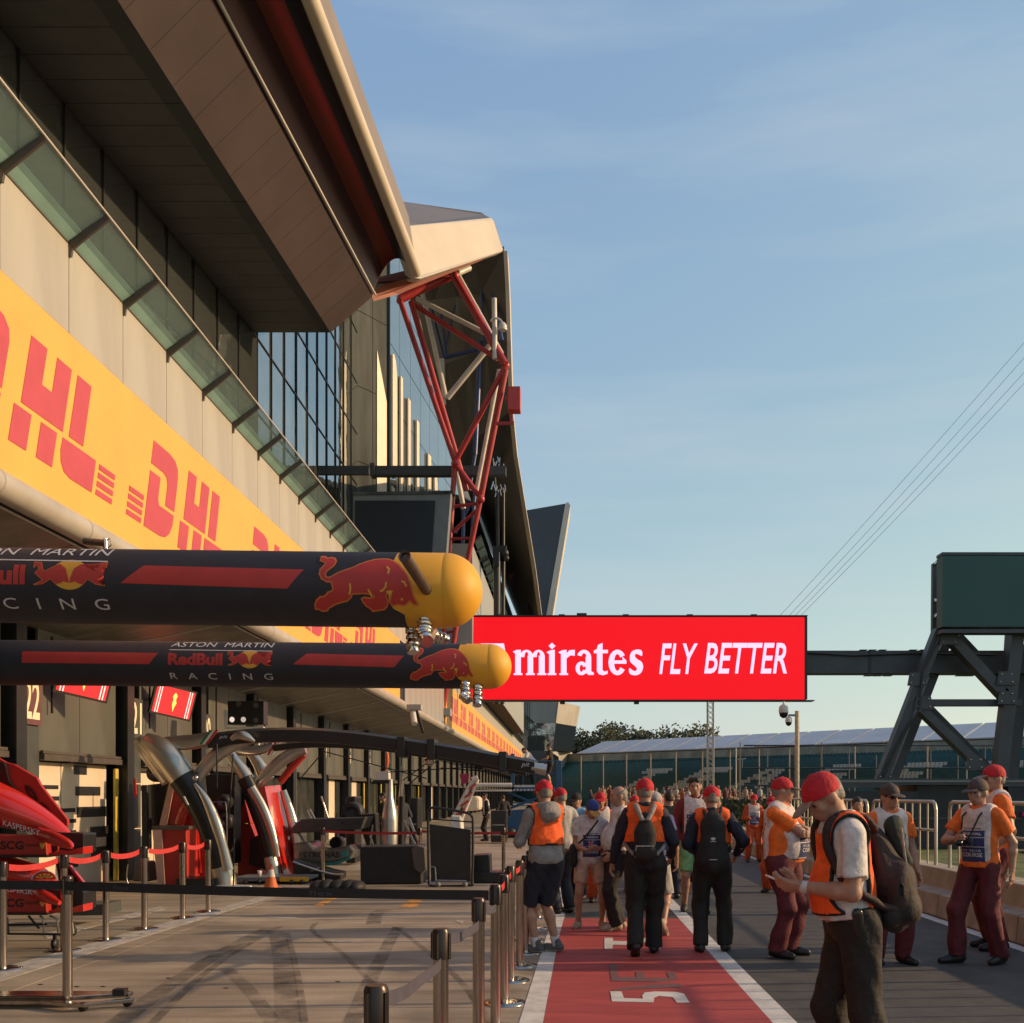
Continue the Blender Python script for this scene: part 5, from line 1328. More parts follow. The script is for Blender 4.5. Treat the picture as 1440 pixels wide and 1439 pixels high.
for px, py, yy in ((77, 1327, 10.8), (103, 1318, 11.8), (-40, 1326, 10.9)):
    c_ = U(px, py, yy); mb = MB(); mb.lathe([(0, -.02), (.05, -.02), (.05, .02), (0, .02)], (c_.x, c_.y, .05), 'x', 12); mb.bar((c_.x, c_.y, .06), (c_.x, c_.y, .16), .03); part(mb, 'castor', M['black_plastic'], T)
pp(T, 'wing_plate', [(84, 1273), (146, 1272), (146, 1287), (100, 1288), (86, 1284)], 12.6, .5, M['garage_dark'])
# first silver leg frame with its black and silver boom over the pit box
T = thing('boom_gantry', 'curved black pit boom on crossed brushed silver legs, spanning the garage front', 'gantry', G(316, 1252))
def leg(pts, rr, y_, m_, name='support_leg', n=18, squash=.8):
    P = [tuple(U(p[0], p[1], y_)) + (r,) for p, r in zip(pts, rr)]
    Q = spline(P, 6, False)
    mb_ = MB(); mb_.tube([q_[:3] for q_ in Q], [q_[3] * y_ / F for q_ in Q], n, flat=((0, 1, 0), squash)); return part(mb_, name, m_, T)
leg([(203, 1040), (222, 1053), (240, 1072), (256, 1094)], [11, 18.5, 20.5, 19], 17.7, M['silver'])
leg([(194, 1039), (208, 1056), (224, 1078), (238, 1098)], [8, 13, 13, 12], 18.0, M['silver'])
leg([(254, 1092), (272, 1118), (288, 1150), (300, 1185), (310, 1222)], [18.5, 17.5, 16, 15, 14], 17.7, M['carbon'])
leg([(274, 1102), (290, 1126), (303, 1157), (313, 1190), (321, 1224)], [2, 6, 8, 7, 8], 17.45, M['silver'], 'leg_blade')
leg([(311, 1220), (315, 1236), (316, 1251)], [15.6, 16.5, 17.5], 17.7, M['silver'], 'leg_foot')
leg([(212, 1050), (240, 1046), (275, 1043), (303, 1036)], [10, 10.5, 10.5, 9], 17.8, M['silver'], 'top_tube')
for x0, c_ in ((281, (0.02, .16, .04)), (285, (.6, .6, .55)), (289, (.42, .03, .03))):
    pp(T, 'flag_stripe', [(x0 + 14, 1026.5), (x0 + 18, 1026.5), (x0 + 3, 1047), (x0 - 1, 1047)], 17.55, .02, mat('flag_%d' % x0, c_, .5, var=0))
leg([(272, 1104), (284, 1084), (303, 1063), (325, 1049), (345, 1040), (356, 1037)], [8, 9, 10, 9.5, 9, 9], 17.9, M['silver'], 'cross_tube')
leg([(325, 1040), (335, 1034), (346, 1036), (358, 1043)], [3, 6, 6, 2], 17.6, M['silver'], 'tube_cowl')
mb = MB(); mb.ball(U(275, 1094, 17.4), .055, 8, 6); part(mb, 'bolt_cap', M['chrome'], T)
pp(T, 'grab_handle', [(257, 1120), (259, 1120), (265, 1132), (263, 1132.5)], 17.3, .03, M['trim_light'])
# second leg frame behind
leg([(322, 1058), (336, 1078), (348, 1098)], [6, 9, 11], 19.6, M['silver']); leg([(346, 1052), (362, 1072), (376, 1098)], [5, 8, 11], 20.2, M['silver'])
leg([(344, 1094), (352, 1110)], [11, 10.5], 19.5, M['carbon'], 'leg_band')
leg([(353, 1108), (370, 1138), (382, 1170), (390, 1205)], [7, 7, 6, 4], 19.4, M['silver'], 'leg_blade'); leg([(347, 1112), (362, 1145), (374, 1180), (386, 1230)], [7, 9, 9, 9], 19.6, M['carbon'])
leg([(380, 1205), (386, 1232)], [9, 10], 19.5, M['silver'], 'leg_foot'); leg([(398, 1112), (410, 1150), (418, 1190), (424, 1230)], [5, 7, 7, 6], 20.4, M['silver'], 'leg_blade'); leg([(412, 1180), (424, 1232)], [7, 7], 20.6, M['carbon'])
leg([(360, 1106), (376, 1088), (396, 1070), (416, 1058), (430, 1054)], [6, 8, 9, 8, 7], 19.8, M['silver'], 'cross_tube'); leg([(394, 1100), (410, 1080), (428, 1062)], [5, 5, 4], 20.2, M['car_red_matt'], 'cross_tube_lining')
leg([(322, 1056), (342, 1056), (365, 1055), (385, 1048)], [6.5, 7, 7, 5], 19.8, M['silver'], 'top_tube')
for x0, m_ in ((376, 'print_red'), (381, 'print_white')):
    pp(T, 'flag_stripe', [(x0 + 10, 1044), (x0 + 13, 1044), (x0 + 2, 1062), (x0 - 1, 1062)], 19.6, .02, M[m_])
# the black beams
def beam(pts, h, y_, w, m_, name):
    P = [U(p[0], p[1], y_) for p in [q_ for q_ in spline(pts, 5, False)]]
    A_ = []; mb_ = MB()
    hh = h * y_ / F
    sec = [(-w / 2, hh * .30), (-w * .2, hh / 2), (w * .3, hh / 2), (w / 2, 0), (w * .3, -hh / 2), (-w * .36, -hh / 2)]
    vs = []
    for p in P:
        for dy, dz in sec: vs.append(p + Vector((0, dy, dz)))
    k_ = len(sec); fs = [(i * k_ + j, i * k_ + (j + 1) % k_, (i + 1) * k_ + (j + 1) % k_, (i + 1) * k_ + j) for i in range(len(P) - 1) for j in range(k_)]
    fs += [tuple(range(k_)), tuple(range((len(P) - 1) * k_, len(P) * k_))[::-1]]
    mb_.add(vs, fs); return part(mb_, name, m_, T)
M['beam_black'] = mat('beam_black', (0.024, 0.024, 0.027), 0.42, var=0.12, scale=3)
beam([(296, 1042), (360, 1035), (440, 1034), (520, 1041), (590, 1051), (660, 1062), (720, 1073), (752, 1079)], 20, 17.9, .42, M['beam_black'], 'front_beam')
beam([(386, 1052), (440, 1047), (520, 1050), (590, 1060), (660, 1071), (740, 1087)], 9, 18.5, .3, M['beam_black'], 'rear_beam')
for px, py in ((563, 1050), (605, 1053), (706, 1071)):
    pp(T, 'beam_clamp', [(px - 5, py - 14), (px + 6, py - 14), (px + 6, py + 15), (px - 5, py + 15)], 17.66, .5, M['carbon'], .01)
ptube(T, 'gas_bottle', [(748, 1079), (768, 1083)], [7, 8], 17.8, M['silver'], 12, 0)
ptext(T, 'beam_lettering', 'pit', 733, 1072, 745, 1080, 17.62, M['print_white'], shear=.3); ptext(T, 'beam_lettering', 'pit', 308, 1034, 320, 1040, 17.66, M['print_white'], shear=.3)
for px, py in ((566, 1056), (604, 1070)):
    mb = MB(); c_ = U(px, py, 18.0); mb.lathe([(.03, .08), (.09, .03), (.11, -.01), (.07, -.07), (.01, -.09)], c_, n=12); part(mb, 'dome_lamp', M['chrome'], T)
for a, b_ in (((617, 1061), (566, 1098)), ((622, 1064), (575, 1103)), ((545, 1086), (680, 1078)), ((680, 1080), (735, 1070)), ((620, 1080), (720, 1088)), ((454, 1058), (420, 1098)), ((452, 1056), (600, 1095))):
    ptube(T, 'brace_cable', [a, b_], .9, 18.8, M['steel_black'], 6, 0)
pp(T, 'cable_reel', [(675 + 6 * math.cos(a), 1078 + 5 * math.sin(a)) for a in [math.pi * 2 * i / 10 for i in range(10)]], 18.5, .3, M['carbon'])
for a, b_ in (((305, 1046), (305, 1108)), ((328, 1060), (322, 1150)), ((330, 1108), (328, 1250))):
    ptube(T, 'hanger_rod', [a, b_], 1.1, 17.5, M['steel_black'], 6, 0)
pp(T, 'white_foot', [(298, 1247), (341, 1249), (343, 1254), (298, 1256)], 17.2, .5, M['white_paint'], .01)
for px in (316, 336): ptube(T, 'levelling_foot', [(px, 1254), (px, 1264)], 1.6, 16.6, M['carbon'], 6, 0)
# red cabinets and slabs beneath the legs
T = thing('tool_cabinet', 'red pit cabinet with edges coloured as if sunlit standing between the first silver legs', 'cabinet', G(240, 1250))
pp(T, 'low_cabinet', [(216, 1166), (262, 1164), (264, 1248), (222, 1250)], 17.9, .7, M['car_red_matt'], .02); pp(T, 'painted_lit_side', [(214, 1166), (227, 1165), (232, 1246), (222, 1250)], 17.86, .03, M['painted_lit_edge'])
pp(T, 'cabinet_top', [(214, 1162), (264, 1162), (264, 1167), (214, 1167)], 17.85, .8, M['bracket'])
pp(T, 'tall_cabinet', [(240, 1098), (262, 1104), (276, 1118), (296, 1165), (306, 1230), (262, 1238), (236, 1166), (226, 1160)], 18.5, .5, M['car_red_matt'], .03); pp(T, 'painted_lit_side', [(238, 1100), (245, 1101), (234, 1163), (224, 1160)], 18.45, .05, M['painted_lit_edge'])
ptube(T, 'tyre_shroud', [(252, 1160), (262, 1135), (278, 1130), (288, 1150)], 7, 18.3, M['car_red'], 10)
pp(T, 'rib_panel', [(262, 1150), (276, 1146), (282, 1228), (268, 1232)], 18.42, .08, M['car_red'])
pp(T, 'black_plinth', [(247, 1236), (299, 1236), (300, 1275 - 12), (248, 1264)], 17.4, .6, M['carbon'], .01); ptext(T, 'plinth_lettering', '90', 262, 1257, 272, 1260, 17.38, M['print_white'], shear=.3)
T = thing('leaning_slab', 'tall lit red slab leaning behind the second pair of silver legs', 'panel', G(400, 1236))
mb = MB(); mb.prism([U(372, 1106, 19.6), U(394, 1104, 20.6), U(424, 1231, 20.6), (U(399, 1234, 19.6))], (-.06, .06, 0)); part(mb, 'lit_slab', M['car_red'], T); pp(T, 'slab_side', [(363, 1108), (372, 1106), (399, 1234), (390, 1235)], 19.62, .5, M['car_red_matt'])
T = thing('tool_cabinet', 'dark red pit cabinet between the two sets of silver legs', 'cabinet', G(350, 1236))
pp(T, 'cabinet_body', [(333, 1160), (352, 1158), (364, 1190), (366, 1234), (334, 1238)], 20.6, .6, M['car_red_matt'], .02); pp(T, 'peaked_cover', [(335, 1158), (344, 1125), (352, 1158)], 20.6, .3, M['car_red_matt']); pp(T, 'black_box', [(352, 1180), (372, 1170), (374, 1224), (350, 1216)], 20.2, .3, M['carbon'])  # plain black box in front of the cabinet
T = thing('wheel_rack', 'black tyre rack and equipment against garage wall behind red cabinet', 'rack', G(220, 1235))
pp(T, 'rack_body', [(206, 1104), (240, 1100), (240, 1165), (208, 1168)], 19.3, .4, M['carbon'], .02); pp(T, 'rack_post', [(198, 1104), (207, 1104), (208, 1195), (199, 1195)], 18.9, .2, M['black_plastic'], .02)
for px, py, r_ in ((221, 1088, 12), (315, 1128, 11), (318, 1155, 11)):
    mb = MB(); c_ = U(px, py, 19.2); rr = r_ * 19.2 / F; mb.lathe([(rr * .55, -.13), (rr * .95, -.13), (rr, -.08), (rr, .08), (rr * .95, .13), (rr * .55, .13), (rr * .55, -.13)], c_, 'y', 22); part(mb, 'tyre', M['black_plastic'], T)
pp(T, 'rear_box', [(288, 1090), (330, 1090), (330, 1215), (300, 1215)], 19.8, .4, M['carbon'], .02); pp(T, 'equipment_bag', [(190, 1212), (206, 1212), (210, 1240), (186, 1240)], 17.9, .4, M['bracket'], .03)
for pts in ([(300, 1128), (312, 1128), (318, 1134), (319, 1190)], [(180, 1216), (178, 1236), (184, 1250)], [(312, 1200), (326, 1196), (330, 1180)]):
    ptube(T, 'hose', pts, 1.0, 17.8, M['steel'], 6)
pp(T, 'warning_strip', [(187, 1095), (190.5, 1095), (191.5, 1121), (188, 1121)], 18.6, .03, M['belt_red']); pp(T, 'trolley_deck', [(175, 1252), (240, 1249), (250, 1256), (178, 1260)], 17.4, .6, M['carbon'])
for px in (181, 194, 225): c_ = U(px, 1263, 17.2); mb = MB(); mb.lathe([(0, -.02), (.045, -.02), (.045, .02), (0, .02)], (c_.x, c_.y, .046), 'x', 10); part(mb, 'castor', M['black_plastic'], T)
T = thing('dolly', 'low flat dolly with a yellow edge and castors under the red slab', 'dolly', G(412, 1246))
pp(T, 'deck', [(330, 1234), (433, 1234), (433, 1238), (330, 1240)], 18.6, .8, M['frame_grey']); pp(T, 'yellow_edge', [(393, 1233.5), (433, 1233.5), (433, 1240), (393, 1240)], 18.56, .05, M['boom_yellow'])
for px in (345, 365, 384, 410, 424): c_ = U(px, 1243, 18.5); mb = MB(); mb.lathe([(0, -.02), (.045, -.02), (.045, .02), (0, .02)], (c_.x, c_.y, .046), 'x', 10); part(mb, 'castor', M['black_plastic'], T)
T = thing('paper_cup', 'white paper cup standing beside the traffic cone', 'cup', U(365, 1233, 18.5)); mb = MB(); mb.lathe([(0, 0), (.03, 0), (.042, .11), (.036, .11), (.03, .02)], T.location, n=10); part(mb, 'cup_wall', M['white_paint'], T)
T = thing('traffic_cone', 'faded orange traffic cone with a pale band by the silver legs', 'cone', (G(381, 1251).x, G(381, 1251).y, 0))
M['cone_orange'] = mat('cone_orange', (0.55, 0.12, 0.03), 0.6, var=0.1, scale=8)
mb = MB(); mb.lathe([(.0, .43), (.025, .43), (.055, .27), (.09, .14), (.125, .03)], n=14); mb.build('cone_body', M['cone_orange'], T)
mb = MB(); mb.lathe([(.045, .34), (.072, .22)], n=14); mb.build('pale_band', M['white_paint'], T)
mb = MB(); mb.box((0, 0, .016), (.29, .29, .032)); mb.build('cone_base', M['cone_orange'], T, .008)
# covered single seater, cases, boards
M['cover_grey'] = mat('cover_grey', (0.045, 0.043, 0.042), 0.6, var=0.2, scale=3)
M['teal'] = mat('teal', (0.02, 0.22, 0.19), 0.35, var=0.05)
T = thing('race_car', 'dark silver race car with teal trim half hidden under an angular grey cover', 'race car', G(460, 1240))
pp(T, 'cover_panel', [(408, 1166), (424, 1152), (500, 1150), (514, 1149), (508, 1166), (482, 1168), (460, 1170), (408, 1172)], 20.2, .9, M['cover_grey'], .02)
for px in (482, 505): pp(T, 'cover_eyelet', [(px - 2, 1155), (px + 2, 1155), (px + 2, 1159), (px - 2, 1159)], 20.18, .01, M['steel_black'])
pp(T, 'body_shell', [(412, 1186), (434, 1184), (442, 1194), (456, 1196), (478, 1192), (492, 1188), (498, 1196), (492, 1208), (466, 1214), (412, 1214)], 20.0, .9, mat('car_silver', (.17, .165, .155), .3, metal=.6, var=.1), .04)
ptext(T, 'body_lettering', 'PETRONAS', 421, 1198, 477, 1206, 19.98, M['carbon'], bold=.02)
pp(T, 'teal_trim', [(440, 1214), (470, 1213), (492, 1205), (494, 1208), (472, 1217), (440, 1218)], 19.97, .03, M['teal']); pp(T, 'teal_trim', [(480, 1198), (488, 1196), (489, 1204), (482, 1206)], 19.97, .02, M['teal'])
pp(T, 'nose_box', [(412, 1208), (436, 1216), (462, 1224), (480, 1228), (478, 1238), (412, 1241)], 19.4, .5, M['carbon'], .03); ptext(T, 'nose_lettering', 'IWC', 437, 1220, 450, 1226, 19.38, M['print_white'])
ptube(T, 'front_wing_edge', [(412, 1212), (440, 1222), (466, 1229), (482, 1230)], 1.6, 19.35, M['silver'], 7)
for pts in ([(432, 1140), (442, 1160)], [(436, 1138), (450, 1166)], [(452, 1120), (462, 1152)], [(414, 1176), (424, 1194)], [(422, 1174), (432, 1190)], [(520, 1175), (530, 1200)], [(524, 1160), (520, 1200)]):
    ptube(T, 'suspension_arm', pts, 1.2, 20.6, M['silver'], 6, 0)
for px, py, r_ in ((496, 1143, 15), (474, 1185, 9)):
    c_ = U(px, py, 21.3); rr = r_ * 21.3 / F; mb = MB(); mb.lathe([(rr * .55, -.15), (rr * .93, -.16), (rr, -.1), (rr, .2), (rr * .55, .2)], c_, 'y', 24); part(mb, 'tyre', M['black_plastic'], T)
    mb = MB(); mb.lathe([(0, -.1), (rr * .2, -.12), (rr * .5, -.08), (rr * .56, -.14)], c_, 'y', 20); part(mb, 'wheel_rim', M['cover_grey'], T)
pp(T, 'engine_cover', [(508, 1145), (528, 1144), (530, 1190), (516, 1192), (508, 1168)], 21.0, .4, M['carbon'], .02)
T = thing('flight_case', 'large black padded flight case on the apron beside black hand truck', 'case', G(552, 1244))
pp(T, 'case_body', [(506, 1191), (590, 1190), (593, 1243), (507, 1244)], 18.55, .8, mat('case_black', (.016, .014, .013), .65, var=.2, scale=8), .02)
pp(T, 'fabric_flap', [(578, 1194), (586, 1189), (597, 1192), (599, 1222), (592, 1230), (582, 1222)], 18.5, .3, M['bracket'], .02)
T = thing('flight_case', 'smaller black flight case half hidden behind black hand truck', 'case', G(690, 1240))
pp(T, 'case_body', [(664, 1203), (688, 1202), (690, 1240), (664, 1240)], 18.9, .6, M['carbon'], .02); pp(T, 'low_case', [(664, 1227), (713, 1227), (713, 1242), (664, 1242)], 18.8, .6, M['carbon'], .02)
T = thing('hand_truck', 'upright black hand truck with rounded tubular frame and flat board', 'hand truck', G(634, 1248))
pp(T, 'board', [(604, 1159), (662, 1167), (662, 1240), (606, 1240)], 18.15, .05, mat('board_black', (.028, .022, .019), .6, var=.15, scale=6), .006)
ptube(T, 'tube_frame', [(603, 1242), (602, 1150), (604, 1140), (612, 1136), (655, 1143), (663, 1148), (665, 1158), (664, 1236), (660, 1245), (610, 1246), (603, 1242)], 1.9, 18.1, M['steel_black'], 8, 4)
ptube(T, 'cross_bar', [(604, 1152), (664, 1156)], 1.2, 18.2, M['steel_black'], 6, 0); ptube(T, 'lower_bar', [(612, 1238), (656, 1239)], 1.3, 18.05, M['steel'], 6, 0); ptube(T, 'lower_bar', [(604, 1218), (612, 1220), (613, 1238)], 1.2, 18.05, M['steel'], 6, 0)
for px in (616, 654): mb = MB(); c_ = U(px, 1247, 18.0); mb.ball((c_.x, c_.y, .045), (.05, .05, .045), 8, 5); part(mb, 'castor', M['frame_grey'], T)
T = thing('folded_cover', 'crumpled black cover lying on the apron beside the black belt', 'cover', G(468, 1252))
mb = MB()
for px, r_ in ((446, 8), (458, 10), (474, 9), (490, 9), (500, 7)): mb.ball(G(px, 1251) + Vector((0, .1, .04)), (.16, .3, .055 + r_ * .008), 8, 5)
part(mb, 'cloth_fold', M['case_black'] if 'case_black' in M else MATS['case_black'], T)
# upright silver column, poles and small kit beyond the car
T = thing('jack_column', 'silver bottle shaped column topped by a small mounting box behind car', 'column', G(548, 1206))
c_ = U(548, 1206, 20.6); k_ = 20.6 / F
mb = MB(); mb.lathe([(11 * k_, 0), (12 * k_, 52 * k_), (10 * k_, 66 * k_), (5.5 * k_, 84 * k_), (4.6 * k_, 110 * k_)], (c_.x, c_.y, c_.z), n=18); part(mb, 'column_body', mat('column_silver', (.45, .45, .44), .3, metal=.7, var=.08), T)
pp(T, 'mount_box', [(528, 1086), (546, 1084), (547, 1097), (529, 1098)], 20.5, .25, M['trim_light'], .01); pp(T, 'mount_arm', [(524, 1097), (548, 1097), (546, 1102), (524, 1101)], 20.5, .1, M['carbon'])
ptube(T, 'orange_marker', [(544, 1058), (545, 1070), (543, 1083)], [2, 2.6, 1.6], 20.5, M['cone_orange'], 8, 2)
T = thing('silver_pole', 'polished silver pole rising to the dome lamp of pit boom', 'pole', G(566, 1205))
ptube(T, 'pole', [(567, 1078), (564, 1120)], 3.2, 19.8, M['chrome'], 12, 0); ptube(T, 'lower_pole', [(565, 1118), (563, 1205)], 4.6, 19.9, M['carbon'], 10, 0)
T = thing('tool_cabinet', 'tall narrow cabinet with a bronze lit edge beside the silver column', 'cabinet', G(556, 1207))
pp(T, 'cabinet_body', [(552, 1134), (559, 1133), (559, 1205), (552, 1206)], 20.7, .3, mat('bronze', (.35, .2, .08), .35, metal=.7, var=.1), .01)
pp(T, 'handle_frame', [(572, 1150), (576, 1149), (590, 1186), (590, 1190)], 20.3, .04, M['silver']); pp(T, 'handle_frame', [(564, 1152), (567, 1151), (588, 1194), (586, 1196)], 20.3, .04, M['silver'])
T = thing('start_light_panel', 'black signal light panel hanging from canopy above the pit boom', 'light panel', U(345, 1000, 22))
pp(T, 'panel_case', [(320, 986), (371, 986), (371, 1019), (320, 1019)], 22, .3, M['carbon'], .01); pp(T, 'panel_rim', [(314, 1000), (319, 996), (319, 1022), (370, 1022), (372, 1026), (316, 1025)], 21.95, .1, M['trim_light'])
for px, py, e_ in ((326, 1012, 1), (342, 1012, .6), (359, 1013, 0), (335, 990, 0), (359, 992, 0)):
    pp(T, 'signal_lens', [(px + 3.4 * math.cos(a), py + 3.8 * math.sin(a)) for a in [math.pi * 2 * i / 12 for i in range(12)]], 21.98, .02, mat('lens_lit%d' % int(e_ * 10), (.4, .34, .3), .2, var=0, emit=(.75, .6, .5) if e_ else None, es=.7 * e_) if e_ else M['bracket'])
# blue work platform and white crane arm
M['lift_blue'] = mat('lift_blue', (0.022, 0.085, 0.19), 0.5, var=0.12, scale=3)
T = thing('scissor_lift', 'blue work platform lift with railings carrying two men by the garages', 'lift', G(745, 1190))
yl_ = 38.5
pp(T, 'platform_deck', [(719, 1107), (779, 1107), (779, 1113), (719, 1113)], yl_, 1.6, M['lift_blue'], .02); pp(T, 'deck_toe_board', [(720, 1104), (752, 1104), (752, 1107), (720, 1107)], yl_, .1, M['white_paint'])
for i in range(7): pp(T, 'hazard_stripe', [(722 + i * 5, 1110), (725 + i * 5, 1110), (724 + i * 5, 1112), (721 + i * 5, 1112)], yl_ - .02, .02, M['white_paint'])
for px, y0_, w_ in ((718, 1060, 5), (782, 1070, 8)): pp(T, 'corner_post', [(px, y0_), (px + w_, y0_), (px + w_, 1112), (px, 1112)], yl_, .3, M['lift_blue'], .01)
for py in (1070, 1088): ptube(T, 'guard_rail', [(718, py), (788, py)], .8, yl_ + .1, M['lift_blue'], 6, 0)
for px in (735, 752, 768): ptube(T, 'guard_post', [(px, 1070), (px, 1107)], .8, yl_ + .1, M['lift_blue'], 6, 0)
pp(T, 'lift_body', [(712, 1140), (746, 1138), (748, 1180), (712, 1184)], yl_ + .1, 1.6, M['lift_blue'], .05)
for pts in ([(714, 1138), (776, 1114)], [(714, 1114), (776, 1140)]): ptube(T, 'scissor_arm', pts, 2.2, yl_ + .2, M['lift_blue'], 6, 0)
for px in (718, 742, 770): c_ = U(px, 1184, yl_); mb = MB(); mb.lathe([(0, -.1), (.2, -.1), (.2, .1), (0, .1)], (c_.x, c_.y, .2), 'y', 14); part(mb, 'tyre', M['black_plastic'], T)
ptube(T, 'hose_coil', [(730, 1090), (727, 1098), (732, 1104), (737, 1098), (735, 1088)], .8, yl_ - .1, M['carbon'], 6)
pp(T, 'drum', [(763 + 4 * math.cos(a), 1081 + 8 * math.sin(a)) for a in [math.pi * 2 * i / 14 for i in range(14)]], yl_ - .2, .2, M['cream'])
T = thing('crane_arm', 'white crane arm with red striped jib and cab beside the blue lift', 'crane', G(645, 1180))
for pts, w_ in (([(638, 1150), (664, 1098)], 3.2), ([(649, 1152), (672, 1096)], 2.6), ([(664, 1097), (672, 1094)], 4), ([(668, 1104), (720, 1104)], 2.8), ([(668, 1112), (720, 1112)], 1.2)):
    ptube(T, 'jib_tube', pts, w_, 33, M['truss_white'], 8, 0)
for k in range(4): ptube(T, 'jib_lacing', [(642 + 6 * k, 1146 - 12 * k), (654 + 5 * k, 1138 - 12 * k)], 1.6, 32.9, M['truss_red'], 6, 0)
pp(T, 'cab', [(650, 1122), (672, 1119), (675, 1124), (675, 1140), (650, 1141)], 33.2, 1.0, M['cream'], .1); pp(T, 'pedestal', [(634, 1146), (648, 1148), (650, 1180), (630, 1182)], 32.8, .8, M['white_paint'], .05)
pp(T, 'red_flag', [(646, 1089), (660, 1088), (658, 1100), (650, 1104)], 33, .1, mat('flag_crimson', (.3, .02, .07), .6, var=.1))
for i, (x0, x1, y0_, y1_, yy, nm) in enumerate(((575, 588, 1122, 1168, 26, 'dark equipment cabinet just beyond the silver pole'), (486, 500, 1120, 1150, 23.5, 'dark cabinet behind the tyre by garage glass'), (690, 712, 1140, 1160, 34, 'dark box stack between crane cab and blue lift'))):
    T = thing('equipment_cabinet', nm, 'cabinet', (U((x0 + x1) / 2, 1118, yy).x, yy, 0), group='dark pit cabinets')
    a, b_ = U(x0, y0_, yy), U(x1, y1_, yy)
    mb = MB(); mb.bb((a.x, yy, 0.05), (b_.x, yy + .7, a.z)); part(mb, 'cabinet_body', M['carbon'], T, .03)
    mb = MB(); mb.bb((a.x + .05, yy - .02, a.z * .55), (b_.x - .05, yy - .002, a.z * .58)); mb.bb((a.x + .05, yy - .02, a.z * .25), (b_.x - .05, yy - .002, a.z * .28)); part(mb, 'drawer_handle', M['steel'], T)
# ================================================================= people: implicit surfaces meshed into continuous bodies and clothes
V3 = lambda *a: np.array(a, float)
def cone(a, b, ra, rb, flat=None, cuts=()): return ('c', np.array(a, float), np.array(b, float), ra, rb, flat, cuts)
def ell(c, r, R=None, cuts=()): return ('e', np.array(c, float), np.array(r, float), np.eye(3) if R is None else R, None, None, cuts)
def inflate(p, t):
    if p[0] == 'c': return ('c', p[1], p[2], p[3] + t, p[4] + t, p[5], p[6])
    return ('e', p[1], p[2] + t, p[3], None, None, p[6])
def bounds(p):
    if p[0] == 'c':
        r = max(p[3], p[4]); return np.minimum(p[1], p[2]) - r, np.maximum(p[1], p[2]) + r
    r = p[2].max(); return p[1] - r, p[1] + r
def sdist(p, X, Y, Z):
    if p[0] == 'c':
        a, b, ra, rb, flat = p[1:6]
        ba = b - a; L2 = max(1e-9, ba @ ba)
        px, py, pz = X - a[0], Y - a[1], Z - a[2]
        h = np.clip((px * ba[0] + py * ba[1] + pz * ba[2]) / L2, 0, 1)
        qx, qy, qz = px - h * ba[0], py - h * ba[1], pz - h * ba[2]
        s = 1.0
        if flat is not None:
            f, k = flat
            c = (qx * f[0] + qy * f[1] + qz * f[2]) * (1 / k - 1)
            qx, qy, qz = qx + c * f[0], qy + c * f[1], qz + c * f[2]; s = 0.8
        d = (np.sqrt(qx * qx + qy * qy + qz * qz) - (ra + (rb - ra) * h)) * s
    else:
        c, r, R = p[1:4]
        px, py, pz = X - c[0], Y - c[1], Z - c[2]
        u = px * R[0, 0] + py * R[1, 0] + pz * R[2, 0]; v = px * R[0, 1] + py * R[1, 1] + pz * R[2, 1]; w = px * R[0, 2] + py * R[1, 2] + pz * R[2, 2]
        k0 = np.sqrt((u / r[0]) ** 2 + (v / r[1]) ** 2 + (w / r[2]) ** 2)
        k1 = np.sqrt((u / r[0] ** 2) ** 2 + (v / r[1] ** 2) ** 2 + (w / r[2] ** 2) ** 2) + 1e-9
        d = k0 * (k0 - 1) / k1
    for q, n in p[6]:
        d = np.maximum(d, (X - q[0]) * n[0] + (Y - q[1]) * n[1] + (Z - q[2]) * n[2])
    return d
def field(prims, vox, k=0.03, folds=0.0, clips=(), subs=(), seed=0, freq=1.0):
    lo = np.min([bounds(p)[0] for p in prims], 0) - 3 * vox; hi = np.max([bounds(p)[1] for p in prims], 0) + 3 * vox
    n = np.ceil((hi - lo) / vox).astype(int) + 1
    ax = [lo[i] + vox * np.arange(n[i]) for i in range(3)]
    D = np.full(n, 1.0, np.float32)
    def win(p, pad):
        a, b = bounds(p)
        i0 = np.clip(np.floor((a - pad - lo) / vox).astype(int), 0, n); i1 = np.clip(np.ceil((b + pad - lo) / vox).astype(int) + 1, 0, n)
        return tuple(slice(i0[i], i1[i]) for i in range(3))
    for p in prims:
        w = win(p, k + 2 * vox)
        d = sdist(p, ax[0][w[0]][:, None, None], ax[1][w[1]][None, :, None], ax[2][w[2]][None, None, :])
        e = D[w]
        h = np.maximum(k - np.abs(d - e), 0) / k
        D[w] = np.minimum(d, e) - h * h * k * 0.25
    X, Y, Z = ax[0][:, None, None], ax[1][None, :, None], ax[2][None, None, :]
    if folds:
        r = np.random.default_rng(seed + 3)
        q = 0
        for j in range(5):
            f = r.normal(0, 1, 3) * (26 + 11 * j) * freq * 0.6; f[2] *= 0.55
            q = q + np.sin(X * f[0] + Y * f[1] + Z * f[2] + r.uniform(0, 6)) / (1 + .35 * j)
        D += (folds * 0.45 * q).astype(np.float32)
    for p in subs:
        w = win(p, 2 * vox + .02)
        d = sdist(p, ax[0][w[0]][:, None, None], ax[1][w[1]][None, :, None], ax[2][w[2]][None, None, :])
        D[w] = np.maximum(D[w], -d)
    for q, nn in clips:
        D = np.maximum(D, ((X - q[0]) * nn[0] + (Y - q[1]) * nn[1] + (Z - q[2]) * nn[2]).astype(np.float32))
    return D, lo
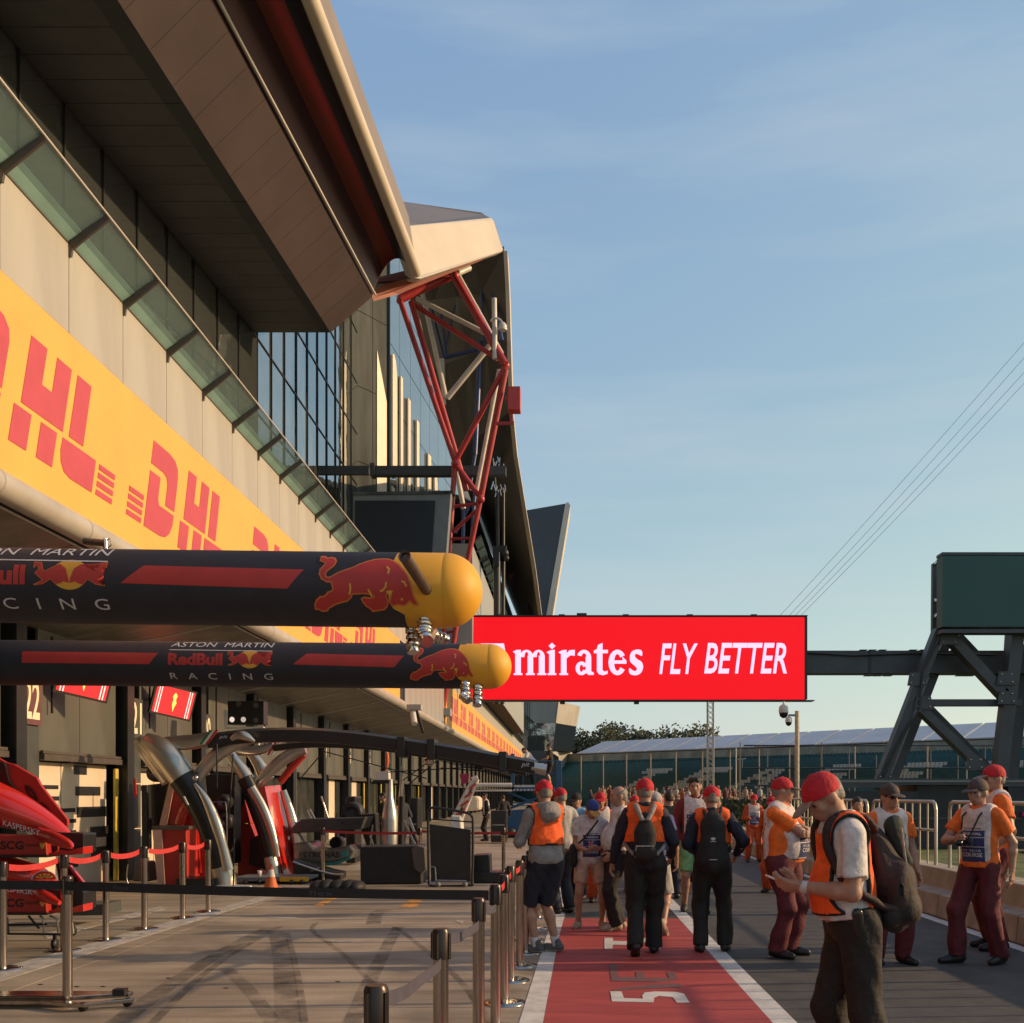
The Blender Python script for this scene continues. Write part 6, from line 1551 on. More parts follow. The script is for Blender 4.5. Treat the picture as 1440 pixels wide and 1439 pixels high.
def nets(D, lo, vox):
    S_ = D < 0
    c = np.zeros(np.array(D.shape) - 1, int)
    sl = lambda i, n: slice(i, n - 1 + i)
    nx, ny, nz = D.shape
    for i in (0, 1):
        for j in (0, 1):
            for k in (0, 1): c += S_[sl(i, nx), sl(j, ny), sl(k, nz)]
    act = (c > 0) & (c < 8)
    idx = np.full(act.shape, -1, int); I = np.argwhere(act); idx[act] = np.arange(len(I))
    if not len(I): return np.zeros((0, 3)), np.zeros((0, 4), int)
    acc = np.zeros((len(I), 3)); cnt_ = np.zeros(len(I))
    co = [(i, j, k) for i in (0, 1) for j in (0, 1) for k in (0, 1)]
    for a in co:
        for ax_ in range(3):
            if a[ax_]: continue
            b = list(a); b[ax_] = 1
            da = D[I[:, 0] + a[0], I[:, 1] + a[1], I[:, 2] + a[2]]; db = D[I[:, 0] + b[0], I[:, 1] + b[1], I[:, 2] + b[2]]
            m = (da < 0) != (db < 0)
            t = np.where(m, da / np.where(m, da - db, 1), 0)
            p = np.array(a, float)[None, :] + 0 * acc
            p[:, ax_] += t
            acc += p * m[:, None]; cnt_ += m
    Vt = lo + (I + acc / cnt_[:, None]) * vox
    F_ = []
    for ax_ in range(3):
        o1, o2 = [(1, 2), (2, 0), (0, 1)][ax_]
        s0 = [slice(None)] * 3; s1 = [slice(None)] * 3
        s0[ax_] = slice(0, -1); s1[ax_] = slice(1, None)
        ch = S_[tuple(s0)] != S_[tuple(s1)]
        E_ = np.argwhere(ch)
        ok = (E_[:, o1] > 0) & (E_[:, o2] > 0) & (E_[:, o1] < act.shape[o1]) & (E_[:, o2] < act.shape[o2])
        E_ = E_[ok]
        ins = S_[E_[:, 0], E_[:, 1], E_[:, 2]]
        def g(d1, d2):
            q = E_.copy(); q[:, o1] -= d1; q[:, o2] -= d2
            return idx[q[:, 0], q[:, 1], q[:, 2]]
        qd = np.stack([g(1, 1), g(0, 1), g(0, 0), g(1, 0)], 1)
        qd[~ins] = qd[~ins][:, ::-1]
        F_.append(qd)
    F_ = np.concatenate(F_); F_ = F_[(F_ >= 0).all(1)]
    return Vt, F_
def qmesh(name, Vt, F_, mats, mi=None):
    me = bpy.data.meshes.new(name)
    me.vertices.add(len(Vt)); me.vertices.foreach_set('co', np.ascontiguousarray(Vt, np.float32).ravel())
    me.loops.add(F_.size); me.loops.foreach_set('vertex_index', F_.ravel().astype(np.int32))
    me.polygons.add(len(F_)); me.polygons.foreach_set('loop_start', np.arange(0, F_.size, 4, dtype=np.int32)); me.polygons.foreach_set('loop_total', np.full(len(F_), 4, np.int32))
    for m_ in mats: me.materials.append(m_)
    if mi is not None: me.polygons.foreach_set('material_index', mi.astype(np.int32))
    me.polygons.foreach_set('use_smooth', np.ones(len(F_), bool))
    me.update(); me.validate()
    return me
def rotm(yaw=0, pitch=0, roll=0):
    """columns are the turned right, forward and up axes; pitch > 0 looks down, yaw > 0 turns left"""
    cy, sy = math.cos(math.radians(yaw)), math.sin(math.radians(yaw)); cp, sp = math.cos(math.radians(-pitch)), math.sin(math.radians(-pitch))
    Rz = np.array([[cy, -sy, 0], [sy, cy, 0], [0, 0, 1]]); Rx = np.array([[1, 0, 0], [0, cp, -sp], [0, sp, cp]])
    cr, sr = math.cos(math.radians(roll)), math.sin(math.radians(roll)); Ry = np.array([[cr, 0, sr], [0, 1, 0], [-sr, 0, cr]])
    return Rz @ Rx @ Ry
def ik(a, c, l1, l2, pole):
    d = c - a; L_ = np.linalg.norm(d); L_c = min(L_, (l1 + l2) * .999); u = d / L_
    x = (l1 * l1 - l2 * l2 + L_c * L_c) / (2 * L_c); h = math.sqrt(max(0, l1 * l1 - x * x))
    p = np.array(pole, float); p = p - u * (p @ u); p /= np.linalg.norm(p) + 1e-9
    return a + u * x + p * h
def cloth(name, col, rough=0.8, var=0.16, scale=15, bump=0.38, bscale=34, **k): return mat(name, col, rough, var=var, scale=scale, bump=bump, bscale=bscale, **k)
SK = mat('skin', (0.40, 0.215, 0.145), 0.5, var=0.10, scale=22)
C_ = dict(orange_vest=cloth('vest_orange', (0.98, 0.115, 0.012)), orange=cloth('polo_orange', (0.80, 0.15, 0.015)), maroon=cloth('maroon_cloth', (0.115, 0.014, 0.020)), navy=cloth('navy_cloth_dark', (0.012, 0.014, 0.026)),
          black=cloth('black_cloth', (0.014, 0.012, 0.011)), white=cloth('white_cloth', (0.62, 0.58, 0.56)), grey=cloth('grey_marl', (0.25, 0.235, 0.22)), red=cloth('cap_red', (0.50, 0.012, 0.022)), beige=cloth('beige_cloth', (0.50, 0.33, 0.24)),
          brim=cloth('brim_grey', (0.26, 0.20, 0.17)), browncap=cloth('cap_brown', (0.075, 0.05, 0.045)), blue=cloth('cap_blue', (0.03, 0.05, 0.22)), gold=cloth('brim_gold', (0.55, 0.27, 0.06)), khaki=cloth('khaki_dark', (0.015, 0.0115, 0.0095)),
          lightgrey=cloth('light_grey_cloth', (0.36, 0.34, 0.33)), green=cloth('green_cloth', (0.20, 0.42, 0.17)), darkblue=cloth('blue_cloth', (0.05, 0.07, 0.22)), burgundy=cloth('burgundy_cloth', (0.20, 0.02, 0.025)), suit=cloth('suit_orange', (0.55, 0.075, 0.015)),
          shoeblack=mat('shoe_black', (0.014, 0.012, 0.012), 0.5, var=0.1), shoegrey=cloth('shoe_grey', (0.10, 0.095, 0.10)), shoetan=cloth('shoe_tan', (0.42, 0.32, 0.24)), sole=mat('sole', (0.42, 0.36, 0.30), 0.7, var=0.1), bib=cloth('bib_white', (0.66, 0.56, 0.54)), print_navy=cloth('bib_navy', (0.035, 0.045, 0.14)),
          hair_dark=cloth('hair_dark', (0.020, 0.014, 0.011), 0.6), hair_grey=cloth('hair_grey', (0.20, 0.175, 0.15), 0.6), strap=cloth('strap_grey', (0.30, 0.25, 0.22)), bagbrown=cloth('bag_brown', (0.034, 0.019, 0.018)), sock=cloth('sock_white', (0.6, 0.56, 0.54)), skyblue=cloth('sky_blue', (.18, .38, .6)), pinkred=cloth('print_pink', (.5, .04, .05)))
DK = mat('eye_dark', (0.012, 0.01, 0.01), 0.3, var=0)

def person(label, x, y, rz, H=1.78, group=None, vox=0.013, z0=0.0, g=1.0, lean=4, twist=0, head=(0, 5), feet=None, wr=None, pole=None, hands=None, belly=0.0,
           top='white', sleeve=1.0, bottom='black', legs='long', shoes='shoeblack', cap=None, brim=None, hair='hair_grey', hairmode='short', vest=None, bib=False, collar=False, hood=None, socks=None,
           glasses=False, hip=None, tuck=False, curl=0.5, hemz=0.93, topcol2=None, printed=None, belt=False, soles=False):
    T = thing('person', label, 'person', (x, y, z0), math.radians(rz), group)
    s = H / 1.80
    f = V3(0, 1, 0)
    feet = feet or {}
    fl = feet.get('L', (-.12, 0, 0, 8, 0)); fr = feet.get('R', (.12, 0, 0, -8, 0))
    P = V3((fl[0] + fr[0]) / 2 * .6, (fl[1] + fr[1]) / 2 * .9 if hip is None else hip, .95)
    Ru = rotm(twist, lean)
    def T_(px, py, pz): return P + Ru @ (V3(px, py, pz) - V3(0, 0, .95))
    fw = Ru[:, 1]; rt = Ru[:, 0]; upv = Ru[:, 2]
    torso = [ell(P + V3(0, 0, .01), (.155 * g, .115 * g, .115), rotm(twist * .5)),
             cone(T_(0, .0, 1.02), T_(0, .005, 1.20), .150 * g, .152 * g, (fw, .70)),
             cone(T_(0, .005, 1.20), T_(0, -.005, 1.36), .155 * g, .155, (fw, .68)),
             cone(T_(-.135, -.012, 1.425), T_(.135, -.012, 1.425), .062, .062),
             cone(T_(-.08, -.02, 1.455), T_(.08, -.02, 1.455), .050, .050)]
    if belly: torso.append(ell(T_(0, .045 + .035 * belly, 1.10), (.150 * g, .11 + .05 * belly, .20), Ru))
    hipL, hipR = P + V3(-.088 * g, 0, -.03), P + V3(.088 * g, 0, -.03)
    leg, shoe, kn, ank = {}, {}, {}, {}
    for sd_, hip, ft in (('L', hipL, fl), ('R', hipR, fr)):
        fx, fy, lift, yaw, pit = ft
        Rf = rotm(yaw, pit)
        base = V3(fx, fy, lift)
        a = base + Rf @ V3(0, 0, .085)
        k_ = ik(hip, a, .44, .425, Rf @ V3(0, 1, 0) + V3(0, .3, 0))
        ank[sd_], kn[sd_] = a, k_
        cm = k_ + (a - k_) * .32 - f * .018
        leg[sd_] = [cone(hip, k_, .088 * g, .056), cone(k_, cm, .054, .056), cone(cm, a, .054, .036)]
        shoe[sd_] = (base, Rf)
    shL, shR = T_(-.178, -.012, 1.42), T_(.178, -.012, 1.42)
    wr = wr or {}; pole = pole or {}; hands = hands or {}
    arm, el, wt = {}, {}, {}
    for sd_, sh, sx in (('L', shL, -1), ('R', shR, 1)):
        w_ = np.array(wr.get(sd_, (sx * .27 * max(1, g * .95), .06, .90)), float)
        d_ = w_ - sh
        if np.linalg.norm(d_) > .555: w_ = sh + d_ / np.linalg.norm(d_) * .555
        e_ = ik(sh, w_, .295, .265, pole.get(sd_, (sx * .5, -1, -.2)))
        el[sd_], wt[sd_] = e_, w_
        arm[sd_] = [cone(sh, e_, .052, .043), cone(e_, e_ + (w_ - e_) * .3, .042, .043), cone(e_ + (w_ - e_) * .3, w_, .043, .027)]
    NB = T_(0, -.015, 1.485)
    Rh = Ru @ rotm(head[0], head[1])
    Hc = NB + upv * .06 + Rh @ V3(0, .022, .100)
    hd = lambda a, b, c: Hc + Rh @ V3(a, b, c)
    headp = [ell(hd(0, -.008, .022), (.074, .094, .096), Rh), ell(hd(0, .028, -.050), (.054, .060, .066), Rh), ell(hd(0, .068, -.082), (.028, .022, .022), Rh),
             cone(hd(0, .086, .008), hd(0, .104, -.026), .010, .015), ell(hd(0, .078, .022), (.052, .016, .012), Rh), ell(hd(-.038, .066, -.022), (.022, .018, .018), Rh), ell(hd(.038, .066, -.022), (.022, .018, .018), Rh),
             ell(hd(0, .088, -.056), (.024, .010, .0075), Rh), ell(hd(-.077, -.012, -.008), (.010, .022, .033), Rh), ell(hd(.077, -.012, -.008), (.010, .022, .033), Rh),
             cone(NB - upv * .03, hd(0, -.018, -.05), .060, .056)]
    eyes = [ell(hd(-.031, .088, .004), (.014, .014, .010), Rh), ell(hd(.031, .088, .004), (.014, .014, .010), Rh)]
    if legs == 'long':
        leg = {q_: [inflate(c_, -.014) for c_ in leg[q_]] for q_ in leg}
    body = torso + headp + arm['L'] + arm['R'] + leg['L'] + leg['R']
    for sd_ in 'LR':
        b_, Rf = shoe[sd_]
        body.append(cone(b_ + Rf @ V3(0, -.03, .05), b_ + Rf @ V3(0, .13, .032), .034, .028))
    D, lo = field([inflate(q, -.004) if i < len(torso) else q for i, q in enumerate(body)], vox, .028, subs=eyes)
    Vt, Fc = nets(D, lo, vox)
    # hands, finger by finger, welded into the same skin
    Vs, Fs, off = [Vt], [Fc], len(Vt)
    if vox < .018:
        for sd_, sx in (('L', -1), ('R', 1)):
            w_ = wt[sd_]; fd = (w_ - el[sd_]); fd /= np.linalg.norm(fd)
            hd_, hn = hands.get(sd_, (fd, None))
            hd_ = np.array(hd_, float); hd_ /= np.linalg.norm(hd_)
            hn = V3(-sx, 0, 0) if hn is None else np.array(hn, float)
            hn = hn - hd_ * (hn @ hd_); hn /= np.linalg.norm(hn)
            sdv = np.cross(hd_, hn) * 1.0
            th = sdv if (sdv @ (f if abs(hd_[2]) > .6 else V3(0, 0, 1))) > 0 else -sdv     # thumb side: forward or up
            hp = [cone(w_ - fd * .05, w_, .027, .026), cone(w_ + th * .012, w_ + hd_ * .085 + th * .024, .021, .014), cone(w_ - th * .012, w_ + hd_ * .08 - th * .024, .02, .013), cone(w_, w_ + hd_ * .085, .02, .015)]
            cl = curl if not isinstance(curl, dict) else curl[sd_]
            for i, (o_, l_) in enumerate(((.030, .88), (.011, 1.0), (-.009, .94), (-.028, .76))):
                p_ = w_ + hd_ * (.088 - .004 * abs(i - 1)) + th * o_
                ang = 0.15
                for j, sl_ in enumerate((.043, .027, .021)):
                    ang += cl * (.55, .8, .6)[j] * (1 + .12 * i)
                    dd = hd_ * math.cos(ang) + hn * math.sin(ang)
                    q_ = p_ + dd * sl_ * l_
                    hp.append(cone(p_, q_, .0098 - .0008 * j, .0090 - .0009 * j)); p_ = q_
            p_ = w_ + hd_ * .025 + th * .024
            for j, sl_ in enumerate((.045, .032, .026)):
                dd = hd_ * (.62 + .15 * j) + th * (.75 - .3 * j) + hn * (.25 + .25 * cl); dd /= np.linalg.norm(dd)
                q_ = p_ + dd * sl_; hp.append(cone(p_, q_, .0135 - .0015 * j, .012 - .0015 * j)); p_ = q_
            v_ = min(.006, vox * .6)
            D, lo = field(hp, v_, .010); a, b = nets(D, lo, v_)
            Vs.append(a); Fs.append(b + off); off += len(a)
    qo = qmesh('body', np.concatenate(Vs) * s, np.concatenate(Fs), [SK]); o = link('body', qo, T)
    G_ = {}
    def garment(name, prims, m_, k=.03, folds=.006, clips=(), subs=(), fn=None, v=None, seed=0, parent=None, freq=1.0):
        v = v or vox
        D, lo = field(prims, v, k, folds, clips, subs, seed + int(abs(x) * 37 + y * 11), freq)
        a, b = nets(D, lo, v)
        if not len(b): return None
        ms = m_ if isinstance(m_, list) else [m_]
        mi = fn(a[b].mean(1)) if fn else None
        ob = link(name, qmesh(name, a * s, b, ms, mi), parent or T)
        G_[name] = (a, b, ob)
        return ob
    cut = lambda q, n: (np.array(q, float), np.array(n, float))
    # trousers or shorts
    if bottom:
        pr = [inflate(torso[0], .034 if tuck else .012)] + ([inflate(torso[1], .026)] if tuck else [])
        hem = None
        for sd_, hip in (('L', hipL), ('R', hipR)):
            k_, a = kn[sd_], ank[sd_]
            if legs == 'long':
                pr += [cone(hip, k_, .108 * g, .088), cone(k_, a, .086, .082)]
                e_ = k_ + (a - k_) * .86; d_ = (a - k_) / np.linalg.norm(a - k_)
                pr[-1] = cone(k_, a + d_ * .03, .087, .082, None, (cut(a + d_ * .015, d_),))
            else:
                t_ = legs if isinstance(legs, float) else 1.0
                d_ = (k_ - hip) / np.linalg.norm(k_ - hip); e_ = hip + (k_ - hip) * t_
                pr += [cone(hip, e_ + d_ * .06, .108 * g, .092, None, (cut(e_, d_),))]
        wz = T_(0, 0, 1.035)
        garment('trousers' if legs == 'long' else 'shorts', pr, C_[bottom], .035, .013, clips=(cut(wz, upv),), seed=1)
        if belt:
            garment('belt', [inflate(torso[1], .034), inflate(torso[0], .040)], C_['black'], .03, 0, clips=(cut(T_(0, 0, 1.040), upv), cut(T_(0, 0, 1.000), -upv)), v=min(vox, .009))
    # top with sleeves
    pr = [inflate(q, .032 if i == 0 else .016) for i, q in enumerate(torso)]
    pr.append(cone(T_(0, 0, 1.0), T_(0, 0, 1.15), .163 * g, .158 * g, (fw, .74)))
    for sd_ in 'LR':
        sh, e_, w_ = (shL if sd_ == 'L' else shR), el[sd_], wt[sd_]
        if sleeve >= 1:
            d_ = (w_ - e_) / np.linalg.norm(w_ - e_)
            pr += [cone(sh, e_, .070, .060), cone(e_, w_, .058, .044, None, (cut(w_ - d_ * .01, d_),))]
        else:
            d_ = (e_ - sh) / np.linalg.norm(e_ - sh); q_ = sh + (e_ - sh) * sleeve
            pr.append(cone(sh, q_ + d_ * .05, .070, .076, None, (cut(q_, d_),)))
    if collar:
        for i in range(10):
            a0, a1 = 2 * math.pi * i / 10, 2 * math.pi * (i + 1) / 10
            if collar != 'open' or not (1.0 < (a0 + a1) / 2 < 2.1):
                pr.append(cone(NB + rt * .068 * math.cos(a0) + fw * .070 * math.sin(a0) + upv * (.012 - .02 * math.sin(a0)), NB + rt * .068 * math.cos(a1) + fw * .070 * math.sin(a1) + upv * (.012 - .02 * math.sin(a1)), .016, .016))
    if hood:
        for i in range(9):
            a0, a1 = math.pi * (1 + i / 9), math.pi * (1 + (i + 1) / 9)
            q0 = NB + rt * .095 * math.cos(a0) + fw * .085 * math.sin(a0) + upv * .005; q1 = NB + rt * .095 * math.cos(a1) + fw * .085 * math.sin(a1) + upv * .005
            pr.append(cone(q0, q1, .046, .046))
        pr.append(ell(NB - fw * .135 - upv * .045, (.115, .055, .095), Ru))
    hm = hemz if sleeve < 1 or hemz != .93 else .90
    garment('top' if sleeve < 1 else 'jacket', pr, C_[top], .03, .011, clips=(cut(T_(0, 0, hm), -upv),), seed=2)
    # sleeveless vest or bib over it
    armsub = [cone(shL - rt * .01, el['L'], .083, .09), cone(shR + rt * .01, el['R'], .083, .09)]
    base = [inflate(q, .036) for q in torso[1:]] + [cone(T_(0, 0, .95), T_(0, 0, 1.15), .182 * g, .178 * g, (fw, .76))]
    if vest:
        trim = C_['black']
        vh = vest.get('hem', 1.08)
        def fn(c):
            d0 = np.min([np.abs(sdist(q, c[:, 0], c[:, 1], c[:, 2]) - vest.get('arm', 0)) for q in armsub], 0); d1 = np.abs((c - T_(0, 0, vh)) @ upv)
            return ((d0 < .014) | (d1 < .014)).astype(int) if vest.get('trim') else np.zeros(len(c))
        garment('vest', base, [C_[vest['col']], trim], .03, .007, clips=(cut(T_(0, 0, vh), -upv),), subs=[(inflate(q_, vest.get('arm', 0))) for q_ in armsub] + ([cone(T_(sx_ * .20, .015, 1.32), T_(sx_ * .205, .02, .96), .062, .085) for sx_ in (-1, 1)] if vest.get('arm') else []) + [cone(NB + fw * .01, NB + upv * .1, vest.get('neck', .085), .11)], fn=fn, seed=3)
    if bib:
        garment('bib', base, C_['bib'], .03, .003, clips=(cut(T_(0, 0, .965), -upv), cut(T_(.150 * g, 0, 0), rt), cut(T_(-.150 * g, 0, 0), -rt)), subs=[cone(NB + fw * .02, NB + upv * .1 + fw * .03, .078, .095), cone(T_(-.3, -.02, 1.2), T_(.3, -.02, 1.2), .075, .075, (upv, 2.6))] if g < 1.05 else [cone(NB + fw * .02, NB + upv * .1 + fw * .03, .078, .095)], seed=3)
        a, b, ob = G_['bib']
        bv = BVHTree.FromPolygons([Vector(q) for q in a], [tuple(int(i) for i in q) for q in b])
        def stick(name, polys, m_, offs, sgn=1, fs=None):
            vs, fs = tri_print(polys, .05) if fs is None else (polys, fs)
            pts = []
            for u, v in vs:
                u = -u
                o_ = Vector(T_(u * sgn, .6 * sgn, v)); r_ = bv.ray_cast(o_, Vector(-fw * sgn))
                q_ = (r_[0] + Vector(fw * sgn) * offs) if r_[0] else Vector(T_(u * sgn, .175 * sgn, v))
                pts.append(q_ * s)
            mb_ = MB(); mb_.add(pts, fs, 0, True); mb_.build(name, m_, ob)
        R4 = lambda u0, u1, v0, v1: [(u0, v0), (u0 + (u1 - u0) / 3, v0), (u0 + (u1 - u0) * 2 / 3, v0), (u1, v0), (u1, v1), (u0 + (u1 - u0) * 2 / 3, v1), (u0 + (u1 - u0) / 3, v1), (u0, v1)]
        for sgn in (1, -1):
            w_ = .118
            for rr_ in ((-w_, w_, .985, 1.125), (-w_, w_, 1.225, 1.285), (-w_, w_ * .1, 1.135, 1.215), (w_ * .15, w_, 1.135, 1.215)): stick('bib_panel', [R4(*rr_)], C_['print_navy'], .006, sgn)
            stick('flag_print', [R4(-.05, .012, 1.14, 1.20)], C_['darkblue'], .009, sgn)
            stick('flag_print', [[(-.05, 1.162), (.012, 1.162), (.012, 1.178), (-.05, 1.178)], [(-.025, 1.141), (-.013, 1.141), (-.013, 1.199), (-.025, 1.199)]], C_['pinkred'], .013, sgn)
            stick('flag_print', [[(-.05, 1.14), (-.043, 1.14), (.012, 1.194), (.012, 1.20), (.006, 1.20), (-.05, 1.147)], [(-.05, 1.194), (-.05, 1.20), (-.044, 1.20), (.012, 1.147), (.012, 1.14), (.006, 1.14)]], C_['white'], .011, sgn)
            for tx, u0, u1, v0, v1, m_ in (('COURSE', -.10, .10, 1.035, 1.075, 'white'), ('F1 2018', -.09, .09, 1.085, 1.105, 'white'), ('MARSHAL', -.095, .095, 1.242, 1.268, 'white'), ('SILVERSTONE', -.085, .085, 1.298, 1.312, 'black')):
                vs, fs, _ = text_geo(tx, bold=.025)
                stick('bib_lettering', [(u0 + (u1 - u0) * a_, v0 + (v1 - v0) * b_) for a_, b_ in vs], C_[m_], .010, sgn, fs)
    # shoes and socks
    for sd_ in 'LR':
        b_, Rf = shoe[sd_]; q = lambda a, b, c: b_ + Rf @ V3(a, b, c)
        sp = [cone(q(0, -.045, .048), q(0, .10, .038), .043, .046), cone(q(0, .10, .036), q(0, .175, .030), .046, .036), cone(q(0, -.03, .06), q(0, -.01, .105), .044, .043)]
        up_f = Rf[:, 2]
        fn = (lambda c, b_=b_, up_f=up_f: (((c - b_) @ up_f) < .024).astype(int)) if soles else None
        garment('shoe', sp, [C_[shoes], C_['sole']], .02, 0, clips=(cut(q(0, 0, .001), -up_f),), fn=fn, v=min(vox, .010))
        if socks:
            a, k_ = ank[sd_], kn[sd_]; d_ = (k_ - a) / np.linalg.norm(k_ - a)
            garment('sock', [cone(a - d_ * .02, a + d_ * .11, .044, .045, None, (cut(a + d_ * .085, d_),))], C_[socks], .01, 0, v=min(vox, .010))
    # hair, cap, eyes
    if hairmode != 'bald' and hair:
        hp = [ell(hd(0, -.014, .026), (.081, .101, .098), Rh), ell(hd(0, -.05, -.02), (.066, .055, .062), Rh)]
        cl = [cut(hd(0, .035, 0), Rh @ V3(0, .8, -.6)), cut(hd(0, 0, -.058), -Rh[:, 2])]
        if hairmode == 'balding': cl.append(cut(hd(0, -.02, .055), Rh @ V3(0, .5, .85)))
        if hairmode == 'curly': hp += [ell(hd(.05 * math.cos(a), -.02 + .07 * math.sin(a), .085), (.04, .04, .04), Rh) for a in (0, 1, 2, 3, 4, 5)]
        garment('hair', hp, C_[hair], .012, .004, clips=cl, v=min(vox, .010), freq=2.5)
    if cap:
        cc = hd(0, -.006, .040)
        co = garment('cap', [ell(cc, (.090, .110, .098), Rh, (cut(hd(0, 0, .014), -Rh @ V3(0, -.16, 1)),)), ell(hd(0, -.006, .140), (.012, .012, .006), Rh)], C_[cap], .01, .002, v=min(vox, .009), freq=1.5)
        garment('brim', [ell(hd(0, .128, .026), (.074, .078, .0105), Rh @ rotm(0, 12))], C_[brim or cap], .01, 0, clips=(cut(hd(0, .080, 0), -Rh[:, 1]),), v=min(vox, .0065), parent=co)
    if cap and abs((rz + 180) % 360 - 180) < 70:      # strap opening at the back of the cap
        garment('strap_opening', [ell(hd(0, -.101, .030), (.034, .016, .020), Rh)], C_[hair or 'hair_dark'], .005, 0, v=min(vox, .007), parent=co)
    ex = MB()
    if vox < .018:
        for sx in (-1, 1):
            m1 = MB(); m1.ball(Vector(hd(.031 * sx, .077, .004)) * s, .0115 * s, 8, 5); m1.build('eye', DK, T)
            garment('eyebrow', [cone(hd(.016 * sx, .092, .024), hd(.048 * sx, .080, .026), .0055, .004)], C_[hair or 'hair_dark'], .004, 0, v=.0045)
    if glasses:
        sg = [ell(hd(.034 * sx, .092, .004), (.030, .010, .020), Rh) for sx in (-1, 1)] + [cone(hd(-.07, .085, .010), hd(.07, .085, .010), .006, .006), cone(hd(.074, .08, .010), hd(.08, -.02, .010), .004, .004), cone(hd(-.074, .08, .010), hd(-.08, -.02, .010), .004, .004)]
        garment('sunglasses', sg, DK, .006, 0, v=.0055)
    info = dict(T=T, s=s, hd=hd, Rh=Rh, T_=T_, Ru=Ru, wt=wt, el=el, P=P, fw=fw, rt=rt, up=upv, sh=(shL, shR), G=G_, garment=garment, vox=vox)
    return info
def carried(I, name, label, cat, parts, group=None):
    """a bag or gadget held or worn by a person: its own thing in the person's frame; parts = [(name, prims, material, k, folds, clips, vox)]"""
    T = thing(name, label, cat, I['T'].location, I['T'].rotation_euler.z, group)
    for nm, prims, m_, k, folds, clips, v in parts:
        D, lo = field(prims, v, k, folds, clips, seed=5); a, b = nets(D, lo, v)
        if len(b): link(nm, qmesh(nm, a * I['s'], b, [m_]), T)
    return T
def straps(I, m_, r=.013, bot=1.02):
    T_ = I['T_']; out = []
    tr = []
    for nm in ('vest', 'bib', 'top', 'jacket'):
        if nm in I['G']:
            a, b, _ = I['G'][nm]; tr.append(BVHTree.FromPolygons([Vector(q) for q in a], [tuple(int(i) for i in q) for q in b]))
    def hit(o_, c_):
        o_, c_ = Vector(o_), Vector(c_); d_ = (c_ - o_).normalized(); best = None
        for t_ in tr:
            r_ = t_.ray_cast(o_, d_)
            if r_[0] is not None and (best is None or r_[3] < best[1]): best = (r_[0], r_[3])
        q_ = best[0] if best and best[1] < .8 else c_ - d_ * .17
        return np.array(q_ - d_ * .004)
    for sx in (-1, 1):
        pts = [T_(sx * .06, -.17, 1.42)]
        for x_, y_, z_ in ((.085, -.25, 1.62), (.095, -.02, 1.75), (.100, .22, 1.66)): pts.append(hit(T_(sx * x_, y_, z_), T_(sx * x_, 0, 1.38)))
        for ang, z_ in ((38, 1.40), (44, 1.33), (52, 1.26), (64, 1.19), (84, 1.13), (112, 1.08), (140, 1.03)):
            a_ = math.radians(ang); pts.append(hit(T_(sx * .6 * math.sin(a_), .6 * math.cos(a_), z_), T_(sx * .03, 0, z_)) if ang < 60 else T_(sx * .19 * math.sin(a_), .15 * math.cos(a_), z_))
        pts.append(T_(sx * .12, -.20, bot))
        Q = spline([tuple(q) for q in pts], 3, False)
        out += [cone(Q[i], Q[i + 1], r, r, (I['rt'], 1.5)) for i in range(len(Q) - 1)]
    return out

# ---- A: grey hoodie, watching the garages
A_ = person('man in grey hoodie, orange tabard and navy shorts watching by the belt posts', -.235, 10.55, 28, 1.80, lean=3, head=(-8, 3), g=1.06, feet={'L': (-.10, .0, 0, 45, 0), 'R': (.11, -.04, 0, 40, 0)}, wr={'L': (-.16, .30, 1.10), 'R': (.14, .30, 1.08)},
            top='grey', sleeve=1.0, bottom='navy', legs=1.0, shoes='shoegrey', cap='red', hair='hair_grey', vest=dict(col='orange_vest', hem=1.10, trim=True), hood=True, socks='sock', soles=True, hemz=.91)
# ---- B: woman with a bib looking at her phone
B_ = person('woman in white race bib, beige shorts and blue cap looking down at a phone', .28, 12.5, 186, 1.61, lean=5, head=(10, 28), g=1.10, feet={'L': (-.17, 0, 0, 14, 0), 'R': (.17, 0, 0, -22, 0)}, wr={'L': (-.09, .27, 1.09), 'R': (.10, .26, 1.08)},
            hands={'L': ((.5, .75, 0), (0, 0, 1)), 'R': ((-.5, .75, 0), (0, 0, 1))}, top='white', sleeve=.55, bottom='beige', legs=.72, shoes='shoetan', cap='blue', brim='gold', hair='hair_dark', bib=True, soles=True, hemz=.88)
carried(B_, 'shoulder_bag', 'black shoulder bag hanging on a strap from the woman in white race bib', 'bag', [('bag_body', [cone(B_['T_'](.24, .06, .92), B_['T_'](.25, .06, 1.08), .09, .08, (B_['rt'], .6))], C_['black'], .02, .006, (), .012),
        ('bag_strap', [cone(B_['T_'](.22, .05, 1.12), B_['T_'](.10, .17, 1.25), .012, .012), cone(B_['T_'](.10, .17, 1.25), B_['T_'](-.08, .10, 1.47), .012, .012), cone(B_['T_'](-.08, .10, 1.47), B_['T_'](-.09, -.05, 1.5), .012, .012)], C_['black'], .008, 0, (), .009)])
# ---- C: balding man in a white shirt
person('stout balding man in white shirt and black trousers standing in profile', .60, 12.3, 98, 1.76, lean=-2, head=(0, 4), g=1.12, belly=.5, feet={'L': (-.10, .04, 0, 6, 0), 'R': (.10, -.05, 0, -6, 0)}, wr={'L': (-.20, .10, .95), 'R': (.22, .04, .93)}, top='white', sleeve=.6, bottom='black', shoes='shoetan', hairmode='balding', collar='open', hemz=.98, soles=True)
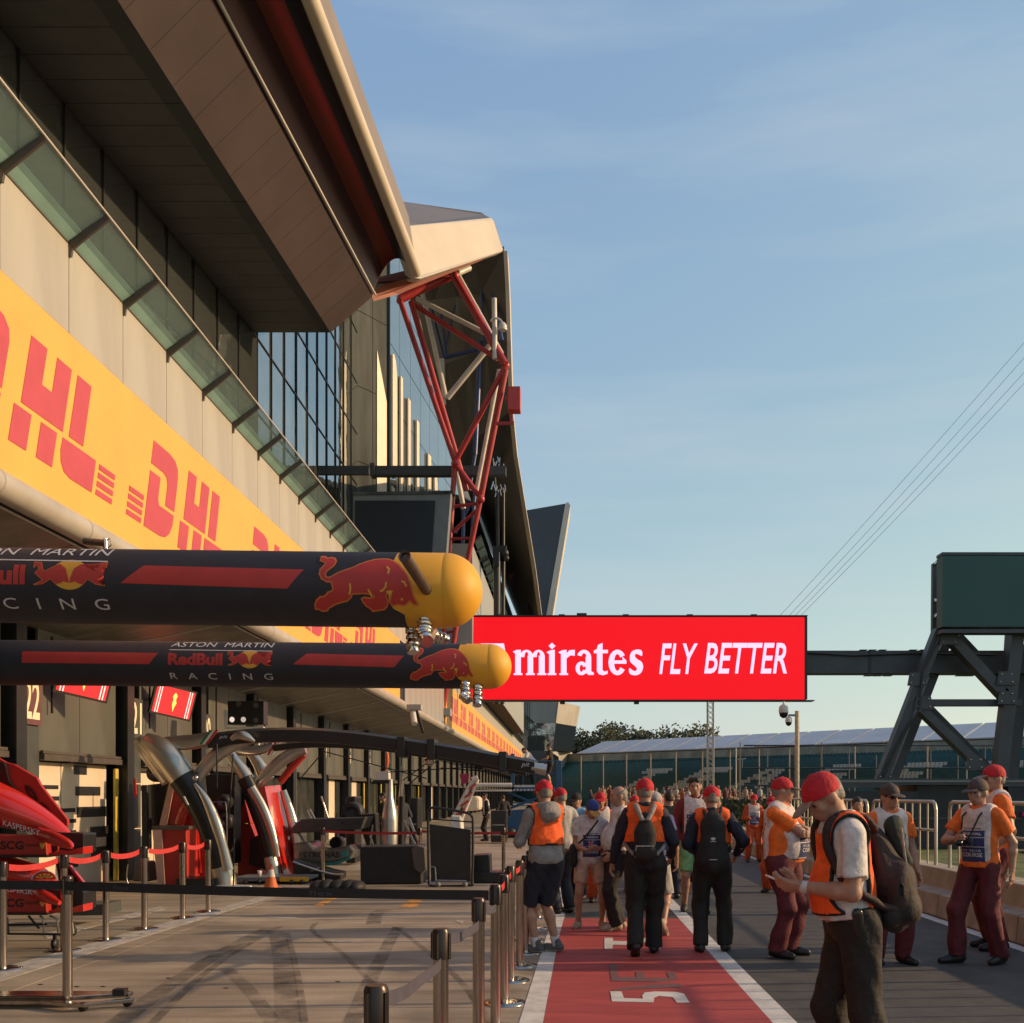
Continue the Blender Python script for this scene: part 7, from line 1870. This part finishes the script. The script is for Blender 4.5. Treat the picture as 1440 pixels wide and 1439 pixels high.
# ---- D: walking away with a grey strapped rucksack
D_ = person('man in black jacket and orange vest walking off with a grey strapped rucksack', .787, 10.4, -4, 1.81, lean=2, head=(0, 0), g=1.08, feet={'L': (-.09, -.26, .05, 4, 28), 'R': (.09, .10, 0, -6, 0)}, wr={'L': (-.34, .08, .88), 'R': (.26, .16, .98)}, top='navy', sleeve=1.0, bottom='black', cap='red', hair='hair_grey', vest=dict(col='orange_vest', hem=1.14), collar=True, hemz=.86)
t = D_['T_']
carried(D_, 'rucksack', 'small black rucksack with pale straps on the back of the man in black jacket', 'rucksack', [('bag_body', [cone(t(0, -.21, 1.03), t(0, -.20, 1.22), .115, .10, (D_['fw'], .55)), cone(t(0, -.20, 1.22), t(0, -.17, 1.38), .10, .055, (D_['fw'], .55))], C_['black'], .04, .004, (), .011),
        ('front_pocket', [cone(t(-.04, -.265, 1.03), t(.04, -.265, 1.03), .075, .075, (D_['fw'], .45))], C_['khaki'], .02, .003, (), .010), ('pocket_piping', [cone(t(-.085, -.285, 1.10), t(.085, -.285, 1.10), .007, .007), cone(t(-.085, -.285, 1.10), t(-.10, -.275, .99), .006, .006)], C_['lightgrey'], .006, 0, (), .006),
        ('strap', [cone(t(sx * .03, -.215, 1.36), t(sx * .09, -.11, 1.50), .017, .019, (D_['rt'], 1.6)) for sx in (-1, 1)] + straps(D_, None)[0:], C_['strap'], .01, 0, (), .010)])
# ---- E: rucksack with a white three leaf mark
E_ = person('man in dark jacket with black trefoil rucksack walking away along the white line', 1.475, 10.5, -6, 1.74, lean=3, head=(12, 6), g=1.05, feet={'L': (-.115, .02, 0, 8, 0), 'R': (.15, .12, 0, -10, 0)}, wr={'L': (-.17, .24, 1.06), 'R': (.27, .15, 1.03)}, pole={'R': (.55, -1, 0), 'L': (-.4, -1, 0)}, top='navy', sleeve=1.0, bottom='khaki', cap='red', hair='hair_grey', vest=dict(col='orange_vest', hem=1.16), collar=True, hemz=.88)
t = E_['T_']
bt = carried(E_, 'rucksack', 'large black rucksack with small white trefoil mark worn by the man in dark jacket', 'rucksack', [('bag_body', [cone(t(-.05, -.22, .99), t(.05, -.22, .99), .115, .115, (E_['fw'], .62)), cone(t(0, -.22, 1.0), t(0, -.20, 1.34), .155, .125, (E_['fw'], .62)), cone(t(0, -.20, 1.34), t(0, -.18, 1.44), .115, .07, (E_['fw'], .6))], C_['black'], .05, .005, (), .011),
        ('strap', straps(E_, None), C_['black'], .01, 0, (), .010)])
mb = MB()
def on_bag(u, v): return Vector(t(u, -.338 + .02 * abs(u), v)) * E_['s']
for a in (-38, 0, 38):
    ca, sa = math.cos(math.radians(a)), math.sin(math.radians(a)); lf = [(0, 0), (.009, .014), (.007, .03), (0, .040), (-.007, .03), (-.009, .014)]
    mb.poly([on_bag(p * ca + q_ * sa, 1.185 + q_ * ca - p * sa) for p, q_ in lf])
mb.quad(on_bag(-.03, 1.172), on_bag(.03, 1.172), on_bag(.03, 1.178), on_bag(-.03, 1.178)); mb.quad(on_bag(-.04, .985), on_bag(.04, .985), on_bag(.04, .991), on_bag(-.04, .991))
mb.build('mark_print', C_['sock'], bt)
# ---- F: man with curly hair coming towards us, G: grey shorts
person('tall dark haired man in burgundy jacket and green shorts walking towards the camera', 1.78, 14.2, 176, 1.90, lean=1, head=(-6, 2), g=1.0, feet={'L': (-.12, .10, 0, 6, 0), 'R': (.14, -.12, .02, -8, 10)}, top='burgundy', sleeve=1.0, bottom='green', legs=.9, hair='hair_dark', hairmode='curly', shoes='shoeblack', bib=True)
person('person in pale cap and grey shorts half hidden behind the grey strapped rucksack', 1.02, 12.0, -14, 1.68, lean=4, feet={'L': (-.10, .14, 0, 5, 0), 'R': (.13, -.30, .10, -18, 46)}, top='darkblue', sleeve=.5, bottom='lightgrey', legs=1.0, shoes='shoetan', cap='lightgrey', soles=True)
# ---- marshals
person('far marshal in orange overalls and white bib standing on the lane edge', 4.50, 24.8, 184, 1.66, vox=.018, feet={'L': (-.16, 0, 0, 10, 0), 'R': (.16, 0, 0, -10, 0)}, wr={'L': (-.14, .24, 1.14), 'R': (.14, .24, 1.14)}, top='suit', bottom='suit', cap='red', bib=True)
person('marshal in orange overalls mostly hidden behind the big man with crossed arms', 3.42, 17.0, 150, 1.63, vox=.018, top='suit', bottom='suit', cap='red', bib=True)
person('second marshal in orange overalls peering from behind the man with crossed arms', 3.72, 18.2, 200, 1.66, vox=.018, top='suit', bottom='suit', cap='red', hair='hair_dark')
K_ = person('big man in orange polo and maroon trousers with arms crossed over white bib', 2.17, 10.3, -122, 1.82, lean=-2, head=(26, 4), g=1.34, belly=.7, feet={'L': (-.13, .02, 0, 10, 0), 'R': (.13, -.02, 0, -12, 0)}, wr={'L': (.10, .315, 1.215), 'R': (-.10, .345, 1.25)}, pole={'L': (-1, .1, -.6), 'R': (1, .1, -.6)},
            hands={'L': ((1, -.15, .1), (0, -1, 0)), 'R': ((-1, -.1, .1), (0, -1, 0))}, top='orange', sleeve=.75, bottom='maroon', cap='red', brim='brim', bib=True, collar=True, hemz=.93, vox=.012)
carried(K_, 'wrist_watch', 'dark wrist watch worn by the big man with crossed arms', 'watch', [('watch_band', [cone(K_['wt']['R'] - (K_['wt']['R'] - K_['el']['R']) * .10, K_['wt']['R'] - (K_['wt']['R'] - K_['el']['R']) * .18, .034, .036)], C_['print_navy'], .006, 0, (), .007)])
M_ = person('man in sunglasses and brown cap wearing orange polo and white bib, facing us', 3.10, 9.85, 190, 1.75, lean=0, head=(8, 4), g=1.06, feet={'L': (-.14, 0, 0, 12, 0), 'R': (.13, -.05, 0, -8, 0)}, top='orange', sleeve=.6, bottom='maroon', cap='browncap', hair='hair_dark', bib=True, collar='open', glasses=True)
N_ = person('man in grey cap and maroon trousers holding a camera by pit wall', 4.04, 9.9, 128, 1.80, lean=2, head=(-6, 2), g=1.0, feet={'L': (-.13, -.05, 0, 0, 0), 'R': (.16, .22, 0, -26, 0)}, wr={'L': (-.27, .0, .90), 'R': (.08, .36, 1.20)}, pole={'R': (1, -.4, -.5)}, hands={'R': ((-.5, .8, .1), (-.5, -.5, 0))}, top='orange', sleeve=.62, bottom='maroon', cap='browncap', brim='browncap', bib=True, collar='open', curl={'L': .35, 'R': .9}, vox=.012)
t = N_['T_']
carried(N_, 'camera', 'black camera on a neck strap held by the man in grey cap', 'camera', [('camera_body', [cone(t(-.045, .27, 1.19), t(.045, .27, 1.19), .034, .034), cone(t(0, .27, 1.22), t(0, .27, 1.235), .022, .018)], C_['black'], .01, 0, (), .008), ('lens', [cone(t(0, .29, 1.188), t(0, .36, 1.18), .031, .033)], mat('lens_black', (.01, .01, .012), .15, var=0), .004, 0, (), .007),
        ('neck_strap', [cone(t(sx * .04, .26, 1.22), t(sx * .085, .155, 1.42), .009, .009) for sx in (-1, 1)] + [cone(t(sx * .085, .155, 1.42), t(sx * .075, -.02, 1.52), .009, .009) for sx in (-1, 1)] + [cone(t(-.075, -.02, 1.52), t(.075, -.02, 1.52), .009, .009)], C_['black'], .006, 0, (), .008)])
person('tall marshal in red cap and orange polo standing behind the man in grey cap', 4.50, 10.75, 84, 1.96, lean=1, head=(10, 3), g=1.05, wr={'L': (-.22, .12, .95)}, top='orange', sleeve=.6, bottom='maroon', cap='red', brim='brim', bib=True, collar=True)
# ---- L: man looking at his phone, nearest
L_ = person('man in white polo and orange vest bent over phone with a big brown bag', 1.535, 5.4, 94, 1.80, vox=.0085, lean=9, head=(3, 28), g=.94, belly=.2, hip=.03, feet={'L': (-.13, -.15, 0, 5, 0), 'R': (.12, .0, 0, -8, 0)}, wr={'L': (-.065, .33, 1.145), 'R': (.05, .31, 1.13)}, pole={'L': (-.65, -.9, -1), 'R': (.6, -.6, -1)},
            hands={'L': ((.10, 1, .12), (.75, 0, .65)), 'R': ((-.25, 1, .12), (-.7, 0, .7))}, curl={'L': .62, 'R': .55}, top='white', sleeve=.72, bottom='khaki', cap='red', brim='brim', hair='hair_grey', vest=dict(col='orange_vest', hem=1.02, trim=True, neck=.125, arm=.018), collar=True, belt=True, tuck=True, hemz=.99, soles=True)
t = L_['T_']; wl, wr_ = L_['wt']['L'], L_['wt']['R']; mid = (wl + wr_) / 2 + V3(0, .105, .03)
T = thing('mobile_phone', 'white edged mobile phone held in both hands by the man in white polo', 'phone', L_['T'].location, L_['T'].rotation_euler.z)
Rp = Matrix.Rotation(math.radians(24), 3, 'X')
mb = MB(); mb.box(Vector(mid) * L_['s'], (.074, .150, .009), 0, Rp); mb.build('phone_shell', mat('phone_white', (.7, .68, .66), .3, var=0), T, .003)
mb = MB(); mb.box(Vector(mid) * L_['s'] + Rp @ Vector((0, 0, .0055)), (.066, .136, .002), 0, Rp); mb.build('phone_screen', mat('phone_glass', (.05, .06, .08), .08, var=0), T)
carried(L_, 'wristband', 'pale wristband on the arm of the man bent over his phone', 'wristband', [('band', [cone(wl - (wl - L_['el']['L']) * .06, wl - (wl - L_['el']['L']) * .09, .033, .033)], C_['sock'], .004, 0, (), .006)])
pT = lambda a, b, c: t(a, b, c)
carried(L_, 'belt_pouch', 'slim black phone pouch clipped on the belt of the man in white polo', 'pouch', [('pouch_body', [cone(t(-.17, .03, .92), t(-.178, .03, 1.02), .030, .030, (L_['rt'], .5))], mat('pouch_black', (.02, .018, .016), .25, var=.1), .006, 0, (), .007)])
carried(L_, 'rucksack', 'heavy brown rucksack drooping from shoulders of the man bent over his phone', 'rucksack', [
    ('bag_body', [cone(t(-.02, -.25, 1.00), t(0, -.235, 1.14), .106, .110, (L_['rt'], 1.3)), cone(t(0, -.235, 1.14), t(0, -.18, 1.38), .104, .055), cone(t(0, -.285, .97), t(0, -.22, .945), .085, .08)], C_['bagbrown'], .05, .009, (), .0095),
    ('side_pocket', [cone(t(-.125, -.25, .985), t(-.12, -.25, 1.09), .055, .045, (L_['rt'], .6)), cone(t(-.09, -.17, .965), t(-.03, -.12, .95), .062, .062)], C_['black'], .02, .006, (), .009),
    ('rolled_top', [cone(t(.0, -.33, 1.22), t(.0, -.29, 1.42), .042, .048)], cloth('cover_green', (.018, .026, .022)), .02, .010, (), .009),
    ('hanging_strap', [cone(t(-.06, -.31, 1.40), t(-.075, -.30, 1.26), .008, .008), cone(t(-.075, -.30, 1.26), t(-.09, -.30, 1.16), .007, .007)], C_['strap'], .005, 0, (), .007),
    ('strap', straps(L_, None, .018, 1.0), C_['bagbrown'], .012, .003, (), .0085)])
# ---- people behind the front group
BG = dict(vox=.020)
for lb, x_, y_, rz, H, kw in (
    ('man in red cap just behind the man in grey hoodie', -.06, 14.0, 40, 1.74, dict(top='lightgrey', cap='red', bottom='navy')),
    ('person in dark cap and blue shirt beyond the woman in race bib', .16, 16.0, 160, 1.68, dict(top='skyblue', sleeve=.6, cap='black', bottom='navy')),
    ('marshal in red cap and orange overalls beyond the balding man', .49, 15.5, 185, 1.69, dict(top='suit', cap='red', bottom='suit', bib=True)),
    ('person in red cap between the balding man and the grey strapped rucksack', 1.13, 17.0, 10, 1.63, dict(top='navy', cap='red', bottom='black')),
    ('dark haired person with small pack beyond the grey shorts', 1.60, 16.0, 5, 1.72, dict(top='black', hair='hair_dark', bottom='navy')),
    ('person in red cap just right of the grey strapped rucksack man, further off', 1.66, 18.5, -10, 1.61, dict(top='orange', cap='red', bottom='maroon')),
    ('person in red cap next to the tall dark haired man, further off', 2.22, 19.0, 20, 1.65, dict(top='navy', cap='red', bottom='black')),
    ('person in white top with tied hair beyond the trefoil rucksack', 3.0, 20.5, 175, 1.60, dict(top='white', hair='hair_dark', bottom='navy')),
    ('dark haired person seen between the phone man and the man in sunglasses', 3.96, 14.0, 170, 1.63, dict(top='orange', sleeve=.6, hair='hair_dark', bottom='maroon')),
    ('mechanic in black with pale bib standing near the crane cab', -2.85, 36.0, 100, 1.72, dict(top='black', bottom='black', hair='hair_dark', bib=True)),
    ('mechanic in black turned away beside the blue lift', -2.35, 37.5, 20, 1.66, dict(top='black', bottom='black', hair='hair_dark')),
    ('mechanic in dark overalls beyond the silver bottle shaped column', -4.9, 27.5, 90, 1.72, dict(top='black', bottom='black', hair='hair_dark')),
    ('mechanic in dark overalls next to the polished silver pole', -4.1, 25.5, 60, 1.70, dict(top='navy', bottom='black', hair='hair_dark'))):
    person(lb, x_, y_, rz, H, group='people further along the lane', **BG, **kw)
dz = U(750, 1107, 39.2).z
person('man in white shirt bending over the boom end on blue lift platform', U(752, 1107, 39.3).x, 39.3, 80, 1.70, vox=.022, z0=dz, lean=38, wr={'L': (-.15, .62, 1.05), 'R': (.15, .62, 1.05)}, top='white', sleeve=.6, bottom='khaki', hair='hair_dark')
person('man in black standing upright on the blue lift platform', U(774, 1107, 39.3).x, 39.3, 85, 1.70, vox=.022, z0=dz, lean=3, head=(0, 16), wr={'L': (-.14, .36, 1.1), 'R': (.14, .36, 1.1)}, top='black', sleeve=.5, bottom='black', legs=.9, hair='hair_dark')
